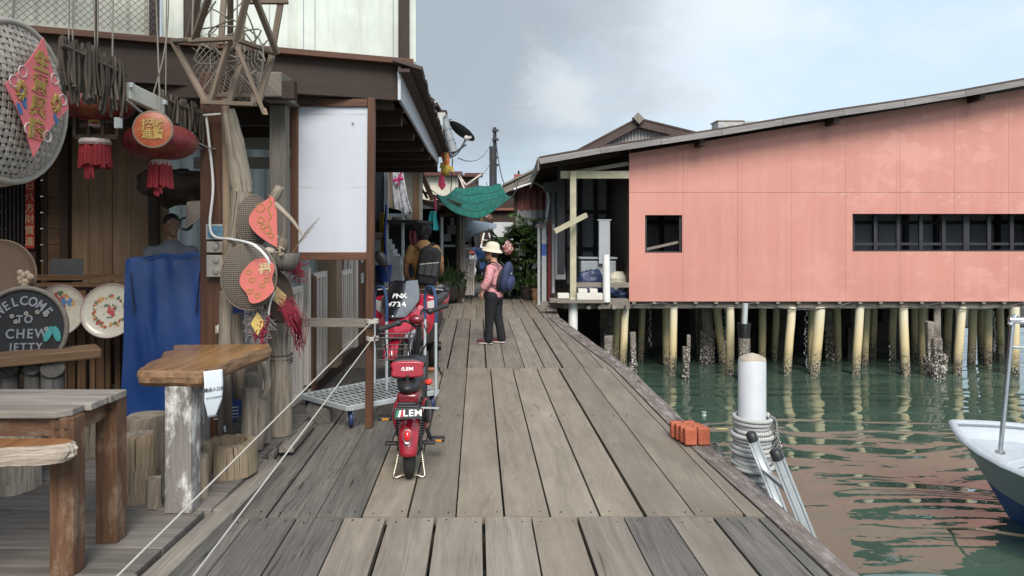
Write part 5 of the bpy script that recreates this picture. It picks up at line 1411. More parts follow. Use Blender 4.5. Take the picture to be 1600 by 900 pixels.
# ================================================================ FISH TRAP
ft = T('fish_trap', 'hanging fish trap of splayed wooden struts with chicken wire', 'fish trap', P(350,172,5.1))
def FP(px, py, d): return P(px, py, d)
struts = [((302,62),5.0,(437,64),5.0),((437,64),5.0,(426,88),5.4)]
W_trap = wood('trap timber', (.10,.075,.055), (.28,.22,.165), .8, 1, .6, .25, .4)
segs = [((296,64,5.0),(372,60,4.95)),((372,63,4.95),(430,84,5.3)),((318,160,5.05),(398,163,5.0)),((398,163,5.0),(395,150,5.4)),((318,160,5.05),(330,150,5.4)),((330,150,5.4),(395,150,5.4)),
        ((338,-40,4.7),(303,64,5.0)),((318,-40,5.1),(293,66,5.3)),((395,-40,4.8),(368,66,4.95)),((352,-30,5.5),(345,70,5.4)),((385,-20,5.5),(372,92,5.4)),
        ((270,64,5.3),(324,164,5.05)),((356,72,5.0),(330,160,5.05)),((378,96,5.35),(358,160,5.2)),((371,74,4.95),(413,178,5.0)),((396,-10,4.9),(433,84,5.2)),((441,-10,5.3),(424,90,5.35)),((425,88,5.35),(404,160,5.2)),
        ((388,3,5.3),(450,3,5.3)),((272,64,5.3),(300,62,5.0)),((360,-30,5.0),(360,120,5.5))]
for (a, b) in segs:
    mb = MB(); mb.bar(P(*a), P(*b), .042, .028); mb.part('strut', W_trap, ft, bevel=.004)
mb = MB(); rr = random.Random(5)
def netpt(u, v):
    c = P(352, 100, 5.25); x_ = (u-.5)*.62*(1-.35*v); return V((c.x+x_+.03*math.sin(v*7+u*3), 5.30+.18*math.sin(u*3.14)*1.0, c.z+.22-.45*v+.04*math.sin(u*6.28)))
for i in range(30):
    off = (i-15)/15
    for s_ in (1,-1):
        pts = []
        for k in range(16):
            u = i/15-.5 + s_*(k/15)*.5 - (0 if s_ > 0 else -.0); v = k/15
            if 0 <= u <= 1: pts.append(netpt(u, v))
        if len(pts) > 2: mb.tube(pts, .0028, 4)
for k in range(9):
    mb.tube(spline([P(rr.uniform(285,430),rr.uniform(-10,60),5.0+rr.uniform(-.1,.3)), P(rr.uniform(300,420),rr.uniform(40,110),5.1), P(rr.uniform(310,410),rr.uniform(90,160),5.15)],5), .006, 5)
mb.part('netting', paint('net twine', (.20,.18,.15), .9, .3, 30), ft, kind='stuff')
mb = MB(); mb.lathe([(.022,0),(.012,.03),(.004,.045),(.001,.046)], 8, Matrix.Translation(P(414,179,5.0))); mb.part('wooden_bob', W_pale, ft)
mb = MB(); mb.tube([P(370,60,5.1), V((X(372,5.1),5.1,3.8))], .006, 5); mb.tube([P(300,62,5.1), V((X(305,5.1),5.1,3.8))], .006, 5); mb.part('hanging_wire', paint('old wire', (.2,.2,.2)), ft)

# ================================================================ DRIFTWOOD AND ORNAMENTS ON THE FRONT POSTS
def drift(pts, rs, label, m=W_drift, n=12, name='driftwood_log', group=None):
    mb = MB(); sp = spline([P(*p) for p in pts], 5); k = len(sp)
    rr_ = []
    for i in range(k):
        t_ = i/(k-1)*(len(rs)-1); a = int(min(t_, len(rs)-2)); rr_.append((rs[a]+(rs[a+1]-rs[a])*(t_-a))*R.uniform(.96,1.04))
    mb.tube(sp, rr_, n); return mb.thing(name, label, 'driftwood', m, group, smooth=60)
drift([(357,172,5.5),(366,220,5.5),(376,280,5.5),(379,302,5.5)], [.045,.07,.078,.075], 'upper bleached driftwood trunk leaning beside the shop post')
drift([(378,300,5.48),(374,345,5.48),(366,398,5.5)], [.078,.075,.06], 'lower driftwood length with a sawn top below the bleached trunk')
drift([(354,455,5.4),(352,520,5.4),(350,600,5.4),(352,680,5.5)], [.05,.045,.05,.05], 'thin pale driftwood pole behind the bar slab')
drift([(368,490,5.45),(372,560,5.45),(376,620,5.5)], [.055,.05,.05], 'brown barked driftwood pole behind the netted plaque', W_bark)
drift([(390,712,5.2),(390,660,5.2),(391,606,5.22)], [.058,.055,.056], 'short round driftwood bollard in front of the post')
drift([(398,700,5.35),(404,655,5.35),(396,610,5.3),(392,585,5.35)], [.06,.075,.06,.04], 'twisted driftwood root behind the short bollard')
drift([(413,690,5.5),(412,600,5.5),(413,540,5.5)], [.05,.048,.045], 'grey driftwood pole between bollard and thick post', W_grey)
drift([(437,678,5.8),(437,600,5.8),(436,490,5.85)], [.10,.092,.088], 'thick driftwood post bound with two wire bands', W_drift, 18)
drift([(410,560,5.3),(418,600,5.28),(412,620,5.28)], [.02,.025,.015], 'small driftwood limb clinging to the twisted root')
mb = MB()
for z_ in (Z(553,5.85), Z(560,5.85), Z(500,5.85), Z(565,5.85)): mb.tube(arc((X(436.5,5.83),5.83,z_), .098, 0, 360, 24, V((1,0,0)), V((0,1,0))), .007, 5)
mb.thing('wire_binding', 'dark wire bands wound round the thick driftwood post', 'wire', paint('dark wire', (.06,.055,.05), .6, .3, 30))
at = T('antler_branch', 'forked bleached branch like an antler beside the blank board', 'branch', P(410,390,5.4))
mb = MB(); mb.tube(spline([P(386,392,5.5),P(402,350,5.45),P(424,318,5.42),P(438,292,5.4)],5), [.022]*4+[.026]*4+[.032]*4+[.036]*3+[.030], 10); mb.part('stem', W_drift, at, smooth=60)
mb = MB(); mb.tube(spline([P(424,314,5.42),P(440,328,5.38),P(458,346,5.36),P(474,370,5.34)],5), [.024,.023,.022,.021,.020,.019,.018,.017,.016,.015,.014,.012,.010,.008,.006,.005], 10); mb.part('prong', W_drift, at, smooth=60)
# woven hats with red paper charms
redp = paint('red foil charm', (.48,.055,.05), .4, .25, 20, 0, .15)
redp2 = paint('coral paper charm', (.54,.13,.11), .6, .15, 20, 0, .1)
t = NT('fine basket weave'); uv = t.coord('UV'); w1 = t.wave(uv, 28, .6, 'X', 1); w2 = t.wave(uv, 22, .6, 'Y', 1)
wv = t.math('MULTIPLY', w1, w2); t.base(t.ramp(wv, [(0,(.075,.06,.048)),(.3,(.19,.155,.125)),(1,(.36,.31,.25))])); t.set(rough=.8); t.bump(wv, .9, .01)
WEAVE = t.m
def charm_basket(px, py, d, rx, ry, nrm, label, depth):
    M = tilt(P(px,py,d), nrm); q = T('woven_tray', label, 'woven tray', M @ V((0,-ry,0)))
    mb = MB()
    def fn(u, v):
        r_ = u; a = v*6.2832; k = 1
        x_, y_ = rx*r_*math.cos(a), ry*r_*math.sin(a); return M @ V((x_, y_, depth*(1-r_**2.2)))
    nu, nv = 12, 40; mb.grid(fn, nu, nv)
    # planar weave coordinates
    mb.uv = [[((M.inverted() @ V(mb.v[i])).x*1.0, (M.inverted() @ V(mb.v[i])).y*1.0) for i in f] for f in mb.f]
    mb.part('weave', WEAVE, q, solid=.006, smooth=60)
    mb = MB(); mb.tube([M @ V((rx*math.cos(i*.1309), ry*math.sin(i*.1309), 0)) for i in range(48)], .0075, 8, closed=True); mb.part('rim', W_bark, q, smooth=60)
    return q, M
q, M = charm_basket(389,432,5.22,.185,.235,(.35,-1,.05),'oval woven tray with a coral red charm on the driftwood',.05)
Mp = M @ Matrix.Translation((.055,-.02,.062))
pts = smoothpoly([(-.10,.05),(-.02,.135),(.06,.145),(.115,.09),(.10,.0),(.11,-.08),(.04,-.15),(-.04,-.165),(-.07,-.10),(-.115,-.03)],5)
mb = MB(); mb.prism(pts, Mp, .006); po = mb.part('charm', redp2, q)
mb = MB(); textmesh(mb, '福', .085, Mp @ Matrix.Translation((.05,.07,.008)), .002, .002); mb.part('gold_character', paint('pale gold', (.62,.48,.25), .5, .2, 30), po)
mb = MB()
for x_, y_ in ((-.04,.0),(.03,-.04),(-.05,-.08),(.0,-.11),(-.06,.055),(.06,-.0)): mb.tube([Mp @ V((x_+(.008+.002*i)*math.cos(i*.8), y_+(.008+.002*i)*math.sin(i*.8), .0075)) for i in range(10)], .0035, 5)
mb.part('gold_swirls', gold, po)
q, M = charm_basket(396,346,5.45,.12,.195,(.75,-1,.0),'woven tray with a red half moon paper charm by the antler branch',.05)
M2 = tilt(P(411,344,5.36), (.35,-1,0)); Mp = M2
pts = [(.10,-.20)] + [(.085-.19*math.sin(math.pi*i/14)**.9*1.0+.015*i/14, -.19+.385*i/14) for i in range(1,14)] + [(.03,.195),(.075,.16),(.095,.08)]
pts.reverse()
mb = MB(); mb.prism(pts, Mp, .006); po = mb.part('charm', redp2, q)
mb = MB()
for x_, y_, r_ in ((-.02,.09,.03),(-.015,.0,.022),(.03,-.07,.024),(.0,-.045,.016),(.055,-.11,.018)): mb.tube([Mp @ V((x_+r_*math.cos(i*.52), y_+r_*math.sin(i*.52), .0075)) for i in range(12)], .0035, 5, closed=True)
mb.tube([Mp @ V((.045+.012*math.sin(i*1.3), .15-.02*i, .0075)) for i in range(12)], .0045, 5)
mb.part('gold_swirls', gold, po)
# shell pot and gourd
q = T('shell_planter', 'grey coconut husk pot with a dried gourd and shells', 'planter', P(443,426,5.55))
M = Matrix.Translation(P(444,424,5.5)); mb = MB(); mb.lathe([(.02,0),(.07,.01),(.105,.06),(.12,.12),(.115,.135),(.10,.12),(.08,.06),(.001,.03)], 24, M, stumpwob(9,.04)); mb.part('husk', W_decko, q, smooth=50)
mb = MB(); mb.ell(P(441,383,5.42), (.042,.045,.065), None, 16, 10); mb.tube([P(443,372,5.42), P(446,355,5.42)], [.02,.01], 8); mb.part('gourd', W_bark, q, smooth=60)
mb = MB()
for k in range(24): a = R.uniform(0,6.28); mb.ell(P(438,392,5.37)+V((.03*math.cos(a)*R.random(), -.01, .03*math.sin(a))), .007, None, 6, 4)
mb.part('seed_pods', paint('seed pod', (.36,.29,.20), .8), q)
mb = MB(); mb.ell(P(422,392,5.42), (.05,.04,.035), None, 12, 8, heap(0,1,9)); mb.ell(P(428,372,5.45), (.04,.03,.035), None, 12, 8); mb.part('shells', paint('old shell', (.42,.37,.31), .7, .25, 12), q, smooth=60)
mb = MB()
for k in range(5): mb.tube(spline([P(455,398,5.5), P(466+3*k,382-5*k,5.5), P(480+5*k,368-7*k,5.5)],3), .0022, 4)
mb.part('dry_stalks', paint('dry stalk', (.2,.17,.12), .9), q)
# oval plaque with diamond and red netting
M = tilt(P(433,462,5.5), (.9,-1,.12)) @ Matrix.Rotation(rad(14),4,'Z'); q = T('oval_plaque', 'dark oval plaque with a gold diamond and red netting', 'plaque', P(433,505,5.5))
mb = MB(); mb.lathe([(.001,-.01),(.2,-.01),(.205,.0),(.2,.012),(.001,.008)], 36, M @ Matrix.Diagonal((.62,1,1,1))); mb.part('board', W_dark, q, smooth=40)
mb = MB(); mb.prism([(0,-.09),(.055,0),(0,.09),(-.055,0)], M @ Matrix.Translation((.01,-.02,.012)), .004); mb.part('diamond', paint('gold paper', (.45,.30,.13), .5, .3, 30), q)
rednet = paint('red nylon netting', (.25,.016,.036), .6, .3, 20)
mb = MB(); rr = random.Random(3)
for k in range(60):
    a = V(P(442+rr.gauss(0,6), 478+rr.gauss(0,8), 5.42)); b = P(462+rr.gauss(0,8), 498+rr.gauss(0,10), 5.45); c_ = P(468+rr.gauss(0,4), 520+rr.uniform(-5,55)*rr.random(), 5.6)
    mb.tube(spline([a,b,c_],4), .0021, 4)
mb.part('red_netting', rednet, q, kind='stuff')
mb = MB()
for k in range(60):
    a = P(rr.uniform(452,470), rr.uniform(412,430), 5.7); mb.tube(spline([a, a+V((rr.gauss(0,.03),0,rr.gauss(0,.03))), a+V((rr.gauss(0,.04),0,rr.gauss(-.02,.04)))],4), .0026, 4)
mb.thing('red_net_bundle', 'bundle of red netting stuffed behind the husk pot', 'netting', rednet, kind='thing')
# netted plaque with yellow diamond
M = tilt(P(404,508,5.3), (.3,-1,.0)); q = T('net_plaque', 'grey netted plaque with a yellow diamond under the coral charm', 'plaque', P(404,545,5.3))
mb = MB(); rr = random.Random(8)
for k in range(150):
    a = rr.uniform(0,6.28); r_ = math.sqrt(rr.random()); x_, y_ = .075*r_*math.cos(a), .165*r_*math.sin(a)
    mb.tube([M @ V((x_,y_,0)), M @ V((x_+rr.gauss(0,.02),y_+rr.gauss(0,.03),.02*rr.random())), M @ V((x_+rr.gauss(0,.03),y_+rr.gauss(0,.04),.02*rr.random()))], .0045, 4)
mb.part('netting', paint('grey netting', (.17,.15,.145), .8, .5, 30), q, kind='stuff')
mb = MB(); mb.prism([(0,-.085),(.048,0),(0,.085),(-.048,0)], M @ Matrix.Translation((-.005,.015,.028)), .004); mb.part('diamond', paint('yellow paper', (.55,.40,.12), .5, .2, 30), q)
mb = MB()
for k in range(50):
    x_, y_ = .03+rr.gauss(0,.02), -.08+rr.gauss(0,.05); mb.tube([M @ V((x_,y_,.015)), M @ V((x_+rr.gauss(0,.02),y_+rr.gauss(0,.04),.035))], .004, 4)
mb.part('red_strands', rednet, q, kind='stuff')
# conduit, boxes, photo, shell
q = T('cable_conduit', 'white cable conduit snaking down the dark shop post', 'conduit', P(325,375,5.6))
mb = MB(); mb.tube(spline([P(322,182,5.62),P(326,215,5.62),P(333,290,5.62),P(328,350,5.6),P(336,370,5.58),P(362,374,5.4),P(395,382,5.1),P(415,400,5.08),P(421,412,5.1)],6), .0105, 8); mb.tube([P(318,180,5.6),P(345,178,5.6)],.008,6); mb.part('pipe', white_p, q, smooth=60)
mb = MB(); mb.tube(spline([P(420,430,5.35),P(428,455,5.3),P(421,480,5.3),P(414,560,5.4),P(409,640,5.5)],5), .008, 6); mb.tube(spline([P(340,590,5.5),P(348,640,5.5),P(352,675,5.4)],4), .008, 6); mb.part('cable', white_p, q, smooth=60)
mb = MB(); 
for z_ in (640,645,650,655): mb.tube([P(335,z_,5.62), P(372,z_-4,5.5)], .005, 5)
mb.part('cable_tie', white_p, q)
q = T('photo_print', 'small blue framed photo print fixed to the shop post', 'photo', P(338,373,5.6))
mb = MB(); a = P(338,362,5.64); mb.box(a, (.15,.02,.115)); mb.part('frame', paint('print border', (.42,.40,.34), .5), q)
mb = MB(); mb.box(a+V((.0,-.012,0)), (.125,.006,.09)); mb.part('picture', paint('print blue', (.10,.22,.33), .4, .6, 25), q)
for py_, lab in ((386,'top grey switch box on the shop post below the photo print'),(407,'middle grey switch box on the shop post below the photo print'),(424,'lowest grey switch box on the shop post below the photo print')):
    mb = MB(); mb.box(P(337,py_,5.63), (.125,.05,.085)); q = mb.thing('switch_box', lab, 'switch box', paint('box grey', (.33,.31,.27), .6, .25, 9, 0, .1, (.1,.08,.06), .5), 'switch boxes on the shop post', bevel=.006)
    mb = MB(); mb.ell(P(337,py_,5.60), (.025,.01,.025), None, 10, 6); mb.part('switch', paint('box switch', (.26,.25,.22)), q)
mb = MB(); mb.ell(P(346,514,5.6), (.055,.03,.045), Euler((0,rad(-25),0)).to_matrix(), 14, 10, heap(0,1,12)); mb.thing('conch_shell', 'bleached shell fixed low on the shop post', 'shell', paint('bleached shell', (.55,.50,.43), .6, .2, 12), smooth=60)
mb = MB(); mb.tube(arc(P(290,349,7.0), .055, 0, 360, 24), .012, 6); mb.tube(arc(P(291,350,7.0), .06, 0, 360, 24), .008, 6); mb.thing('wire_coil', 'black coil of wire hanging beside the shopkeeper', 'wire', black_p)
M = tilt(P(312,333,6.4), (-.6,-.5,.7)); mb = MB(); mb.lathe([(.16,0),(.12,.035),(.03,.12),(.001,.14),(.001,.13),(.115,.03),(.155,-.004)], 24, M, cap=False); mb.thing('conical_hat', 'woven conical hat hanging left of the shop post', 'hat', WEAVE, smooth=50)
# ================================================================ PEOPLE
skin1 = paint('tan skin', (.44,.245,.16), .5, .08, 12, 0, .03)
skin2 = paint('brown skin', (.24,.125,.075), .5, .08, 12, 0, .03)
hair = paint('black hair', (.012,.010,.009), .5, .4, 60, 0, .6)
def limb(mb, pts, rs, n=14):
    pts = [V(p) for p in pts]
    sp = spline(pts, 4); k = len(sp); r_ = []
    for i in range(k):
        t_ = i/(k-1)*(len(rs)-1); a = min(int(t_), len(rs)-2); r_.append(rs[a]+(rs[a+1]-rs[a])*(t_-a))
    mb.tube(sp, r_, n); mb.ell(sp[0], r_[0], None, n, 8); mb.ell(sp[-1], r_[-1], None, n, 8)
def hand(mb, w_, d, side, s=1.0):
    """palm + four fingers + thumb; w_ wrist, d pointing direction, side = thumb direction"""
    w_ = V(w_); d = V(d).normalized(); side = V(side).normalized(); nn = d.cross(side)
    mb.tube([w_, w_+d*.05*s, w_+d*.09*s], [.024*s,.036*s,.034*s], 10, flat=.6)
    for k, ln in enumerate((.062,.075,.070,.052)):
        o = w_ + d*.082*s + side*(.026-.0175*k)*s
        mb.tube([o, o+d*ln*.5*s+nn*.006*s, o+d*ln*.9*s+nn*.022*s], [.0095*s,.0088*s,.0075*s], 7)
    o = w_ + d*.03*s + side*.026*s; mb.tube([o, o+side*.025*s+d*.028*s, o+side*.030*s+d*.06*s], [.012*s,.011*s,.009*s], 7)
class Fig:
    def __init__(s, name, label, base, fwd, h, group=None):
        s.q = T(name, label, 'person', base, group); s.o = V(base); s.f = V((fwd[0],fwd[1],0)).normalized(); s.l = V((0,0,1)).cross(s.f); s.h = h
    def __call__(s, f, l, z): return s.o + s.f*f + s.l*l + V((0,0,z))
    def M(s): return Matrix((s.f, s.l, V((0,0,1)))).transposed()
    def head(s, c, skin, r=1.0, turn=0):
        """returns mb with head, ears, nose"""
        mb = MB(); M = s.M() @ Matrix.Rotation(rad(turn), 3, 'Z'); F_ = lambda a,b,cc: c + M @ V((a*r,b*r,cc*r))
        mb.ell(c, (.092*r,.075*r,.112*r), M, 18, 12); mb.ell(F_(.022,0,-.055), (.066*r,.056*r,.062*r), M, 14, 10)
        mb.ell(F_(.094,0,-.018), (.016*r,.013*r,.024*r), M, 10, 8); mb.ell(F_(.082,0,-.066), (.014*r,.026*r,.010*r), M, 10, 8); mb.ell(F_(.075,0,-.098), (.02*r,.024*r,.016*r), M, 10, 8)
        for k in (-1,1): mb.ell(F_(-.004,.077*k,-.012), (.02*r,.010*r,.032*r), M, 10, 8); mb.ell(F_(.072,.032*k,.012), (.018*r,.022*r,.010*r), M, 8, 6)
        return mb, F_
# ---- woman in a hat, profile to the left
d = 11.05
A = Fig('person', 'person in a cream hat, pink patterned shirt and black trousers standing on the deck', (X(772,d), d, 0), (-.93,.36), 1.53)
hc = A(.045, 0, 1.365)
mb, F_ = A.head(hc, skin1, .98, 12)
limb(mb, [A(.0,0,1.20), A(.015,0,1.30)], [.055,.05]); limb(mb, [A(.02,.235,.93), A(.085,.235,.80)], [.037,.028]); hand(mb, A(.085,.235,.80), (.25*A.f + V((0,0,-1))), A.f, .9)
limb(mb, [A(.02,-.235,.93), A(.07,-.225,.80)], [.037,.028]); hand(mb, A(.07,-.225,.80), (.2*A.f + V((0,0,-1))), A.f, .9)
limb(mb, [A(.0,0,1.22), A(0,0,1.0), A(0,0,.76)], [.05,.08,.085])
for k in (1,-1):
    limb(mb, [A(0,0,1.13), A(0,.14*k,1.11), A(-.005,.205*k,1.03), A(.02,.235*k,.93)], [.05,.045,.042,.037])
limb(mb, [A(0,0,.76), A(.01,.085,.68), A(.035,.09,.42), A(.05,.09,.08)], [.07,.07,.05,.038]); limb(mb, [A(0,0,.76), A(-.01,-.085,.68), A(-.02,-.09,.42), A(-.085,-.09,.08)], [.07,.07,.05,.038])
mb.part('body', skin1, A.q, remesh=.009)
mb = MB(); 
limb(mb, [A(0,.0,1.10), A(0,0,1.0), A(.0,0,.76)], [.125,.130,.140], 18); mb.ell(A(0,0,1.125), (.10,.18,.08), A.M(), 18, 10); mb.ell(A(.01,0,.80), (.125,.165,.10), A.M(), 18, 10); mb.ell(A(.05,0,1.02), (.10,.13,.15), A.M(), 18, 10)
for k in (1,-1): limb(mb, [A(0,.155*k,1.13), A(-.01,.205*k,1.03), A(.02,.235*k,.93), A(.06,.235*k,.87)], [.066,.062,.060,.062])
limb(mb, [A(-.005,0,1.17), A(0,0,1.19)], [.066,.058])
t = NT('pink patterned cloth'); co = t.coord(); v1 = t.voro(co, 38, 'DISTANCE_TO_EDGE'); n = t.noise(co, 34, 3, .6, 1.5)
f = t.math('ADD', t.math('MULTIPLY', v1, 3), t.math('MULTIPLY', n, .7))
t.base(t.ramp(f, [(.38,(.60,.47,.46)),(.46,(.50,.07,.10)),(.66,(.42,.04,.07)),(.76,(.58,.35,.36))])); t.set(rough=.85); t.bump(t.noise(co, 14, 3), .4, .02)
mb.part('shirt', t.m, A.q, remesh=.011)
trous = paint('black trousers', (.007,.0075,.011), .85, .4, 9, 0, .4)
mb = MB()
limb(mb, [A(0,0,.80), A(0,0,.72)], [.125,.13]); 
limb(mb, [A(.01,.085,.72), A(.035,.09,.42), A(.045,.09,.24), A(.05,.09,.075)], [.105,.073,.066,.068]); limb(mb, [A(-.01,-.085,.72), A(-.02,-.09,.42), A(-.06,-.09,.24), A(-.085,-.09,.075)], [.105,.073,.066,.068])
mb.part('trousers', trous, A.q, remesh=.011)
mb = MB()
mb.ell(A(0,0,.745), (.12,.165,.035), A.M(), 18, 8); mb.part('shirt_hem', paint('denim hem', (.10,.12,.17), .8, .3, 20), A.q)
shoe_m = paint('maroon shoe', (.09,.022,.03), .6, .4, 30); sole_m = paint('pale sole', (.60,.55,.50), .6, .1, 9)
def shoe(A, f, l, z, ln, up, sole, turn=0):
    M = A.M() @ Matrix.Rotation(rad(turn),3,'Z'); c = A(f, l, z)
    def Q(a, b, cc): return c + M @ V((a,b,cc))
    mb = MB(); mb.ell(Q(.02,0,.042), (ln*.5,.044,.038), M, 16, 8); mb.ell(Q(-.05,0,.062), (.055,.041,.05), M, 14, 8); mb.ell(Q(.09,0,.036), (.055,.045,.03), M, 14, 8)
    ob = mb.part('shoe', up, A.q, remesh=.009)
    mb = MB(); mb.ell(Q(.018,0,.016), (ln*.53,.049,.017), M, 18, 8); mb.part('sole', sole, ob, smooth=50)
shoe(A, .10, .09, 0, .25, shoe_m, sole_m, 8); shoe(A, -.035, -.09, 0, .25, shoe_m, sole_m, -10)
Mh = A.M().to_4x4(); Mh.translation = hc - A.f*.022 + V((0,0,.066))
mb = MB(); mb.lathe([(.140,-.048),(.124,-.018),(.106,.0),(.101,.035),(.088,.070),(.055,.095),(.001,.102)], 28, Mh @ Matrix.Rotation(rad(-9),4,'Y') @ Matrix.Diagonal((1.08,.95,1,1)), lambda a, z: 1 + (.08*math.sin(2*a+.6)+.03*math.sin(5*a) if z < -.01 else .025*math.sin(5*a+z*30)+.02*math.sin(3*a)))
mb.lathe([(.140,-.048),(.09,-.020)], 28, Mh @ Matrix.Rotation(rad(-9),4,'Y') @ Matrix.Diagonal((1.08,.95,1,1)), lambda a, z: 1 + .06*math.sin(2*a), cap=False)
mb.part('hat', paint('cream hat', (.60,.55,.43), .85, .1, 10, 0, .2), A.q, smooth=60)
mb = MB(); mb.ell(hc - A.f*.052 + V((0,0,.0)), (.058,.079,.088), A.M(), 18, 12); mb.part('hair', hair, A.q, smooth=60)
mb = MB()
for k in (-1,1): mb.ell(F_(.082,.034*k,.008), (.012,.028,.020), A.M() @ Matrix.Rotation(rad(12),3,'Z'), 12, 8); mb.bar(F_(.078,.060*k,.012), F_(.0,.080*k,.012), .006, .008)
mb.part('sunglasses', black_p, A.q)
# backpack
bp = T('backpack', 'navy blue backpack worn by the person in the cream hat', 'backpack', A(-.2,0,.8))
navyb = paint('navy nylon', (.022,.034,.085), .7, .3, 18, 0, .3); blk = paint('black nylon', (.014,.014,.017), .75, .4, 18, 0, .3)
Mb = A.M() @ Matrix.Rotation(rad(-12),3,'Y')
mb = MB(); mb.ell(A(-.205,.02,1.01), (.088,.140,.235), Mb, 24, 16); mb.ell(A(-.20,.02,.95), (.095,.142,.19), Mb, 24, 16); mb.part('bag', navyb, bp, remesh=.012)
mb = MB(); mb.ell(A(-.275,.02,.91), (.05,.125,.12), Mb, 18, 10); mb.part('front_pocket', paint('blue nylon', (.028,.045,.11), .7, .3, 18, 0, .3), bp, smooth=60)
mb = MB(); mb.ell(A(-.135,.02,.96), (.05,.165,.20), Mb, 18, 10); mb.part('back_pad', blk, bp, smooth=60)
for k in (1,-1):
    mb = MB(); mb.tube(spline([A(-.14,.10*k,1.16), A(-.03,.115*k,1.225), A(.10,.125*k,1.13), A(.09,.155*k,1.0), A(-.04,.165*k,.90), A(-.14,.13*k,.86)],5), .019, 8, flat=.5); mb.part('strap', blk, bp, smooth=60)
mb = MB(); mb.ell(A(-.295,.05,1.06), (.012,.012,.012), None, 8, 6); mb.part('badge', white_p, bp)

# ---- man in tan shirt, back to camera
d = 11.5
B_ = Fig('person', 'person seen from behind in a tan shirt and shorts with curly black hair', (X(662,d), d, 0), (-.12,1), 1.78)
hc = B_(.035, .0, 1.645)
mb, F_ = B_.head(hc, skin2, 1.05, -8)
limb(mb, [B_(0,0,1.44), B_(.015,0,1.56)], [.066,.058])
limb(mb, [B_(-.01,.245,1.27), B_(.0,.275,1.12), B_(.06,.265,.98), B_(.13,.235,.93)], [.052,.044,.040,.030]); hand(mb, B_(.13,.235,.93), B_.f*1+V((0,0,-.3)), -B_.l, 1.0)
limb(mb, [B_(-.01,-.245,1.27), B_(.0,-.275,1.12), B_(.08,-.26,1.02), B_(.17,-.2,1.03)], [.052,.044,.040,.030]); hand(mb, B_(.17,-.2,1.03), B_.f*1, B_.l, 1.0)
for l_, f_ in ((.105,.02),(-.105,-.03)): limb(mb, [B_(f_,l_,.58), B_(f_,l_,.47), B_(f_-.025,l_*1.02,.34), B_(f_,l_,.10)], [.070,.060,.060,.040])
limb(mb, [B_(0,0,1.46), B_(0,0,1.2), B_(0,0,.9)], [.06,.10,.11])
for k in (1,-1): limb(mb, [B_(0,0,1.40), B_(0,.17*k,1.39), B_(-.01,.225*k,1.33), B_(-.01,.245*k,1.25)], [.06,.055,.05,.05])
for l_, f_ in ((.105,.02),(-.105,-.03)): limb(mb, [B_(0,0,.9), B_(f_,l_*.9,.80), B_(f_,l_,.56)], [.09,.09,.070])
mb.part('body', skin2, B_.q, remesh=.010)
tan = paint('tan cotton', (.30,.165,.065), .85, .15, 9, 0, .4); tan2 = paint('khaki cotton', (.33,.20,.09), .85, .15, 9, 0, .4)
mb = MB(); limb(mb, [B_(0,0,1.42), B_(0,0,1.2), B_(0,0,.92)], [.14,.15,.165], 18); mb.ell(B_(0,0,1.40), (.115,.205,.095), B_.M(), 20, 10); mb.ell(B_(0,0,1.2), (.125,.19,.25), B_.M(), 20, 10); mb.ell(B_(0,0,.92), (.14,.195,.12), B_.M(), 18, 10)
for k in (1,-1): limb(mb, [B_(0,.185*k,1.405), B_(-.01,.232*k,1.30), B_(-.005,.25*k,1.225)], [.075,.066,.068])
limb(mb, [B_(-.005,0,1.47), B_(.005,0,1.505)], [.082,.075]); mb.part('shirt', tan, B_.q, remesh=.012)
mb = MB(); limb(mb, [B_(0,0,.95), B_(0,0,.86)], [.15,.15])
for l_, f_ in ((.105,.02),(-.105,-.03)): limb(mb, [B_(f_,l_,.86), B_(f_,l_*1.05,.70), B_(f_,l_*1.08,.545)], [.125,.110,.108])
mb.part('shorts', tan2, B_.q, remesh=.012)
w_sh = paint('white shoe', (.60,.60,.60), .6, .1, 12)
shoe(B_, .04, .11, 0, .28, w_sh, sole_m); shoe(B_, -.01, -.11, 0, .28, w_sh, sole_m)
mb = MB(); rr = random.Random(4); mb.ell(hc + V((0,0,.035)) - B_.f*.012, (.108,.10,.115), B_.M(), 20, 14); mb.ell(hc - B_.f*.04 + V((0,0,-.03)), (.075,.085,.08), B_.M(), 16, 10)
for k in range(260):
    a = rr.uniform(0,6.28); z_ = rr.uniform(-.55,1); s_ = math.sqrt(max(0,1-z_*z_)); p_ = hc + V((0,0,.035)) + B_.M() @ V((.115*s_*math.cos(a)-.012, .108*s_*math.sin(a), .125*z_))
    if (p_-hc).dot(B_.f) > .05 and z_ < .3: continue
    an = rr.uniform(0,6.28); r_ = rr.uniform(.010,.017)
    mb.tube(arc(p_, r_, an*57, an*57+250, 6, V((math.cos(an),math.sin(an),0)), V((0,0,1))), .0055, 5)
mb.part('hair', hair, B_.q, smooth=60)
bp = T('backpack', 'black and charcoal backpack slung on the tan shirted person', 'backpack', B_(-.2,-.05,1.0))
Mk = B_.M() @ Matrix.Rotation(rad(9),3,'X') 
def K(a, b, cc): return B_(-.215,-.075,1.14) + Mk @ V((a,b,cc))
mb = MB()
bx = [(-.155,-.29),(.155,-.29),(.175,-.1),(.165,.24),(.10,.31),(-.10,.31),(-.165,.24),(-.175,-.1)]
mm = Mk.to_4x4() @ Matrix(((0,0,1,0),(1,0,0,0),(0,1,0,0),(0,0,0,1))); mm.translation = K(-.085,0,0)
mb.prism(bx, mm, .17); mb.part('bag', blk, bp, bevel=.05, smooth=50)
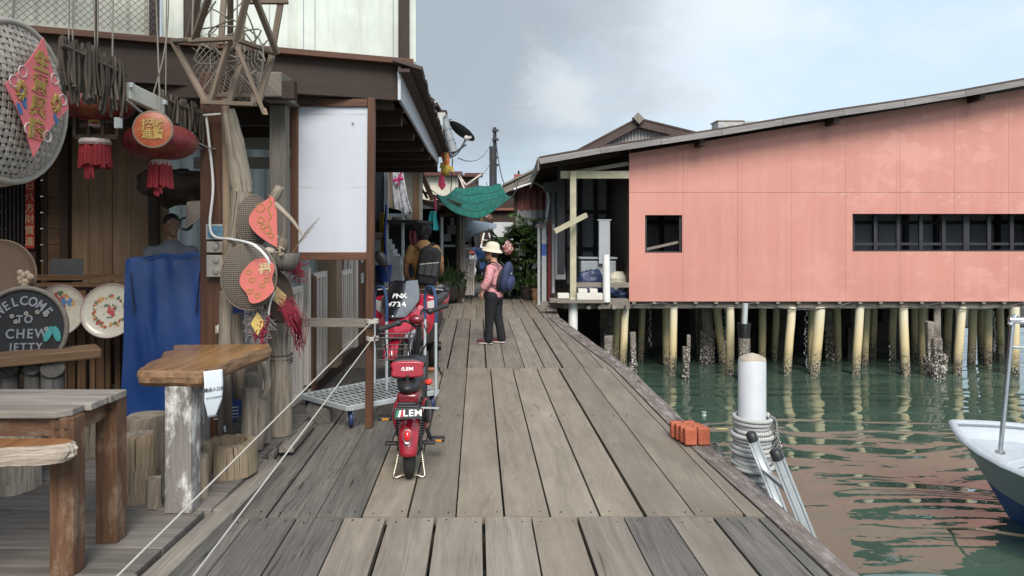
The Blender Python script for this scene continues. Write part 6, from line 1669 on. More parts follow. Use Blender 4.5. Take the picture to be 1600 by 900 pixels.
mb = MB(); mm2 = mm.copy(); mm2.translation = K(-.112,0,-.0); mb.prism([(-.14,-.13),(.14,-.13),(.145,.02),(-.14,.09)][::1], mm2, .035); mb.part('front_pocket', paint('charcoal nylon', (.06,.06,.065), .75, .3, 18), bp, bevel=.012)
mb = MB(); mb.bar(K(-.118,-.14,.095), K(-.118,.14,.025), .006, .014); mb.part('reflective_strip', paint('reflective', (.6,.58,.52), .4), bp)
for k in (-.06,.05):
    mb = MB(); mb.bar(K(-.118,k,-.12), K(-.10,k,.22), .030, .008, up=V((1,0,0))); mb.part('webbing', blk, bp)
mb = MB(); mb.tube(spline([K(.02,.06,.30), B_(-.08,-.14,1.50), B_(.05,-.16,1.44)],5), .024, 8, flat=.5); mb.part('strap', blk, bp)
mb = MB(); mb.tube(spline([K(.02,.12,.22), B_(-.10,.13,1.49), B_(.04,.15,1.47)],5), .012, 8); mb.part('strap', paint('brown strap', (.10,.05,.025), .7), bp)

# ---- shopkeeper behind the tarp
d = 7.55
Cc = Fig('person', 'person in a grey shirt sitting behind the tarp inside the shop', (X(268,d), d, FZ), (.45,-.9), 1.6)
zc = Z(352,d)-FZ
hc = Cc(.02,0,zc)
mb, F_ = Cc.head(hc, skin2, .98, 10)
limb(mb, [Cc(0,0,zc-.22), Cc(.01,0,zc-.1)], [.06,.055])
for k in (1,-1): limb(mb, [Cc(.0,.22*k,zc-.42), Cc(.06,.24*k,zc-.58), Cc(.28,.16*k,zc-.62)], [.048,.044,.034]); hand(mb, Cc(.28,.16*k,zc-.62), Cc.f, -Cc.l*k)
limb(mb, [Cc(0,0,zc-.2), Cc(0,0,zc-.5), Cc(0,0,zc-.78)], [.06,.10,.11])
for k in (1,-1): limb(mb, [Cc(0,0,zc-.28), Cc(0,.16*k,zc-.28), Cc(0,.22*k,zc-.42)], [.06,.055,.05])
for k in (1,-1): limb(mb, [Cc(0,0,zc-.78), Cc(.0,.1*k,zc-.78), Cc(.37,.13*k,zc-.78), Cc(.40,.13*k,.06)], [.07,.07,.055,.04])
mb.part('body', skin2, Cc.q, remesh=.010)
mb = MB(); limb(mb, [Cc(0,0,zc-.26), Cc(0,0,zc-.5), Cc(0,0,zc-.75)], [.125,.14,.15], 16); mb.ell(Cc(0,0,zc-.27), (.105,.20,.09), Cc.M(), 18, 10)
for k in (1,-1): limb(mb, [Cc(0,.185*k,zc-.28), Cc(0,.225*k,zc-.42)], [.075,.075])
mb.part('shirt', paint('grey shirt', (.13,.14,.17), .85, .2, 9, 0, .3), Cc.q, remesh=.012)
mb = MB(); limb(mb, [Cc(0,0,zc-.72), Cc(.0,0,zc-.80)], [.14,.15])
for k in (1,-1): limb(mb, [Cc(0,.1*k,zc-.78), Cc(.38,.13*k,zc-.78), Cc(.40,.13*k,.08)], [.09,.075,.05])
mb.part('trousers', trous, Cc.q, remesh=.014)
mb = MB(); mb.ell(hc + V((0,0,.035)) - Cc.f*.02, (.095,.082,.09), Cc.M(), 18, 12); mb.part('hair', hair, Cc.q, smooth=60)
mb = MB()
for k in (-1,1): mb.ell(F_(.086,.032*k,.002), (.006,.012,.006), None, 8, 6)
mb.part('eyes', black_p, Cc.q)
mb = MB(); z0_ = FZ+zc-.80-.16; mb.box(Cc(0,0,z0_-FZ), (.36,.36,.05)); 
for sx_ in (-.14,.14):
    for sy_ in (-.14,.14): mb.box(Cc(sx_,sy_,(z0_-FZ)/2), (.04,.04,z0_-FZ))
mb.thing('counter_stool', 'plain wooden stool under the seated shopkeeper', 'stool', W_brown)

# ================================================================ RED E-BIKE (seen from the rear)
ra = V((-.706, 5.08, .187)); ud = V((-.085,1,0)).normalized(); us = V((ud.y,-ud.x,0))
def E(a, s, z): return V((ra.x,ra.y,0)) + ud*a + us*s + V((0,0,z))
eb = T('electric_bike', 'red and black electric bike on its stand, parked facing away', 'electric bike', E(.45,0,0))
redb = paint('bike red', (.30,.008,.022), .22, .12, 6, 0, .03, (.10,.01,.015), .3, coat=.6)
redd = paint('bike dark red', (.14,.006,.012), .3, .15, 6, 0, .03, coat=.5)
bikeb = paint('bike black', (.016,.016,.018), .4, .3, 12, 0, .05)
def wheel(parent, c, r, tw, axis, spokes=5, name='wheel'):
    """tyre and rim around an axle direction"""
    axv = V(axis).normalized(); x_ = V((0,0,1)); y_ = axv.cross(x_).normalized()
    M = Matrix((x_, y_, axv)).transposed().to_4x4(); M.translation = V(c)
    mb = MB(); prof = []
    for i in range(13):
        a = -math.pi*.5 + math.pi*i/12; prof.append((r - tw*.5 + tw*.5*math.cos(a), tw*.5*math.sin(a)))
    prof = [(r*.74,-tw*.32)] + prof + [(r*.74,tw*.32)]
    mb.lathe(prof, 40, M, cap=False)
    tt = NT('tyre tread') if 'tyre tread' not in _cache else None
    if tt:
        uv = tt.coord('UV'); w_ = tt.wave(tt.mapping(uv,(1,1,1),rot=(0,0,.6)), 26, 1.5, 'Y', 1); tt.base(tt.ramp(w_,[(.3,(.010,.010,.010)),(.6,(.030,.029,.028))])); tt.set(rough=.8); tt.bump(w_,.5,.006); _cache['tyre tread'] = tt.m
    w_ob = mb.part(name, _cache['tyre tread'], parent, smooth=60)
    mb = MB(); mb.lathe([(r*.76,-tw*.28),(r*.70,-tw*.30),(r*.68,0),(r*.70,tw*.30),(r*.76,tw*.28)], 36, M, cap=False)
    for k in range(spokes):
        a = 6.283*k/spokes; mb.bar(M @ V((.02*math.cos(a),.02*math.sin(a),0)), M @ V((r*.7*math.cos(a),r*.7*math.sin(a),0)), .035, .02, up=axv)
    mb.tube([M @ V((0,0,-tw*.9)), M @ V((0,0,tw*.9))], r*.2, 16)
    mb.part('rim', paint('dark rim', (.03,.03,.032), .4, .2, 10, .5), w_ob, smooth=40); return w_ob
wheel(eb, ra, .185, .072, us); wheel(eb, E(1.02,-.01,.185), .185, .072, (ud.y*.75,-.6,0))
# rear fender
mb = MB()
def fen(u, v):
    an = rad(4 + 128*u); rr_ = .212; w_ = .062*(1-.25*abs(2*v-1)**2)*(.88+.25*math.sin(math.pi*min(1,u*1.2)))
    s_ = (v-.5)*2; k = math.sqrt(max(0,1-.93*s_*s_))
    return E(-(rr_-.045+.055*k)*math.cos(an), s_*.066*(.85+.2*math.sin(3.14*u)), .187+(rr_-.045+.055*k)*math.sin(an))
mb.grid(fen, 22, 16); mb.part('rear_fender', redb, eb, solid=.004, smooth=60)
mb = MB(); M = tilt(E(-.232,-.003,.345), -ud+V((0,0,.25))); mb.lathe([(.001,.024),(.018,.022),(.026,.012),(.028,0),(.028,-.02)], 24, M @ Matrix.Diagonal((.85,1.35,1,1))); 
tl = mb.part('tail_light', paint('lamp red', (.55,.01,.015), .15, .1, 10, 0, 0, coat=.8), eb, smooth=50)
mb = MB(); mb.lathe([(.028,0),(.036,.004),(.038,-.01),(.036,-.03)], 24, M @ Matrix.Diagonal((.85,1.35,1,1)), cap=False); mb.part('tail_light_bezel', paint('chrome', (.6,.58,.56), .2, .1, 9, .9), tl, smooth=50)
# plate
Mp = tilt(E(-.205,0,.487), -ud+V((0,0,.22))); mb = MB()
mb.prism([(-.090,-.036),(.090,-.036),(.094,-.028),(.094,.028),(.090,.036),(-.090,.036),(-.094,.028),(-.094,-.028)], Mp, .008); pl_ = mb.part('number_plate', bikeb, eb, bevel=.002)
mb = MB(); textmesh(mb, 'LEM', .058, Mp @ Matrix.Translation((.030,.001,.0095)), .001, .0015, 1.15, 1.12); mb.part('lettering', paint('plate white', (.75,.75,.73), .5, .05), pl_)
for k, c_ in enumerate(((.02,.20,.10),(.72,.72,.70),(.45,.02,.03))):
    mb = MB(); x_ = -.074+.016*k; mb.prism([(x_-.008,-.022),(x_+.006,-.022),(x_+.016,.022),(x_+.002,.022)], Mp @ Matrix.Translation((0,0,.0085)), .001); mb.part('flag_stripe', paint('stripe %d' % k, c_, .5, .05), pl_)
# body under seat, seat, backrest
mb = MB(); mb.box(E(-.02,0,.565), (.145,.22,.075)); mb.part('tail_cover', redd, eb, bevel=.02, smooth=50)
mb = MB(); mb.box(E(-.16,0,.525), (.15,.06,.018)); mb.box(E(.0,0,.53), (.12,.3,.03)); mb.part('carrier', bikeb, eb, bevel=.006)
mb = MB(); mb.ell(E(.0,0,.635), (.085,.17,.055), None, 22, 12); mb.ell(E(.05,0,.655), (.095,.13,.045), None, 22, 12); mb.part('pillion_seat', bikeb, eb, remesh=.01)
mb = MB(); mb.ell(E(.40,.01,.715), (.105,.14,.05), None, 22, 12); mb.ell(E(.52,.01,.72), (.05,.10,.035), None, 18, 10); mb.part('saddle', bikeb, eb, remesh=.01)
mb = MB(); mb.bar(E(-.06,-.01,.59), E(-.07,-.01,.72), .06, .02, up=us); mb.part('backrest_strut', bikeb, eb)
bz = E(-.055,-.012,.752)
mb = MB(); mb.prism(smoothpoly([(-.095,-.05),(.095,-.05),(.104,0),(.098,.052),(-.098,.052),(-.104,0)],3), tilt(bz, -ud+V((0,0,.12))), .03); br = mb.part('backrest', redb, eb, bevel=.010, smooth=50)
mb = MB(); mb.prism(smoothpoly([(-.09,-.055),(.09,-.055),(.10,0),(.09,.06),(-.09,.06),(-.10,0)],3), tilt(bz+ud*.055, -ud+V((0,0,.12))), .05); mb.part('pad', bikeb, br, bevel=.015, smooth=50)
mb = MB(); Mt = tilt(bz - ud*.0, -ud+V((0,0,.12))); textmesh(mb, '/LEM', .032, Mt @ Matrix.Translation((.0,.004,.0315)), .0008, .001, 1.2, 1.05); mb.part('lettering', paint('plate white', (.75,.75,.73)), br)
mb = MB(); mb.ell(E(.16,.125,.62), (.03,.06,.022), None, 12, 8); mb.part('side_reflector', paint('reflector red', (.6,.04,.02), .2), eb, smooth=50)
mb = MB(); mb.bar(E(.02,.08,.47), E(.02,.20,.465), .02,.008); mb.part('side_lever', galv, eb)
# frame, battery, panels
mb = MB(); mb.tube(spline([E(-.02,.0,.20),E(.12,0,.34),E(.3,0,.40),E(.6,0,.34),E(.86,0,.46),E(.95,0,.70)],5), .028, 10); mb.tube([E(.32,0,.38),E(.38,.0,.69)], .022, 10)
for k in (-1,1): mb.tube([E(0,.075*k,.19),E(.30,.06*k,.27)], .016, 8)
mb.part('frame', bikeb, eb, smooth=60)
mb = MB(); mb.box(E(.55,0,.30), (.17,.42,.06)); mb.box(E(.28,0,.36),(.14,.14,.22)); mb.part('battery_box', bikeb, eb, bevel=.02, smooth=50)
for k in (1,-1):
    mb = MB(); mb.ell(E(.24,.098*k,.375), (.036,.12,.115), None, 18, 12); mb.part('side_panel', redb, eb, smooth=60)
mb = MB(); mb.box(E(.82,0,.52), (.20,.05,.36), Euler((rad(-18),0,0))); mb.part('front_shield', bikeb, eb, bevel=.025, smooth=50)
for k in (1,-1):
    mb = MB(); a, b = E(.0,.072*k,.20), E(.08,.075*k,.48); mb.tube([a,b], .011, 8)
    for i in range(9): mb.tube(arc(a.lerp(b,.3+.06*i), .021, 0, 360, 12, us, ud), .006, 5)
    mb.part('shock_absorber', bikeb, eb, smooth=60)
# motor cover, chain, pedals
mb = MB(); mb.lathe([(.001,-.02),(.075,-.018),(.085,0),(.075,.018),(.001,.02)], 24, Matrix.Translation(E(.12,.12,.42)) @ Matrix.Rotation(rad(90),4,'Y')); mb.part('wheel_lock_disc', paint('disc black', (.02,.02,.022), .3), eb, smooth=50)
for s_, z_, dz, nm in ((-1,.27,.075,0),(1,.24,-.10,1)):
    mb = MB(); a = E(.34,.10*s_,.255); b = E(.34+.02*s_,.135*s_,.255+dz); mb.tube([E(.34,0,.255),a], .014, 8); mb.bar(a, b, .018, .024); c_ = mb.part('crank', bikeb, eb)
    mb = MB(); pc = b + us*(.055*s_); mb.box(pc, (.098,.085,.026)); mb.part('pedal', bikeb, c_, bevel=.006)
    mb = MB(); mb.box(pc - ud*.044, (.05,.006,.014)); mb.part('pedal_reflector', paint('amber', (.6,.26,.02), .3), c_)
for k in (1,-1):
    mb = MB(); mb.box(E(.10,.13*k,.205), (.09,.05,.02)); mb.part('foot_peg', bikeb, eb, bevel=.006)
# stand
mb = MB(); f1 = [E(.10,-.06,.22),E(.04,-.085,.12),E(-.03,-.11,.012)]; f2 = [E(.10,.06,.22),E(.04,.085,.12),E(-.03,.105,.012)]
mb.tube(spline(f1,4) + [E(-.04,-.09,.008), E(-.02,-.05,.018), E(-.02,.05,.018), E(-.04,.09,.008)] + list(reversed(spline(f2,4))), .0085, 8); mb.part('centre_stand', paint('stand steel', (.42,.37,.30), .35, .2, 20, .8), eb, smooth=60)
for k in (1,-1):
    mb = MB(); a,b = E(.09,.075*k,.20), E(.0,.095*k,.07)
    for i in range(8): mb.tube(arc(a.lerp(b,.1+.1*i), .010, 0, 360, 10, us, ud), .0035, 5)
    mb.part('stand_spring', paint('stand steel', (.4,.4,.4)), eb)
# steering: stem, turned handlebar, basket, cables
hs = E(.93,.0,.62); ht = E(.90,.03,.93)
mb = MB(); mb.tube([E(1.02,-.05,.19),E(.97,-.01,.50),hs,ht], [.020,.022,.024,.02], 10); mb.tube([E(1.02,.05,.19),E(.97,.02,.50)], .018, 8); mb.part('fork', bikeb, eb, smooth=60)
gl = V((X(593,5.86),5.80,Z(516,5.8))); gr = V((X(699,6.35),6.30,Z(477,6.3)))
hd = (gr-gl); 
mb = MB(); mb.tube(spline([gl, gl+hd*.27, gl+hd*.40+V((0,0,-.01)), ht+V((0,0,-.02)), gl+hd*.62+V((0,0,.03)), gl+hd*.74+V((0,0,.01)), gr],5), .012, 8); hb = mb.part('handlebar', bikeb, eb, smooth=60)
for a_, b_ in ((0,.27),(.74,1.0)):
    mb = MB(); mb.tube([gl+hd*a_, gl+hd*(a_+.02), gl+hd*(b_-.02), gl+hd*b_], [.020,.022,.021,.025], 12); mb.part('grip', rubber, hb, smooth=50)
    mb = MB(); m_ = gl+hd*((b_ if a_ == 0 else a_)); mb.ell(m_, (.035,.03,.028), None, 12, 8); mb.tube([m_, m_+hd*(-.2 if a_ == 0 else .2)+V((.02,.07,-.015))], .007, 6); mb.part('brake_lever', bikeb, hb, smooth=60)
mb = MB(); mb.ell(ht+V((-.02,-.03,.05)), (.065,.045,.04), None, 16, 10); mb.part('display', redd, eb, smooth=60)
mb = MB(); cb = E(.95,0,.56)
mb.tube([cb+us*-.09, cb+us*.09], .010, 8); mb.part('cross_bar', bikeb, eb)
for k in (-1,1):
    mb = MB(); mb.tube([cb+us*(.075*k), cb+us*(.15*k)], .017, 10); mb.part('brown_grip', paint('leather grip', (.26,.095,.035), .6, .2, 20), eb, smooth=50)
for k in range(4):
    mb = MB(); mb.tube(spline([ht+V((-.05+.03*k,0,0)), ht+V((-.08+.05*k,-.04,-.12)), hs+V((-.04+.02*k,-.02,.02)), E(.93,.01*k,.42)],5), .006, 6); mb.part('brake_cable', black_p, eb)
bk = MB(); c0 = V((X(620,6.35),6.35,0)); bw_, bd_, bz0, bz1 = .17,.13,.60,.79
for z_, k in ((bz1,1),(bz0,.8),((bz0+bz1)/2,.9)):
    pts = [c0+V((sx_*bw_*k,sy_*bd_*k,z_)) for sx_,sy_ in ((-1,-1),(1,-1),(1,1),(-1,1))]; bk.tube(pts, .005 if z_ < bz1 else .007, 6, closed=True)
for i in range(9):
    k = -1+i/4
    for sy_ in (-1,1): bk.tube([c0+V((k*bw_,sy_*bd_,bz1)), c0+V((k*bw_*.8,sy_*bd_*.8,bz0))], .0032, 5)
    bk.tube([c0+V((k*bw_*.8,-bd_*.8,bz0)), c0+V((k*bw_*.8,bd_*.8,bz0))], .0032, 5)
for i in range(6):
    k = -1+i/2.5
    for sx_ in (-1,1): bk.tube([c0+V((sx_*bw_,k*bd_,bz1)), c0+V((sx_*bw_*.8,k*bd_*.8,bz0))], .0032, 5)
bk.part('wire_basket', bikeb, eb)

# ================================================================ RED MOTORCYCLE FACING THE CAMERA
fx = X(632, 7.9); mo = T('red_motorcycle', 'red motorcycle with black windscreen marked PNX 4734', 'motorcycle', (fx, 8.3, 0))
redm = paint('motorcycle red', (.42,.012,.035), .22, .08, 5, 0, .02, coat=.7)
def Q(x, dd, z): return V((fx+x+.18*(dd-7.9), dd, z))
wheel(mo, Q(-.02,7.75,.285), .285, .085, (1,.08,0), 6); wheel(mo, Q(0,9.0,.285), .285, .10, (1,.05,0), 6)
mb = MB()
def mf(u, v):
    an = rad(20+120*u); s_ = (v-.5)*2; k = math.sqrt(max(0,1-.9*s_*s_)); r_ = .275+.05*k
    return Q(-.02+s_*.075, 7.75-r_*math.cos(an), .285+r_*math.sin(an))
mb.grid(mf, 18, 12); mb.part('front_fender', redm, mo, solid=.005, smooth=60)
def loft(mb, secs, n=28, p=2.4):
    def pt(i, a):
        dd, cz, hw, hh, ox = secs[i]; c_, s_ = math.cos(a), math.sin(a)
        return Q(ox+hw*math.copysign(abs(c_)**(2/p), c_), dd, cz+hh*math.copysign(abs(s_)**(2/p), s_))
    m = len(secs)-1
    mb.grid(lambda u, v: pt(round(u*m), -v*6.2832), m, n)
    for i, rev in ((0,False),(m,True)):
        vs = [pt(i, a*6.2832/n) for a in range(n)]
        if rev: vs.reverse()
        mb.add(vs, [tuple(range(n))], [[(0,0)]*n])
mb = MB(); loft(mb, [(7.48,.66,.04,.05,0),(7.56,.67,.12,.09,0),(7.70,.69,.20,.13,0),(7.90,.73,.27,.16,0),(8.15,.77,.28,.20,0),(8.4,.78,.22,.20,0)]); mb.part('front_fairing', redm, mo, smooth=45)
for k in (1,-1):
    mb = MB(); 
    pr = [(.10,.95),(.24,1.0),(.33,.98),(.34,.80),(.28,.62),(.18,.50),(.13,.62),(.17,.74)]
    if k < 0: pr = [(-a,b) for a,b in reversed(pr)]
    mb.prism([(fx+a,b) for a,b in pr][::1], frame((0,8.02,0),(1,0,0),(0,0,1)), .06); ob = mb.part('side_fairing', redm, mo, bevel=.02, smooth=50)
    mb = MB(); pr = [(.235,.93),(.315,.95),(.31,.84),(.25,.80)]
    if k < 0: pr = [(-a,b) for a,b in reversed(pr)]
    mb.prism([(fx+a,b) for a,b in pr], frame((0,7.958,0),(1,0,0),(0,0,1)), .004); mb.part('silver_graphic', paint('silver graphic', (.5,.5,.52), .3, .1, 9), ob)
mb = MB(); 
for k in (1,-1): mb.prism([(fx+k*a,b) for a,b in ([(.03,.62),(.15,.68),(.19,.66),(.10,.57)] if k > 0 else [(.10,.57),(.19,.66),(.15,.68),(.03,.62)])], frame((0,7.60,0),(1,0,0),(0,0,1)), .02)
mb.part('headlight', paint('headlight glass', (.35,.36,.40), .08, .2, 20, 0, 0, coat=1), mo)
# windscreen, tilted back
def ws(u, v):
    hw = (.11+.11*min(1,v*2.2))*(1-.45*v**2.5); s_ = (u-.5)*2; return Q(s_*hw-.02, 7.53+.36*v+.13*s_*s_, .80+.36*v-.012*s_*s_*(1-v))
mb = MB(); mb.grid(ws, 16, 12); wsob = mb.part('windscreen', paint('smoked screen', (.016,.016,.020), .08, .2, 4, 0, 0, coat=1), mo, solid=.004, smooth=60)
mb = MB(); mb.grid(lambda u, v: ws(.66+.33*u, .02+.96*v)+V((0,-.006,.004)), 6, 12); mb.part('grey_screen_half', paint('grey screen', (.17,.18,.20), .2, .15, 5), wsob, smooth=60)
for row, (txt, vv) in enumerate((('PNX',.56),('4734',.34))):
    for i, ch in enumerate(txt):
        u0 = .545 + (i-(len(txt)-1)/2)*.118; p_ = ws(u0, vv); px1 = ws(u0+.02, vv); py1 = ws(u0, vv+.02)
        fr = frame(p_, px1-p_, py1-p_); fr.translation = p_ + fr.to_3x3() @ V((0,0,.012)); mb = MB(); textmesh(mb, ch, .085, fr, .001, .002); mb.part('lettering', paint('plate white', (.75,.75,.73)), wsob)
mb = MB(); 
mb.tube(spline([Q(-.36,8.15,1.04),Q(-.22,8.08,1.06),Q(0,8.05,1.03),Q(.22,8.08,1.06),Q(.36,8.15,1.04)],5), .014, 8); hb = mb.part('handlebar', bikeb, mo, smooth=60)
for k in (-1,1):
    mb = MB(); mb.tube([Q(.25*k,8.10,1.055),Q(.40*k,8.17,1.035)], .021, 10); mb.part('grip', rubber, hb, smooth=50)
    mb = MB(); mb.tube([Q(.22*k,8.09,1.06),Q(.38*k,8.02,1.05)], .007, 6); mb.part('brake_lever', galv, hb)
for k, (pxx, pyy, sz_, rot_) in ((-1,(596,405,(.062,.03,.10),-32)),(1,(682,452,(.105,.03,.055),-18))):
    mb = MB(); c_ = P(pxx,pyy,8.1); mb.ell(c_, sz_, Euler((0,rad(rot_),0)).to_matrix(), 18, 12); mi_ = mb.part('mirror', bikeb, mo, smooth=60)
    mb = MB(); mb.tube(spline([c_, c_+V((-.05*k,0,-.10)), Q(.2*k,8.08,1.06)],4), .008, 6); mb.part('mirror_stem', bikeb, mi_)
mb = MB(); loft(mb, [(8.25,.62,.16,.22,0),(8.6,.60,.17,.24,0),(8.9,.66,.14,.14,0)]); mb.part('engine_cover', bikeb, mo, smooth=45)
mb = MB(); loft(mb, [(8.35,.86,.13,.10,0),(8.8,.84,.15,.06,0),(9.3,.88,.10,.05,0),(9.55,.93,.05,.03,0)]); mb.part('seat', bikeb, mo, smooth=45)
mb = MB(); loft(mb, [(8.85,.74,.14,.09,0),(9.2,.79,.12,.08,0),(9.55,.87,.05,.03,0)]); mb.part('tail_fairing', redm, mo, smooth=45)
for k in (-1,1):
    mb = MB(); mb.tube([Q(.085*k-.02,7.75,.285),Q(.09*k,8.0,.75)], .024, 10); mb.part('fork_leg', galv, mo, smooth=50)
mb = MB(); mb.tube(spline([Q(-.1,8.5,.3),Q(-.16,8.8,.3),Q(-.18,9.2,.36)],4), [.03]*4+[.04]*5, 12); mb.part('exhaust', bikeb, mo, smooth=50)
mb = MB(); mb.bar(Q(.12,8.55,.25), Q(.2,8.6,.02), .02,.02); mb.bar(Q(-.12,8.55,.25), Q(-.3,8.5,.005), .02,.02); mb.part('stand', bikeb, mo)

# ================================================================ PLATFORM TROLLEY
tr = T('platform_trolley', 'galvanised platform trolley with blue foam push handles', 'trolley', (-1.25,6.95,0))
A_, B2, C_, D_ = V((-1.93,6.75,.20)), V((-1.40,6.28,.20)), V((-.70,6.92,.20)), V((-1.16,7.6,.20))
mb = MB()
for p_, q_ in ((A_,B2),(B2,C_),(C_,D_),(D_,A_)): mb.bar(p_-V((0,0,.02)), q_-V((0,0,.02)), .035, .045)
mb.part('rim', galv, tr, bevel=.006)
mb = MB(); n_ = 18
for i in range(1,n_):
    k = i/n_; mb.bar(A_.lerp(D_,k), B2.lerp(C_,k), .016, .006)
for i in range(1,6):
    k = i/6; mb.bar(A_.lerp(B2,k)-V((0,0,.008)), D_.lerp(C_,k)-V((0,0,.008)), .012, .006)
mb.part('deck_grid', galv, tr)
blu = paint('navy caster', (.015,.035,.11), .5, .3, 15)
cen = (A_+C_)/2
for p_, sc_ in ((A_,1),(B2,1),(C_,1),(D_,1)):
    c_ = p_.lerp(cen, .09); c_.z = 0
    mb = MB(); mb.box(c_+V((0,0,.165)), (.08,.08,.010)); 
    for k in (-1,1): mb.bar(c_+V((.024*k,0,.165)), c_+V((.024*k,.035,.07)), .005, .045)
    ca = mb.part('caster', galv, tr)
    ax_ = V((1,.25,0)).normalized(); x_ = V((0,0,1)); y_ = ax_.cross(x_); M = Matrix((x_,y_,ax_)).transposed().to_4x4(); M.translation = c_+V((0,.035,.073))
    mb = MB(); mb.lathe([(.001,-.019),(.064,-.018),(.072,-.010),(.072,.010),(.064,.018),(.001,.019)], 24, M); mb.part('wheel', blu, ca, smooth=50)
foamb = paint('blue foam', (.026,.058,.135), .8, .3, 12, 0, .2)
def handle(p_, q_, zt):
    p_ = V(p_); q_ = V(q_); mid = (p_+q_)/2
    out = MB(); out.tube([p_+V((0,0,.16)), p_+V((0,0,zt-.30))], .014, 10); out.tube([q_+V((0,0,.16)), q_+V((0,0,zt-.30))], .014, 10); hm_ = out.part('handle', galv, tr, smooth=50)
    mb = MB(); pts = spline([p_+V((0,0,zt-.32)), p_+V((0,0,zt-.12)), p_.lerp(q_,.18)+V((0,0,zt-.02)), mid+V((0,0,zt)), q_.lerp(p_,.18)+V((0,0,zt-.02)), q_+V((0,0,zt-.14)), q_+V((0,0,zt-.32))],5)
    mb.tube(pts, .0155, 10); mb.part('foam_grip', foamb, hm_, smooth=50)
handle((X(585,7.25),7.25,0), (X(604,7.0),7.0,0), Z(447,7.2))
handle((X(664,7.1),7.1,0), (X(681,6.85),6.85,0), Z(448,7.0)); 
# ================================================================ HOUSES FARTHER ALONG THE JETTY, LEFT
fog = 1.0
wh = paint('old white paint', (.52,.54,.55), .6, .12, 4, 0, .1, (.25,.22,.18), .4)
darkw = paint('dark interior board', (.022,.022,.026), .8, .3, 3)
h2 = T('dim_house', 'dim open fronted house with a white stair just past the shop', 'house', (-3, 14.5, 0))
mb = MB(); mb.box((X(602,12.9), 13.0, 1.35), (.07,.07,2.75)); mb.part('post', wh, h2)
mb = MB(); mb.box((X(627,12.9), 13.1, 1.05), (.045,.045,2.1)); mb.part('post', wh, h2)
mb = MB(); mb.box((X(614,12.9), 13.1, Z(336,13.0)), (.34,.05,.06)); mb.part('beam', wh, h2)
mb = MB(); d = 14.2; mb.box((X(638,d), d, (Z(250,d)+Z(346,d))/2+.1), (.55,.04,1.5)); mb.part('upper_wall', paint('grey matting', (.20,.19,.17), .9, .25, 30, 0, .5), h2)
mb = MB(); mb.box((X(651,d), d-.05, (Z(240,d)+Z(350,d))/2), (.10,.06,1.5)); mb.box((X(606,d), d-.05, (Z(240,d)+Z(350,d))/2), (.09,.06,1.5)); mb.part('wall_post', W_brown, h2)
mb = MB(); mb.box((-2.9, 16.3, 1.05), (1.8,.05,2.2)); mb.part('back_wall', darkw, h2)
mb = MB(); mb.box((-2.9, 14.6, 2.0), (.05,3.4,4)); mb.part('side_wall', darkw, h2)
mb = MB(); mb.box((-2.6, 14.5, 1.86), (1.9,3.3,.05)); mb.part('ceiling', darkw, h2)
mb = MB(); mb.box((-2.9, 15.2, 3.86), (3.1,5.2,.06), Euler((0,rad(3),0))); mb.part('roof', paint('brown roof sheet', (.1,.1,.1)), h2)
st = T('white_stair', 'white stepped stair rising inside the dim house', 'stair', (X(612,13.3),13.4,0))
for i in range(5):
    mb = MB(); za = Z(400-8*i,13.3); mb.box((X(622-5*i,13.3)-.19, 13.45+.06*i, za-.12), (.42,.5,.10)); mb.part('step', wh, st)
mb = MB(); mb.box((X(613,13.2), 13.25, Z(420,13.2)), (.29,.05,.46)); mb.part('panel', wh, st)
mb = MB(); mb.box((X(640,13.6), 13.6, .3), (.55,.4,.58)); mb.thing('low_cabinet', 'pale low cabinet behind the tan shirted person', 'cabinet', wh, bevel=.01)
def cloth(name, label, cat, c, w_, h_, m, seed, taper=0.0, lean=0.0):
    rr = random.Random(seed); ph = [rr.uniform(0,6) for _ in range(4)]; c = V(c)
    mb = MB(); mb.grid(lambda u, v: c + V(((u-.5)*w_*(1+taper*v)+lean*v+.01*math.sin(v*6+ph[0]), .03*math.sin(u*11+ph[1]+v*2)+.02*math.sin(u*23+ph[2]), -h_*v - (.03*h_*math.sin(u*7+ph[3]) if v > .9 else 0))), 18, 16)
    return mb.thing(name, label, cat, m, solid=.006, smooth=60)
prt = NT('printed cloth'); co = prt.coord(); n = prt.noise(co, 9, 3, .6, 1); prt.base(prt.ramp(n, [(.46,(.60,.60,.62)),(.53,(.62,.60,.62)),(.57,(.25,.25,.32)),(.64,(.62,.61,.62))])); prt.set(rough=.85)
cloth('hanging_cloth', 'white printed cloth with a pink bow hanging by the grey matting wall', 'cloth', P(620,268,13.6), .20, .78, prt.m, 3, .6, .12)
mb = MB(); c = P(622,280,13.5)
for k in (-1,1): mb.ell(c+V((.05*k,0,.015*k)), (.06,.02,.035), Euler((0,rad(25*k),0)).to_matrix(), 10, 6)
mb.tube([c, c+V((.07,0,.14))], .02, 6); mb.tube([c, c+V((.01,0,-.12))], .015, 6); mb.thing('pink_bow', 'magenta bow tied on the white printed cloth', 'bow', paint('magenta', (.42,.02,.14), .6, .2))
cloth('hanging_cloth', 'beige cloth hanging behind the white printed cloth', 'cloth', P(611,255,13.9), .20, 1.1, paint('beige cloth', (.34,.27,.20), .85, .2), 5, .2)
cloth('cloth_banner', 'yellow cloth banner hanging beside the blue strip', 'banner', P(598.5,333,12.7), .08, 1.05, paint('yellow banner', (.55,.36,.04), .8, .35, 12), 6, .6)
cloth('cloth_banner', 'narrow blue cloth strip hanging beside the yellow banner', 'banner', P(602.5,320,12.65), .03, 1.2, paint('blue strip', (.03,.06,.26), .8, .2), 7, .1)
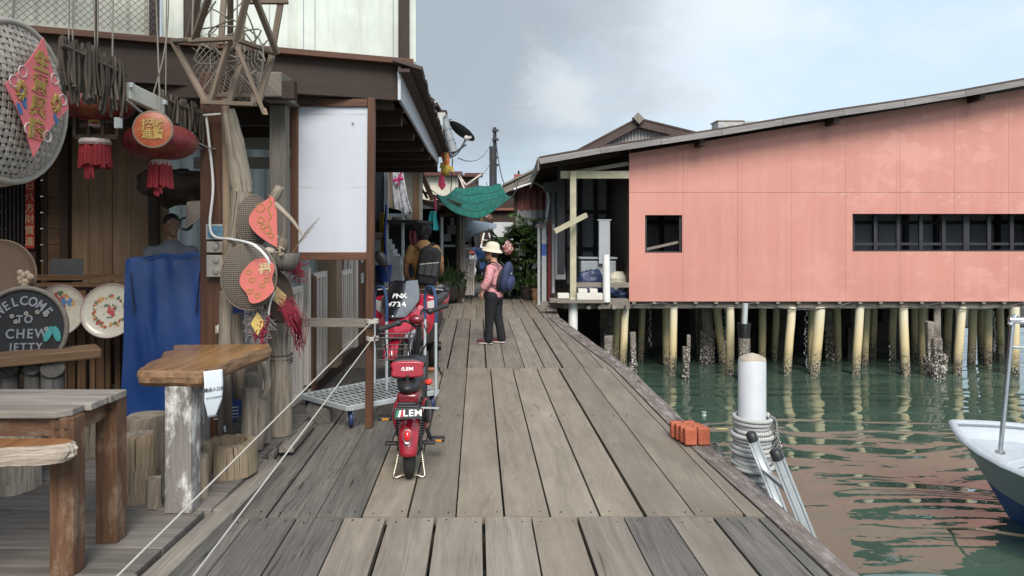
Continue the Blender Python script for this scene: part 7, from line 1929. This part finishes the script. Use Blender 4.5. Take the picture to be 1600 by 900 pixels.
mb = MB(); c = P(600,440,12.5); mb.lathe([(.001,0),(.11,0),(.14,.26),(.15,.27),(.15,.28),(.13,.28),(.11,.03),(.001,.02)], 18, Matrix.Translation(c)); mb.thing('blue_bucket', 'blue bucket under the yellow banner', 'bucket', paint('bucket blue', (.015,.06,.30), .45, .2), smooth=50)
mb = MB(); mb.grid(lambda u, v: P(604+40*u, 322+24*u**1.5+6*math.sin(u*9)*0.3+14*v*(1-u), 13.2)+V((0,.3*v,0)), 12, 4); mb.thing('green_awning', 'dark green awning sheet sagging over the white stair', 'awning', paint('dark green sheet', (.012,.055,.035), .7, .3), solid=.01)
cloth('wall_poster', 'pink poster on the dark wall beside the curly haired person', 'poster', P(645,360,16.1), .17, .32, paint('poster pink', (.50,.16,.19), .6, .2, 14), 9)

h3 = T('shophouse', 'dark timber shophouse with an open stall under the green net', 'house', (-2.0, 18.5, 0))
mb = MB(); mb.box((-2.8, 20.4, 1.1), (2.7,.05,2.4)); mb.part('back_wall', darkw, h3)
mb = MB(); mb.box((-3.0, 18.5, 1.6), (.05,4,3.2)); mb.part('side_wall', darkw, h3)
mb = MB(); a = P(641,306,17); b = P(700,330,17); mb.bar(a+V((-.6,0,.15)), b+V((.25,0,-.05)), .08, .12); mb.bar(a+V((-.6,.0,.38)), b+V((.3,.0,.16)), .3, .05); mb.part('eave', W_dark, h3)
mb = MB(); mb.bar(V((-3.2,18.8,3.1)), V((-1.05,18.8,2.15)), 3.6, .05, up=(0,0,1)); mb.part('roof', paint('brown roof sheet', (.1,.1,.1)), h3)
for q_, m_ in ((690,galv),(715,W_dark)): 
    mb = MB(); mb.tube([(X(q_,17.2),17.2,0),(X(q_,17.2),17.2,Z(334,17.2))], .05, 10); mb.part('post', m_, h3, smooth=50)
mb = MB(); mb.bar(P(688,337,17.15), P(716,333,17.15), .08, .09); mb.bar(P(640,344,15.8), P(672,346,15.8), .03,.03); mb.part('beam', W_brown, h3)
mb = MB(); mb.box((X(701,17.8), 17.8, Z(384,17.8)), (.40,.4,.05)); mb.part('counter', wh, h3)
for (x0,y0,x1,y1,lab,c_) in ((692,366,704,377,'pale framed box on the stall counter',(.42,.45,.45)),(699,352,712,366,'patterned carton at the back of the stall',(.30,.25,.24)),(704,340,709,352,'small pale jar shelf high in the stall',(.35,.32,.28))):
    mb = MB(); a = P(x0,y0,18.2); b = P(x1,y1,18.2); mb.box(((a.x+b.x)/2,18.2,(a.z+b.z)/2), (b.x-a.x,.2,a.z-b.z)); mb.thing('stall_box', lab, 'box', paint('stall %s' % lab[:6], c_, .6, .5, 25), bevel=.01)
cloth('teal_towel', 'teal towel hanging from the beam beside the green net', 'towel', P(677,330,15.5), .12, .40, paint('teal cloth', (.035,.33,.34), .85, .2, 9), 11, .9)
cloth('pink_ribbon', 'thin pink ribbon hanging from the corner of the green net', 'ribbon', P(680.5,308,15.6), .035, .32, paint('pink ribbon', (.55,.07,.17), .7, .2), 12)
cloth('rag_post_cloth', 'pale patterned rag wrapped on the stall corner post', 'cloth', P(723,338,17.4), .13, 1.35, paint('pale rag', (.42,.39,.37), .85, .4, 14), 13, -.3)
mb = MB(); mb.box((X(722,17.5),17.5,.85), (.10,.09,1.7)); mb.thing('stall_post', 'pale weathered post at the stall corner', 'post', W_white)
mb = MB()
for i in range(7): mb.box((X(731,18.2)-.14+.047*i, 18.2, .55), (.036,.02,.9))
mb.box((X(731,18.2),18.22,.85),(.34,.03,.05)); mb.thing('picket_fence', 'short pale picket fence beyond the stall post', 'fence', W_white)

# ---- leaf makers
def leafmat(name, c, c2):
    t = NT(name); n = t.island(); n2 = t.noise(t.coord(), 6, 3)
    col = t.mix(n2, t.ramp(n, [(0, sc(c,.6)), (.55, c), (1, c2)]), c); t.base(col); t.set(rough=.45, spec=.4)
    tr = t.n('ShaderNodeBsdfTranslucent'); t.l(col, tr.inputs[0]); mx = t.n('ShaderNodeMixShader'); mx.inputs[0].default_value = .4
    t.l(t.b.outputs[0], mx.inputs[1]); t.l(tr.outputs[0], mx.inputs[2]); t.l(mx.outputs[0], t.t.nodes['Material Output'].inputs[0])
    return t.m
leaf_g = leafmat('palm leaf', (.10,.175,.05), (.25,.33,.11)); leaf_d = leafmat('dark leaf', (.045,.09,.034), (.11,.16,.055))
def blade(mb, o, dirv, ln, w_, droop, up=V((0,0,1)), n=5, fold=.25):
    o = V(o); dirv = V(dirv).normalized(); side = dirv.cross(up)
    if side.length < .05: side = V((1,0,0))
    side.normalize(); pts = []
    for i in range(n+1):
        t_ = i/n; p_ = o + dirv*(ln*t_) - V((0,0,droop*ln*t_*t_)); ww = w_*math.sin(math.pi*min(1,(.12+.88*t_)))**.7*(1 if t_ < 1 else 0)+.0005
        pts += [p_ - side*ww/2 + V((0,0,fold*ww*.5)), p_, p_ + side*ww/2 + V((0,0,fold*ww*.5))]
    fs = []
    for i in range(n):
        a = i*3; fs += [(a,a+1,a+4,a+3),(a+1,a+2,a+5,a+4)]
    mb.add(pts, fs, [[(0,0)]*4]*len(fs))
def frond(mb, mst, o, dirv, ln, droop, nl, lw, ll, rr):
    o = V(o); dirv = V(dirv).normalized(); pts = [o + dirv*(ln*t_/10) - V((0,0,droop*ln*(t_/10)**2)) for t_ in range(11)]
    mst.tube(pts, [.014-.0011*i for i in range(11)], 5)
    for i in range(nl):
        t_ = .18+.82*i/nl; k = t_*10; a = int(min(k,9)); p_ = pts[a].lerp(pts[a+1], k-a); tang = (pts[a+1]-pts[a]).normalized(); sd = tang.cross(V((0,0,1))); sd = sd.normalized() if sd.length > .1 else V((1,0,0))
        L_ = ll*math.sin(math.pi*(.18+.75*t_))*rr.uniform(.85,1.1)
        for s_ in (-1,1):
            if rr.random() < .93: blade(mb, p_, tang*.75+sd*s_*.85+V((0,0,rr.uniform(-.1,.25))), L_, lw, rr.uniform(.15,.5), n=4)
# palm clump at right of the jetty
def palm(label, base, nf, hts, ln, seed, spread=.5, stems=9):
    rr = random.Random(seed); q = T('palm_clump', label, 'palm', base); base = V(base); mb = MB(); ms = MB(); mt = MB()
    for k in range(stems):
        a = rr.uniform(0,6.28); b0_ = base + V((spread*.35*math.cos(a), spread*.3*math.sin(a), 0)); h_ = rr.uniform(*hts)
        tp = b0_ + V((spread*.5*math.cos(a)*rr.random(), spread*.4*math.sin(a)*rr.random(), h_)); mt.tube(spline([b0_, b0_.lerp(tp,.5)+V((.03*rr.uniform(-1,1),0,0)), tp],4), [.026]*5+[.018]*4, 7)
        for j in range(nf):
            an = rr.uniform(0,6.28); el = rr.uniform(.25,1.5)
            frond(mb, ms, tp - V((0,0,rr.uniform(0,.35))), V((math.cos(an),math.sin(an),math.tan(el*.75))), ln*rr.uniform(.7,1.1), rr.uniform(.18,.55), 15, .040, .36, rr)
    mb.part('crown', leaf_g, q, kind='stuff'); ms.part('frond_stems', leaf_d, q, kind='stuff'); mt.part('trunk', leaf_d, q); return q
palm('tall clumping palm spilling over the right side of the deck', (X(810,18.6), 18.6, -.1), 9, (.7,2.0), .80, 21, .8, 16)
def strap_plant(name, label, base, n, ln, seed, m, w_=.035, el=(.4,1.4), pot=None, group=None):
    rr = random.Random(seed); q = T(name, label, 'potted plant' if pot else 'plant', base, group); base = V(base); mb = MB(); top = base + V((0,0,pot[1] if pot else 0))
    for i in range(n):
        an = rr.uniform(0,6.28); e = rr.uniform(*el); blade(mb, top+V((rr.uniform(-.05,.05),rr.uniform(-.05,.05),-.02)), V((math.cos(an)*math.cos(e),math.sin(an)*math.cos(e),math.sin(e))), ln*rr.uniform(.6,1.1), w_*rr.uniform(.7,1.2), rr.uniform(.2,.7), n=6)
    mb.part('leaves', m, q, kind='stuff')
    if pot:
        r_, h_, pm_ = pot; mb = MB(); mb.lathe([(r_*.68,0),(r_*.72,.01),(r_*.98,h_*.55),(r_*.92,h_*.78),(r_*.90,h_*.82),(r_*1.05,h_*.86),(r_*1.06,h_*.98),(r_*.98,h_),(r_*.92,h_*.93),(.001,h_*.90)], 24, Matrix.Translation(base)); mb.part('pot', pm_, q, smooth=40)
    return q
terra = paint('terracotta', (.32,.17,.095), .7, .2, 12, 0, .2, (.5,.42,.32), .4); potd = paint('dark glazed pot', (.05,.04,.035), .4, .3, 8); potb = paint('blue glazed pot', (.03,.06,.15), .35, .3, 8)
strap_plant('potted_plant', 'leafy plant in a terracotta pot at the deck edge', G(841,474)+V((0,.15,0)), 42, .75, 31, leaf_g, .04, (.5,1.5), (.155,.34,terra))
strap_plant('potted_plant', 'leafy plant in a dark pot just behind the terracotta one', G(825,471)+V((0,.35,0)), 46, .85, 32, leaf_g, .04, (.6,1.5), (.15,.36,potd))
strap_plant('potted_plant', 'strap leaved plant in a blue pot beside the palm', G(806,462)+V((0,.2,0)), 40, .7, 33, leaf_d, .05, (.6,1.5), (.17,.36,potb))
mb = MB(); c = G(841,474); mb.box(c+V((.0,.02,.03)), (.26,.2,.07)); mb.thing('pot_block', 'pale block under the front of the terracotta pot', 'block', W_pale, bevel=.01)
# plants at left of the stall
for i, (px_, dd, ln, lab) in enumerate([(694,16.8,.65,'dark strap leaved plant by the grey pipe post'),(706,17.1,.75,'dark bushy plant in the middle of the stall front'),(716,17.3,.6,'dark strap leaved plant by the pale stall post'),(683,16.2,.5,'low dark plant nearest the tan shirted person')]):
    strap_plant('potted_plant', lab, (X(px_,dd), dd, .12), 55, ln, 40+i, leaf_d, .04, (.2,1.5), (.2,.42,potd), 'potted plants before the stall')
for i, (a, b, z_, lab) in enumerate([((690,436),(724,428),.1,'dark loose board lying before the stall plants'),((715,437),(739,433),.05,'low dark step plank beside the deck far along')]):
    mb = MB(); p_ = G(*a); q_ = G(*b); mb.bar(p_+V((0,0,z_)), q_+V((0,0,z_+.05)), .35, .07, up=(0,0,1)); mb.thing('loose_board', lab, 'board', W_dark)
# green net canopy
t = NT('green shade net'); uv = t.coord('UV'); sx_, sy_, sz_ = t.sep(t.mapping(uv, (9,4,1)))
gx = t.math('ABSOLUTE', t.math('SUBTRACT', t.math('FRACT', t.math('ADD', sx_, t.math('MULTIPLY', t.math('FLOOR', sy_), .5))), .5)); gy = t.math('ABSOLUTE', t.math('SUBTRACT', t.math('FRACT', sy_), .5))
ln_ = t.math('MAXIMUM', t.math('GREATER_THAN', gx, .465), t.math('GREATER_THAN', gy, .455))
t.base(t.mix(ln_, t.ramp(t.noise(t.coord(), 4, 5), [(.3,(.004,.125,.095)),(.7,(.008,.20,.15))]), (.004,.035,.03))); t.set(rough=.7)
try:
    tb_ = t.n('ShaderNodeBsdfTranslucent'); tb_.inputs[0].default_value = (.008,.22,.16,1); mx_ = t.n('ShaderNodeMixShader'); mx_.inputs[0].default_value = .35
    out = t.t.nodes['Material Output']; t.l(t.b.outputs[0], mx_.inputs[1]); t.l(tb_.outputs[0], mx_.inputs[2]); t.l(mx_.outputs[0], out.inputs[0])
except Exception as e: print(e)
NETM = t.m
nf0, nf1, nb0, nb1 = P(681,302,15.6), P(801,306,16.6), P(712,294,19.5), P(782,288,19.5)
def netf(u, v):
    a = nf0.lerp(nf1, u); b = nb0.lerp(nb1, u); p_ = a.lerp(b, v); s_ = 4*u*(1-u)
    return p_ - V((0,0,.55*s_*(1-v)**1.2*(.75+.35*(1-u)) + .10*math.sin(v*3.14)*1 + .02*math.sin(u*13+v*5)))
mb = MB(); mb.grid(netf, 36, 14, (1,1)); mb.thing('green_net', 'green shade net slung across the jetty as a canopy', 'net canopy', NETM, solid=.006, smooth=60)
mb = MB(); mb.tube([nf1, P(806,299,16.9), P(809,283,17.2)], .012, 6); mb.tube([nf0, P(672,296,15.4)], .01, 6); mb.thing('net_tie', 'cords tying the green net to the eaves', 'cord', black_p)
# white tarp awning, hung clothes, end house
mb = MB(); mb.grid(lambda u, v: P(726+50*u, 345+6*u-2*math.sin(u*3)+(26*(1-u)+6)*v, 20.2)+V((0,-.8*v,0)), 12, 6); mb.thing('white_awning', 'pale grey tarpaulin awning beneath the green net', 'awning', paint('pale tarp', (.50,.54,.58), .5, .1, 3), solid=.01, smooth=60)
cloth('hung_shirt', 'white and red shirt hanging under the pale awning', 'shirt', P(730,362,19.6), .20, .36, prt.m, 15, .3)
cloth('hung_shirt', 'black shirt hanging beside the white and red one', 'shirt', P(737,361,19.7), .12, .42, blk, 16, .2)
mb = MB(); mb.tube([P(724,380,19.6), P(742,379,19.6)], .03, 6); mb.thing('hanging_bar', 'short dark bar beneath the hanging shirts', 'bar', black_p)
eh = T('end_house', 'brown timber house closing the far end of the jetty', 'house', (X(756,31), 32, 0))
mb = MB(); mb.box((X(750,31), 31.5, 1.7), (4.2,.1,3.4)); mb.part('wall', W_dark, eh)
mb = MB(); mb.box((X(747,31), 31.4, 1.2), (.42,.05,2.2)); mb.part('door', W_brown, eh)
mb = MB(); mb.box((X(786,31), 31.4, 1.55), (.85,.05,1.0)); mb.part('white_wall', wh, eh)
mb = MB(); mb.box((X(772,31),31.35,2.6),(2.0,.3,.10)); mb.part('eave', paint('rust red sheet', (.20,.07,.05)), eh)
mb = MB(); mb.box((X(750,31), 32.5, 3.42), (4.6,2.6,.08)); mb.part('roof', paint('brown roof sheet', (.1,.1,.1)), eh)
for k, (x_, z_) in enumerate(((744,337),(752,334),(760,336),(766,340))):
    c = P(x_,z_,22); mb = MB(); mb.box(c, (.16,.15,.14), Euler((0,rad(20*k),0))); mb.thing('roof_oddment', ['pink cloth bundle','dark crate','pale pink sack','brown box'][k]+' lying on top of the pale awning frame', 'bundle', paint('oddment%d' % k, [(.40,.18,.18),(.08,.05,.04),(.45,.25,.25),(.16,.09,.06)][k], .8, .3), bevel=.03)
mb = MB(); mb.bar(P(736,345,22)+V((0,0,-.05)), P(774,343,22)+V((0,0,-.05)), .3, .05, up=(0,0,1)); mb.thing('awning_beam', 'dark plank carrying bundles above the pale awning', 'beam', W_dark)
# white step ladder
q = T('step_ladder', 'white step ladder standing open near the far end', 'ladder', (X(760,26.5), 26.5, 0))
mb = MB(); d = 26.5
tp = Z(364,d)
for x_ in (-.36,.34):
    for y_ in (-.0,.5): mb.bar((X(760,d)+x_*.25,d+.25,tp),(X(760,d)+x_*1.25,d+y_,.02),.05,.05)
mb.part('rails', white_p, q)
for k in range(1,6): mb = MB(); z_ = tp*(1-k/6.2); w_ = .36*(.25+1.0*k/6.2); mb.box((X(760,d)-.005,d+.25-.25*k/6.2,z_),(2*w_,.08,.035)); mb.part('step', white_p, q)
# distant motorcycle under a blue sheet
m2 = T('parked_motorcycle', 'silver motorcycle with orange lamp half under a blue sheet', 'motorcycle', (X(738,23), 23, 0))
cx_ = X(738,23)
wheel(m2, (cx_,22.8,.29), .29, .09, (1,.2,0), 6); wheel(m2, (cx_+.15,24.0,.29), .29, .10, (1,.2,0), 6)
mb = MB(); mb.ell((cx_+.02,23.0,.78), (.13,.16,.28), None, 16, 10); mb.part('leg_shield', paint('silver paint', (.42,.44,.46), .3, .1, 6, .3), m2, remesh=.03)
mb = MB(); mb.ell((cx_+.0,22.86,1.0), (.09,.09,.06), None, 16, 10); mb.part('headlight', paint('orange lamp', (.38,.05,.02), .25), m2, smooth=60)
mb = MB(); mb.tube([(cx_-.36,23.0,1.14),(cx_,22.95,1.10),(cx_+.36,23.0,1.14)], .018, 8); mb.part('handlebar', bikeb, m2)
mb = MB(); mb.tube([(cx_-.08,22.8,.29),(cx_-.06,22.95,.9)], .03, 8); mb.tube([(cx_+.08,22.8,.29),(cx_+.06,22.95,.9)], .03, 8); mb.part('fork', galv, m2)
mb = MB(); mb.box((cx_+.1,23.5,.66), (.24,1.0,.3)); mb.part('body', bikeb, m2, bevel=.06)
mb = MB(); mb.grid(lambda u, v: V((cx_+.05+.42*u+.03*math.sin(v*9), 22.9+.9*u, 1.16-.02*math.sin(u*4)-1.1*v*(u**.6)-.04*v+.02*math.sin(u*17+v*5))), 14, 12); mb.thing('blue_sheet', 'blue sheet draped over the back of the distant motorcycle', 'sheet', paint('blue sheet', (.04,.10,.30), .6, .25, 6), solid=.01, smooth=60)
# red string bag hanging by the palm
q = T('red_bag', 'red and white checked bag hanging by the palm fronds', 'bag', P(794,400,17.5))
t = NT('checked bag'); co = t.coord(); ch = t.n('ShaderNodeTexChecker'); t.l(co, ch.inputs[0]); ch.inputs[1].default_value = (.42,.10,.10,1); ch.inputs[2].default_value = (.60,.46,.44,1); ch.inputs[3].default_value = 14; t.base(ch.outputs[0]); t.set(rough=.6)
mb = MB(); mb.ell(P(794,388,17.5), (.13,.10,.16), None, 18, 12, heap(0,1,41)); mb.part('bag', t.m, q, smooth=60); mb = MB(); mb.tube(arc(P(794,378,17.5), .07, 0, 180, 8), .01, 6); mb.part('handle', black_p, q)

# ---- roofs beyond on the left
def ribbed(name, label, c0, c1, zt, zb, d, m, trim=None, pitch=.16):
    q = T(name, label, 'house', ((c0+c1)/2, d, 0)); mb = MB(); ribs(mb, 0, c1-c0, zb, zt, pitch, .03, V((c0,d,0)), V((1,0,0)), V((0,-1,0))); mb.part('wall', m, q)
    mb = MB(); mb.box(((c0+c1)/2, d-.12, zt), (c1-c0+.3,.4,.14)); mb.part('ridge_trim', trim or W_dark, q); 
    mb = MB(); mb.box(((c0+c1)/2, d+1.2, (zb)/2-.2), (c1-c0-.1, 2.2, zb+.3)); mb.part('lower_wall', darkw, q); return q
d = 26
q = ribbed('cream_gable_house', 'cream ribbed wall with a maroon trim above the dark shophouse', X(636,d), X(716,d), Z(272,d), Z(312,d), d, corrug('cream ribbed', (.58,.54,.44), dirt=(.35,.28,.2)), paint('maroon trim', (.09,.025,.022)), .24)
mb = MB(); a = P(650,271,d); mb.bar(P(668,258,d+2), P(668,272,d-.3), 2.6, .06, up=(0,0,1)); mb.part('roof', paint('blue grey roof', (.30,.34,.40), .4, .1, 2), q)
q = ribbed('brown_roof_house', 'brown ribbed wall house left of the utility poles', X(713,28), X(748,28), Z(274,28), Z(312,28), 28, corrug('brown ribbed', (.13,.06,.055), dirt=(.3,.2,.17)), paint('maroon trim', (.1,.03,.03)), .22)
mb = MB(); dd = 19.8
for a, b in (((716,272),(728,289)),((728,289),(752,272)),((716,272),(728,300))): mb.bar(P(*a,dd), P(*b,dd), .04, .04)
mb.thing('spare_rafters', 'crossed pale sticks propped on the roof behind the green net', 'sticks', W_white)
mb = MB(); mb.bar(P(655,262,15.5), P(676,312,15.5), .10, .10); mb.bar(P(650,280,15.6), P(668,310,15.6), .05, .05); mb.part('brace', W_brown, h2)
# gutter, pipes and dishes at the end of the shop eave
gu = T('gutter_end', 'grey gutter and downpipes at the next roof corner', 'gutter', P(690,240,13.6))
d = 13.6
mb = MB(); mb.bar(P(657,163,d), P(688,170,d), .8, .04, up=(0,0,1)); mb.part('roof_edge', W_dark, gu)
mb = MB(); mb.box(P(667,182,d-.1), (.18,.12,.22)); mb.part('junction_box', paint('box grey', (.3,.3,.3)), gu, bevel=.01)
mb = MB(); mb.box(P(684,205,d+.1), (.34,.25,.75)); mb.box(P(672,225,d+.05), (.3,.2,.4)); mb.part('fascia', W_dark, gu)
mb = MB(); M = Matrix.Translation(P(686,177,d-.3)); mb.grid(lambda u, v: P(686,176,d-.35)+V((.11*math.cos(math.pi*(1+u)), 1.2*v, .11*math.sin(math.pi*(1+u)))), 12, 4); mb.prism([(.11*math.cos(math.pi*(1+i/12)), .11*math.sin(math.pi*(1+i/12))) for i in range(13)], frame(P(686,176,d-.33),(1,0,0),(0,0,1)), .01); mb.part('gutter', paint('gutter grey', (.42,.42,.37), .5, .1, 8), gu, solid=.006)
pvc = paint('grey pvc', (.22,.24,.26), .45, .15, 8)
mb = MB(); mb.tube(spline([P(688,183,d-.35),P(688,196,d-.35),P(687,204,d-.35),P(680,209,d-.35),P(673,210,d-.35)],4), .055, 12); mb.part('downpipe', galv, gu, smooth=60)
mb = MB(); mb.tube([P(694,186,d-.2), P(709,238,d-.25)], .075, 14); mb.part('downpipe', pvc, gu, smooth=60)
for k in (.3,.62): mb = MB(); c = P(694,186,d-.2).lerp(P(709,238,d-.25),k); mb.tube([c-V((.025,0,-.085)).normalized()*.02, c+V((.025,0,-.085)).normalized()*.02], .086, 14); mb.part('pipe_collar', pvc, gu, smooth=60)
mb = MB(); mb.bar(P(700,246,d-.3), P(728,226,d-.2), .05, .03); mb.bar(P(693,192,d-.2), P(706,186,d-.2), .015, .015); mb.part('bracket', black_p, gu)
def dish(label, c, r, n_, arm):
    q = T('satellite_dish', label, 'satellite dish', c, 'satellite dishes on the roof corner'); M = tilt(c, n_)
    mb = MB(); mb.lathe([(.001,-.05*r*2),(r*.4,-.04*r*2),(r*.75,-.018*r*2),(r,.02),(r*1.01,.018),(r*.75,-.03*r*2),(r*.4,-.055*r*2),(.001,-.066*r*2)], 36, M @ Matrix.Diagonal((1,1.12,1,1))); mb.part('reflector', paint('dish grey', (.10,.11,.12), .5, .2, 6), q, smooth=50)
    mb = MB(); mb.tube(spline(arm,4), .018, 8); mb.part('arm', pvc, q, smooth=60)
    mb = MB(); e = arm[0]; mb.ell(e, (.05,.05,.05), None, 10, 8); mb.bar(e+V((-.03,0,-.02)), e+V((.09,0,.02)), .05,.04); mb.part('receiver', paint('receiver grey', (.40,.38,.36), .5), q); return q
dish('dark satellite dish tilted above the downpipes', P(721,206,13.9), .26, (.50,.3,.80), [P(722,214,13.4)+V((.08,0,-.02)), P(722,228,13.5), P(714,240,13.6), P(703,247,13.6)])
dish('small satellite dish peeping over the shop roof edge', P(670,159,14.2), .17, (.30,.35,.9), [P(676,160,14.0), P(668,164,14.2), P(664,170,14.2)])
# fish windsock
fs_ = T('fish_windsock', 'orange scaled fish windsock hanging under the roof corner', 'windsock', P(694,270,12.4))
t = NT('fish scales'); uv = t.coord('UV'); vd = t.voro(t.mapping(uv,(1,1,1)), 22); t.base(t.ramp(vd, [(.1,(.62,.14,.02)),(.45,(.52,.05,.02)),(.7,(.55,.32,.06))])); t.set(rough=.5)
mb = MB(); mb.tube(spline([P(688,219,12.4),P(692,232,12.4),P(696,246,12.4),P(698,258,12.4),P(699,265,12.4)],4), [.02,.03,.05,.06,.065,.068,.07,.068,.065,.062,.06,.055,.05,.045,.04,.035,.03], 14); mb.part('fish_body', t.m, fs_, smooth=60)
gy_ = paint('fish fin gold', (.42,.30,.05), .5, .3, 30)
mb = MB(); mb.ell(P(697,265,12.38), (.085,.05,.10), None, 14, 10, heap(0,1,7)); mb.prism([(0,0),(.09,-.03),(.10,-.13),(.02,-.07)], frame(P(700,258,12.36),(1,0,0),(0,0,1)), .01); mb.prism([(0,0),(-.02,-.07),(-.09,-.10),(-.07,.0)], frame(P(695,254,12.36),(1,0,0),(0,0,1)), .01); mb.part('fin', gy_, fs_, smooth=60)
mb = MB(); mb.ell(P(690,223,12.38), (.035,.03,.05), None, 10, 8); mb.part('head', paint('fish head', (.6,.55,.5), .5), fs_, smooth=60)
mb = MB()
for k in range(7): mb.tube(spline([P(693,268,12.4),P(690+k-3,280,12.4),P(688+1.6*(k-3)+3,297-abs(k-3)*2,12.4)],3), .017, 5)
mb.part('tail_streamers', paint('pink streamer', (.55,.06,.12), .6, .3, 20), fs_)
mb = MB(); mb.tube([P(690,219,12.4), P(686,205,12.4)], .006, 5); mb.part('cord', black_p, fs_)
# ---- right side beyond the bay
rh = T('red_house', 'rust red and grey ribbed house behind the palm', 'house', (X(850,22), 22.5, 0))
d = 21.5; mb = MB(); ribs(mb, 0, X(853,d)-X(803,d), Z(328,d), Z(283,d)+.2, .17, .03, V((X(803,d),d,0)), V((1,0,0)), V((0,-1,0))); mb.part('wall', corrug('rust ribbed', (.27,.085,.065), dirt=(.4,.25,.2)), rh)
mb = MB(); ribs(mb, 0, X(853,d)-X(806,d), -.1, Z(328,d), .17, .03, V((X(806,d),d+.02,0)), V((1,0,0)), V((0,-1,0))); mb.part('wall', corrug('grey ribbed', (.36,.37,.37), dirt=(.2,.18,.15)), rh)
d = 20.5; mb = MB(); ribs(mb, 0, X(892,d)-X(853,d), -.1, Z(275,d), .15, .03, V((X(853,d),d,0)), V((1,0,0)), V((0,-1,0))); mb.part('wall', corrug('grey ribbed', (.3,.3,.3)), rh)
mb = MB(); mb.bar(P(785,298,20.8), P(846,268,20.8), .06, .20); mb.bar(P(785,295,20.8)+V((.0,1.2,.10)), P(846,265,20.8)+V((0,1.2,.10)), 2.6, .05, up=(0,0,1)); mb.part('roof', W_grey, rh)
mb = MB(); mb.box((X(804,21.5)+.03,21.6,Z(308,21.5)),(.10,.4,.9)); mb.part('corner_post', W_dark, rh)
mb = MB(); mb.tube(spline([P(803,296,19.5),P(822,289,19.5),P(836,286,19.5),P(850,294,19.4),P(858,308,19.3),P(857,325,19.2),P(852,350,19.0),P(843,358,18.6)],5), .028, 8); mb.thing('bent_conduit', 'white bent conduit looping down beside the ribbed house', 'pipe', white_p, smooth=60)
for (px_, w_, zt, m_, lab, nm) in [(842,.045,350,wh,'slim white post leaning at the end of the railing','white_post'),(850,.075,352,wh,'white pipe post with a blue band beside the bay','banded_post'),(858.5,.06,346,paint('maroon paint',(.16,.02,.022),.5,.2,9),'maroon post between two white posts','maroon_post'),(864.5,.05,350,wh,'white flaking post nearest the open bay','white_post')]:
    dd = 16.8; q = T(nm, lab, 'post', (X(px_,dd), dd, -.1)); mb = MB(); mb.box((X(px_,dd), dd, (Z(zt,dd)-.1)/2), (w_*1.4,w_*1.3,Z(zt,dd)+.1)); mb.part('shaft', m_, q, bevel=.006)
    if nm == 'banded_post': mb = MB(); mb.box((X(px_,dd), dd, Z(390,dd)), (w_*1.45,w_*1.35,.27)); mb.part('blue_band', paint('band blue', (.06,.13,.42), .5, .2), q)
mb = MB(); mb.bar(P(838,354,16.8), P(868,346,16.8), .06, .07); mb.bar(P(843,356,16.7), P(858,343,16.7), .05,.05); mb.thing('railing_cap', 'weathered rail across the tops of the maroon and white posts', 'rail', W_grey)
# poles and wires
q = T('utility_pole', 'taller dark utility pole with a bracket above the green net', 'utility pole', (X(773,34), 34, 0)); pm_ = paint('pole dark', (.035,.035,.038), .7, .3, 5)
mb = MB(); mb.tube([(X(773.5,34),34,0),(X(773,34),34,Z(199,34))], [.12,.085], 10); mb.part('shaft', pm_, q, smooth=50)
mb = MB()
for y_ in (204,218,246,258): mb.box(P(774,y_,33.9), (.30,.2,.09))
mb.part('clamp', pm_, q)
q2 = T('utility_pole', 'shorter dark utility pole standing just left of the taller one', 'utility pole', (X(769.5,33), 33, 0)); mb = MB(); mb.tube([(X(770,33),33,0),(X(770,33),33,Z(229,33))], .16, 10); mb.part('shaft', pm_, q2, smooth=50)
wires = [((773,206,34),(716,247,14),.5,'thin wire from the pole top to the dish bracket'),((770,247,33),(720,290,20),.3,'wire from the shorter pole to the crossed sticks'),((775,220,34),(803,283,21),.9,'thick cable curving from the pole to the red house'),((772,262,34),(760,285,22),.6,'slack wire hanging between pole and green net'),((803,283,21),(846,262,15),.1,'straight wire from the red house roof to the pink eave'),((707,248,14),(704,300,19),.1,'hanging wire below the downpipes')]
for a, b, s_, lab in wires:
    mb = MB(); mb.tube(sag(P(*a), P(*b), s_, 14), .022 if 'thick' in lab else .011, 5); mb.thing('overhead_wire', lab, 'wire', black_p)
mb = MB(); mb.tube([P(810,282,22), P(810.5,267,22)], .035, 6); mb.tube([P(810,273,22), P(815,277,22)], .02, 6); mb.thing('roof_stub', 'short dark pipe stub on the red house roof', 'pipe', black_p)
# far shore houses give the end of the jetty a backdrop
for i, (x0, x1, z_, d, c_, lab) in enumerate([(-9,-3.2,3.4,30,(.16,.13,.11),'brown house far behind the shop at left'),(-2.2,1.6,2.6,44,(.30,.30,.29),'pale grey house at the very end of the jetty'),(1.0,4.2,3.0,30,(.20,.17,.15),'brown shed behind the ribbed house')]):
    q = T('far_house', lab, 'house', ((x0+x1)/2, d, 0)); mb = MB(); mb.box(((x0+x1)/2, d+1.5, z_/2-.6), (x1-x0, 3, z_+1.2)); mb.part('wall', paint('far wall %d' % i, c_, .8, .2, 1), q); mb = MB(); mb.prism([(x0-.2,z_-.05),(x1+.2,z_-.05),((x0+x1)/2,z_+.6)], frame((0,d+3.2,0),(1,0,0),(0,0,1)), 3.4); mb.part('roof', paint('brown roof sheet', (.1,.1,.1)), q)
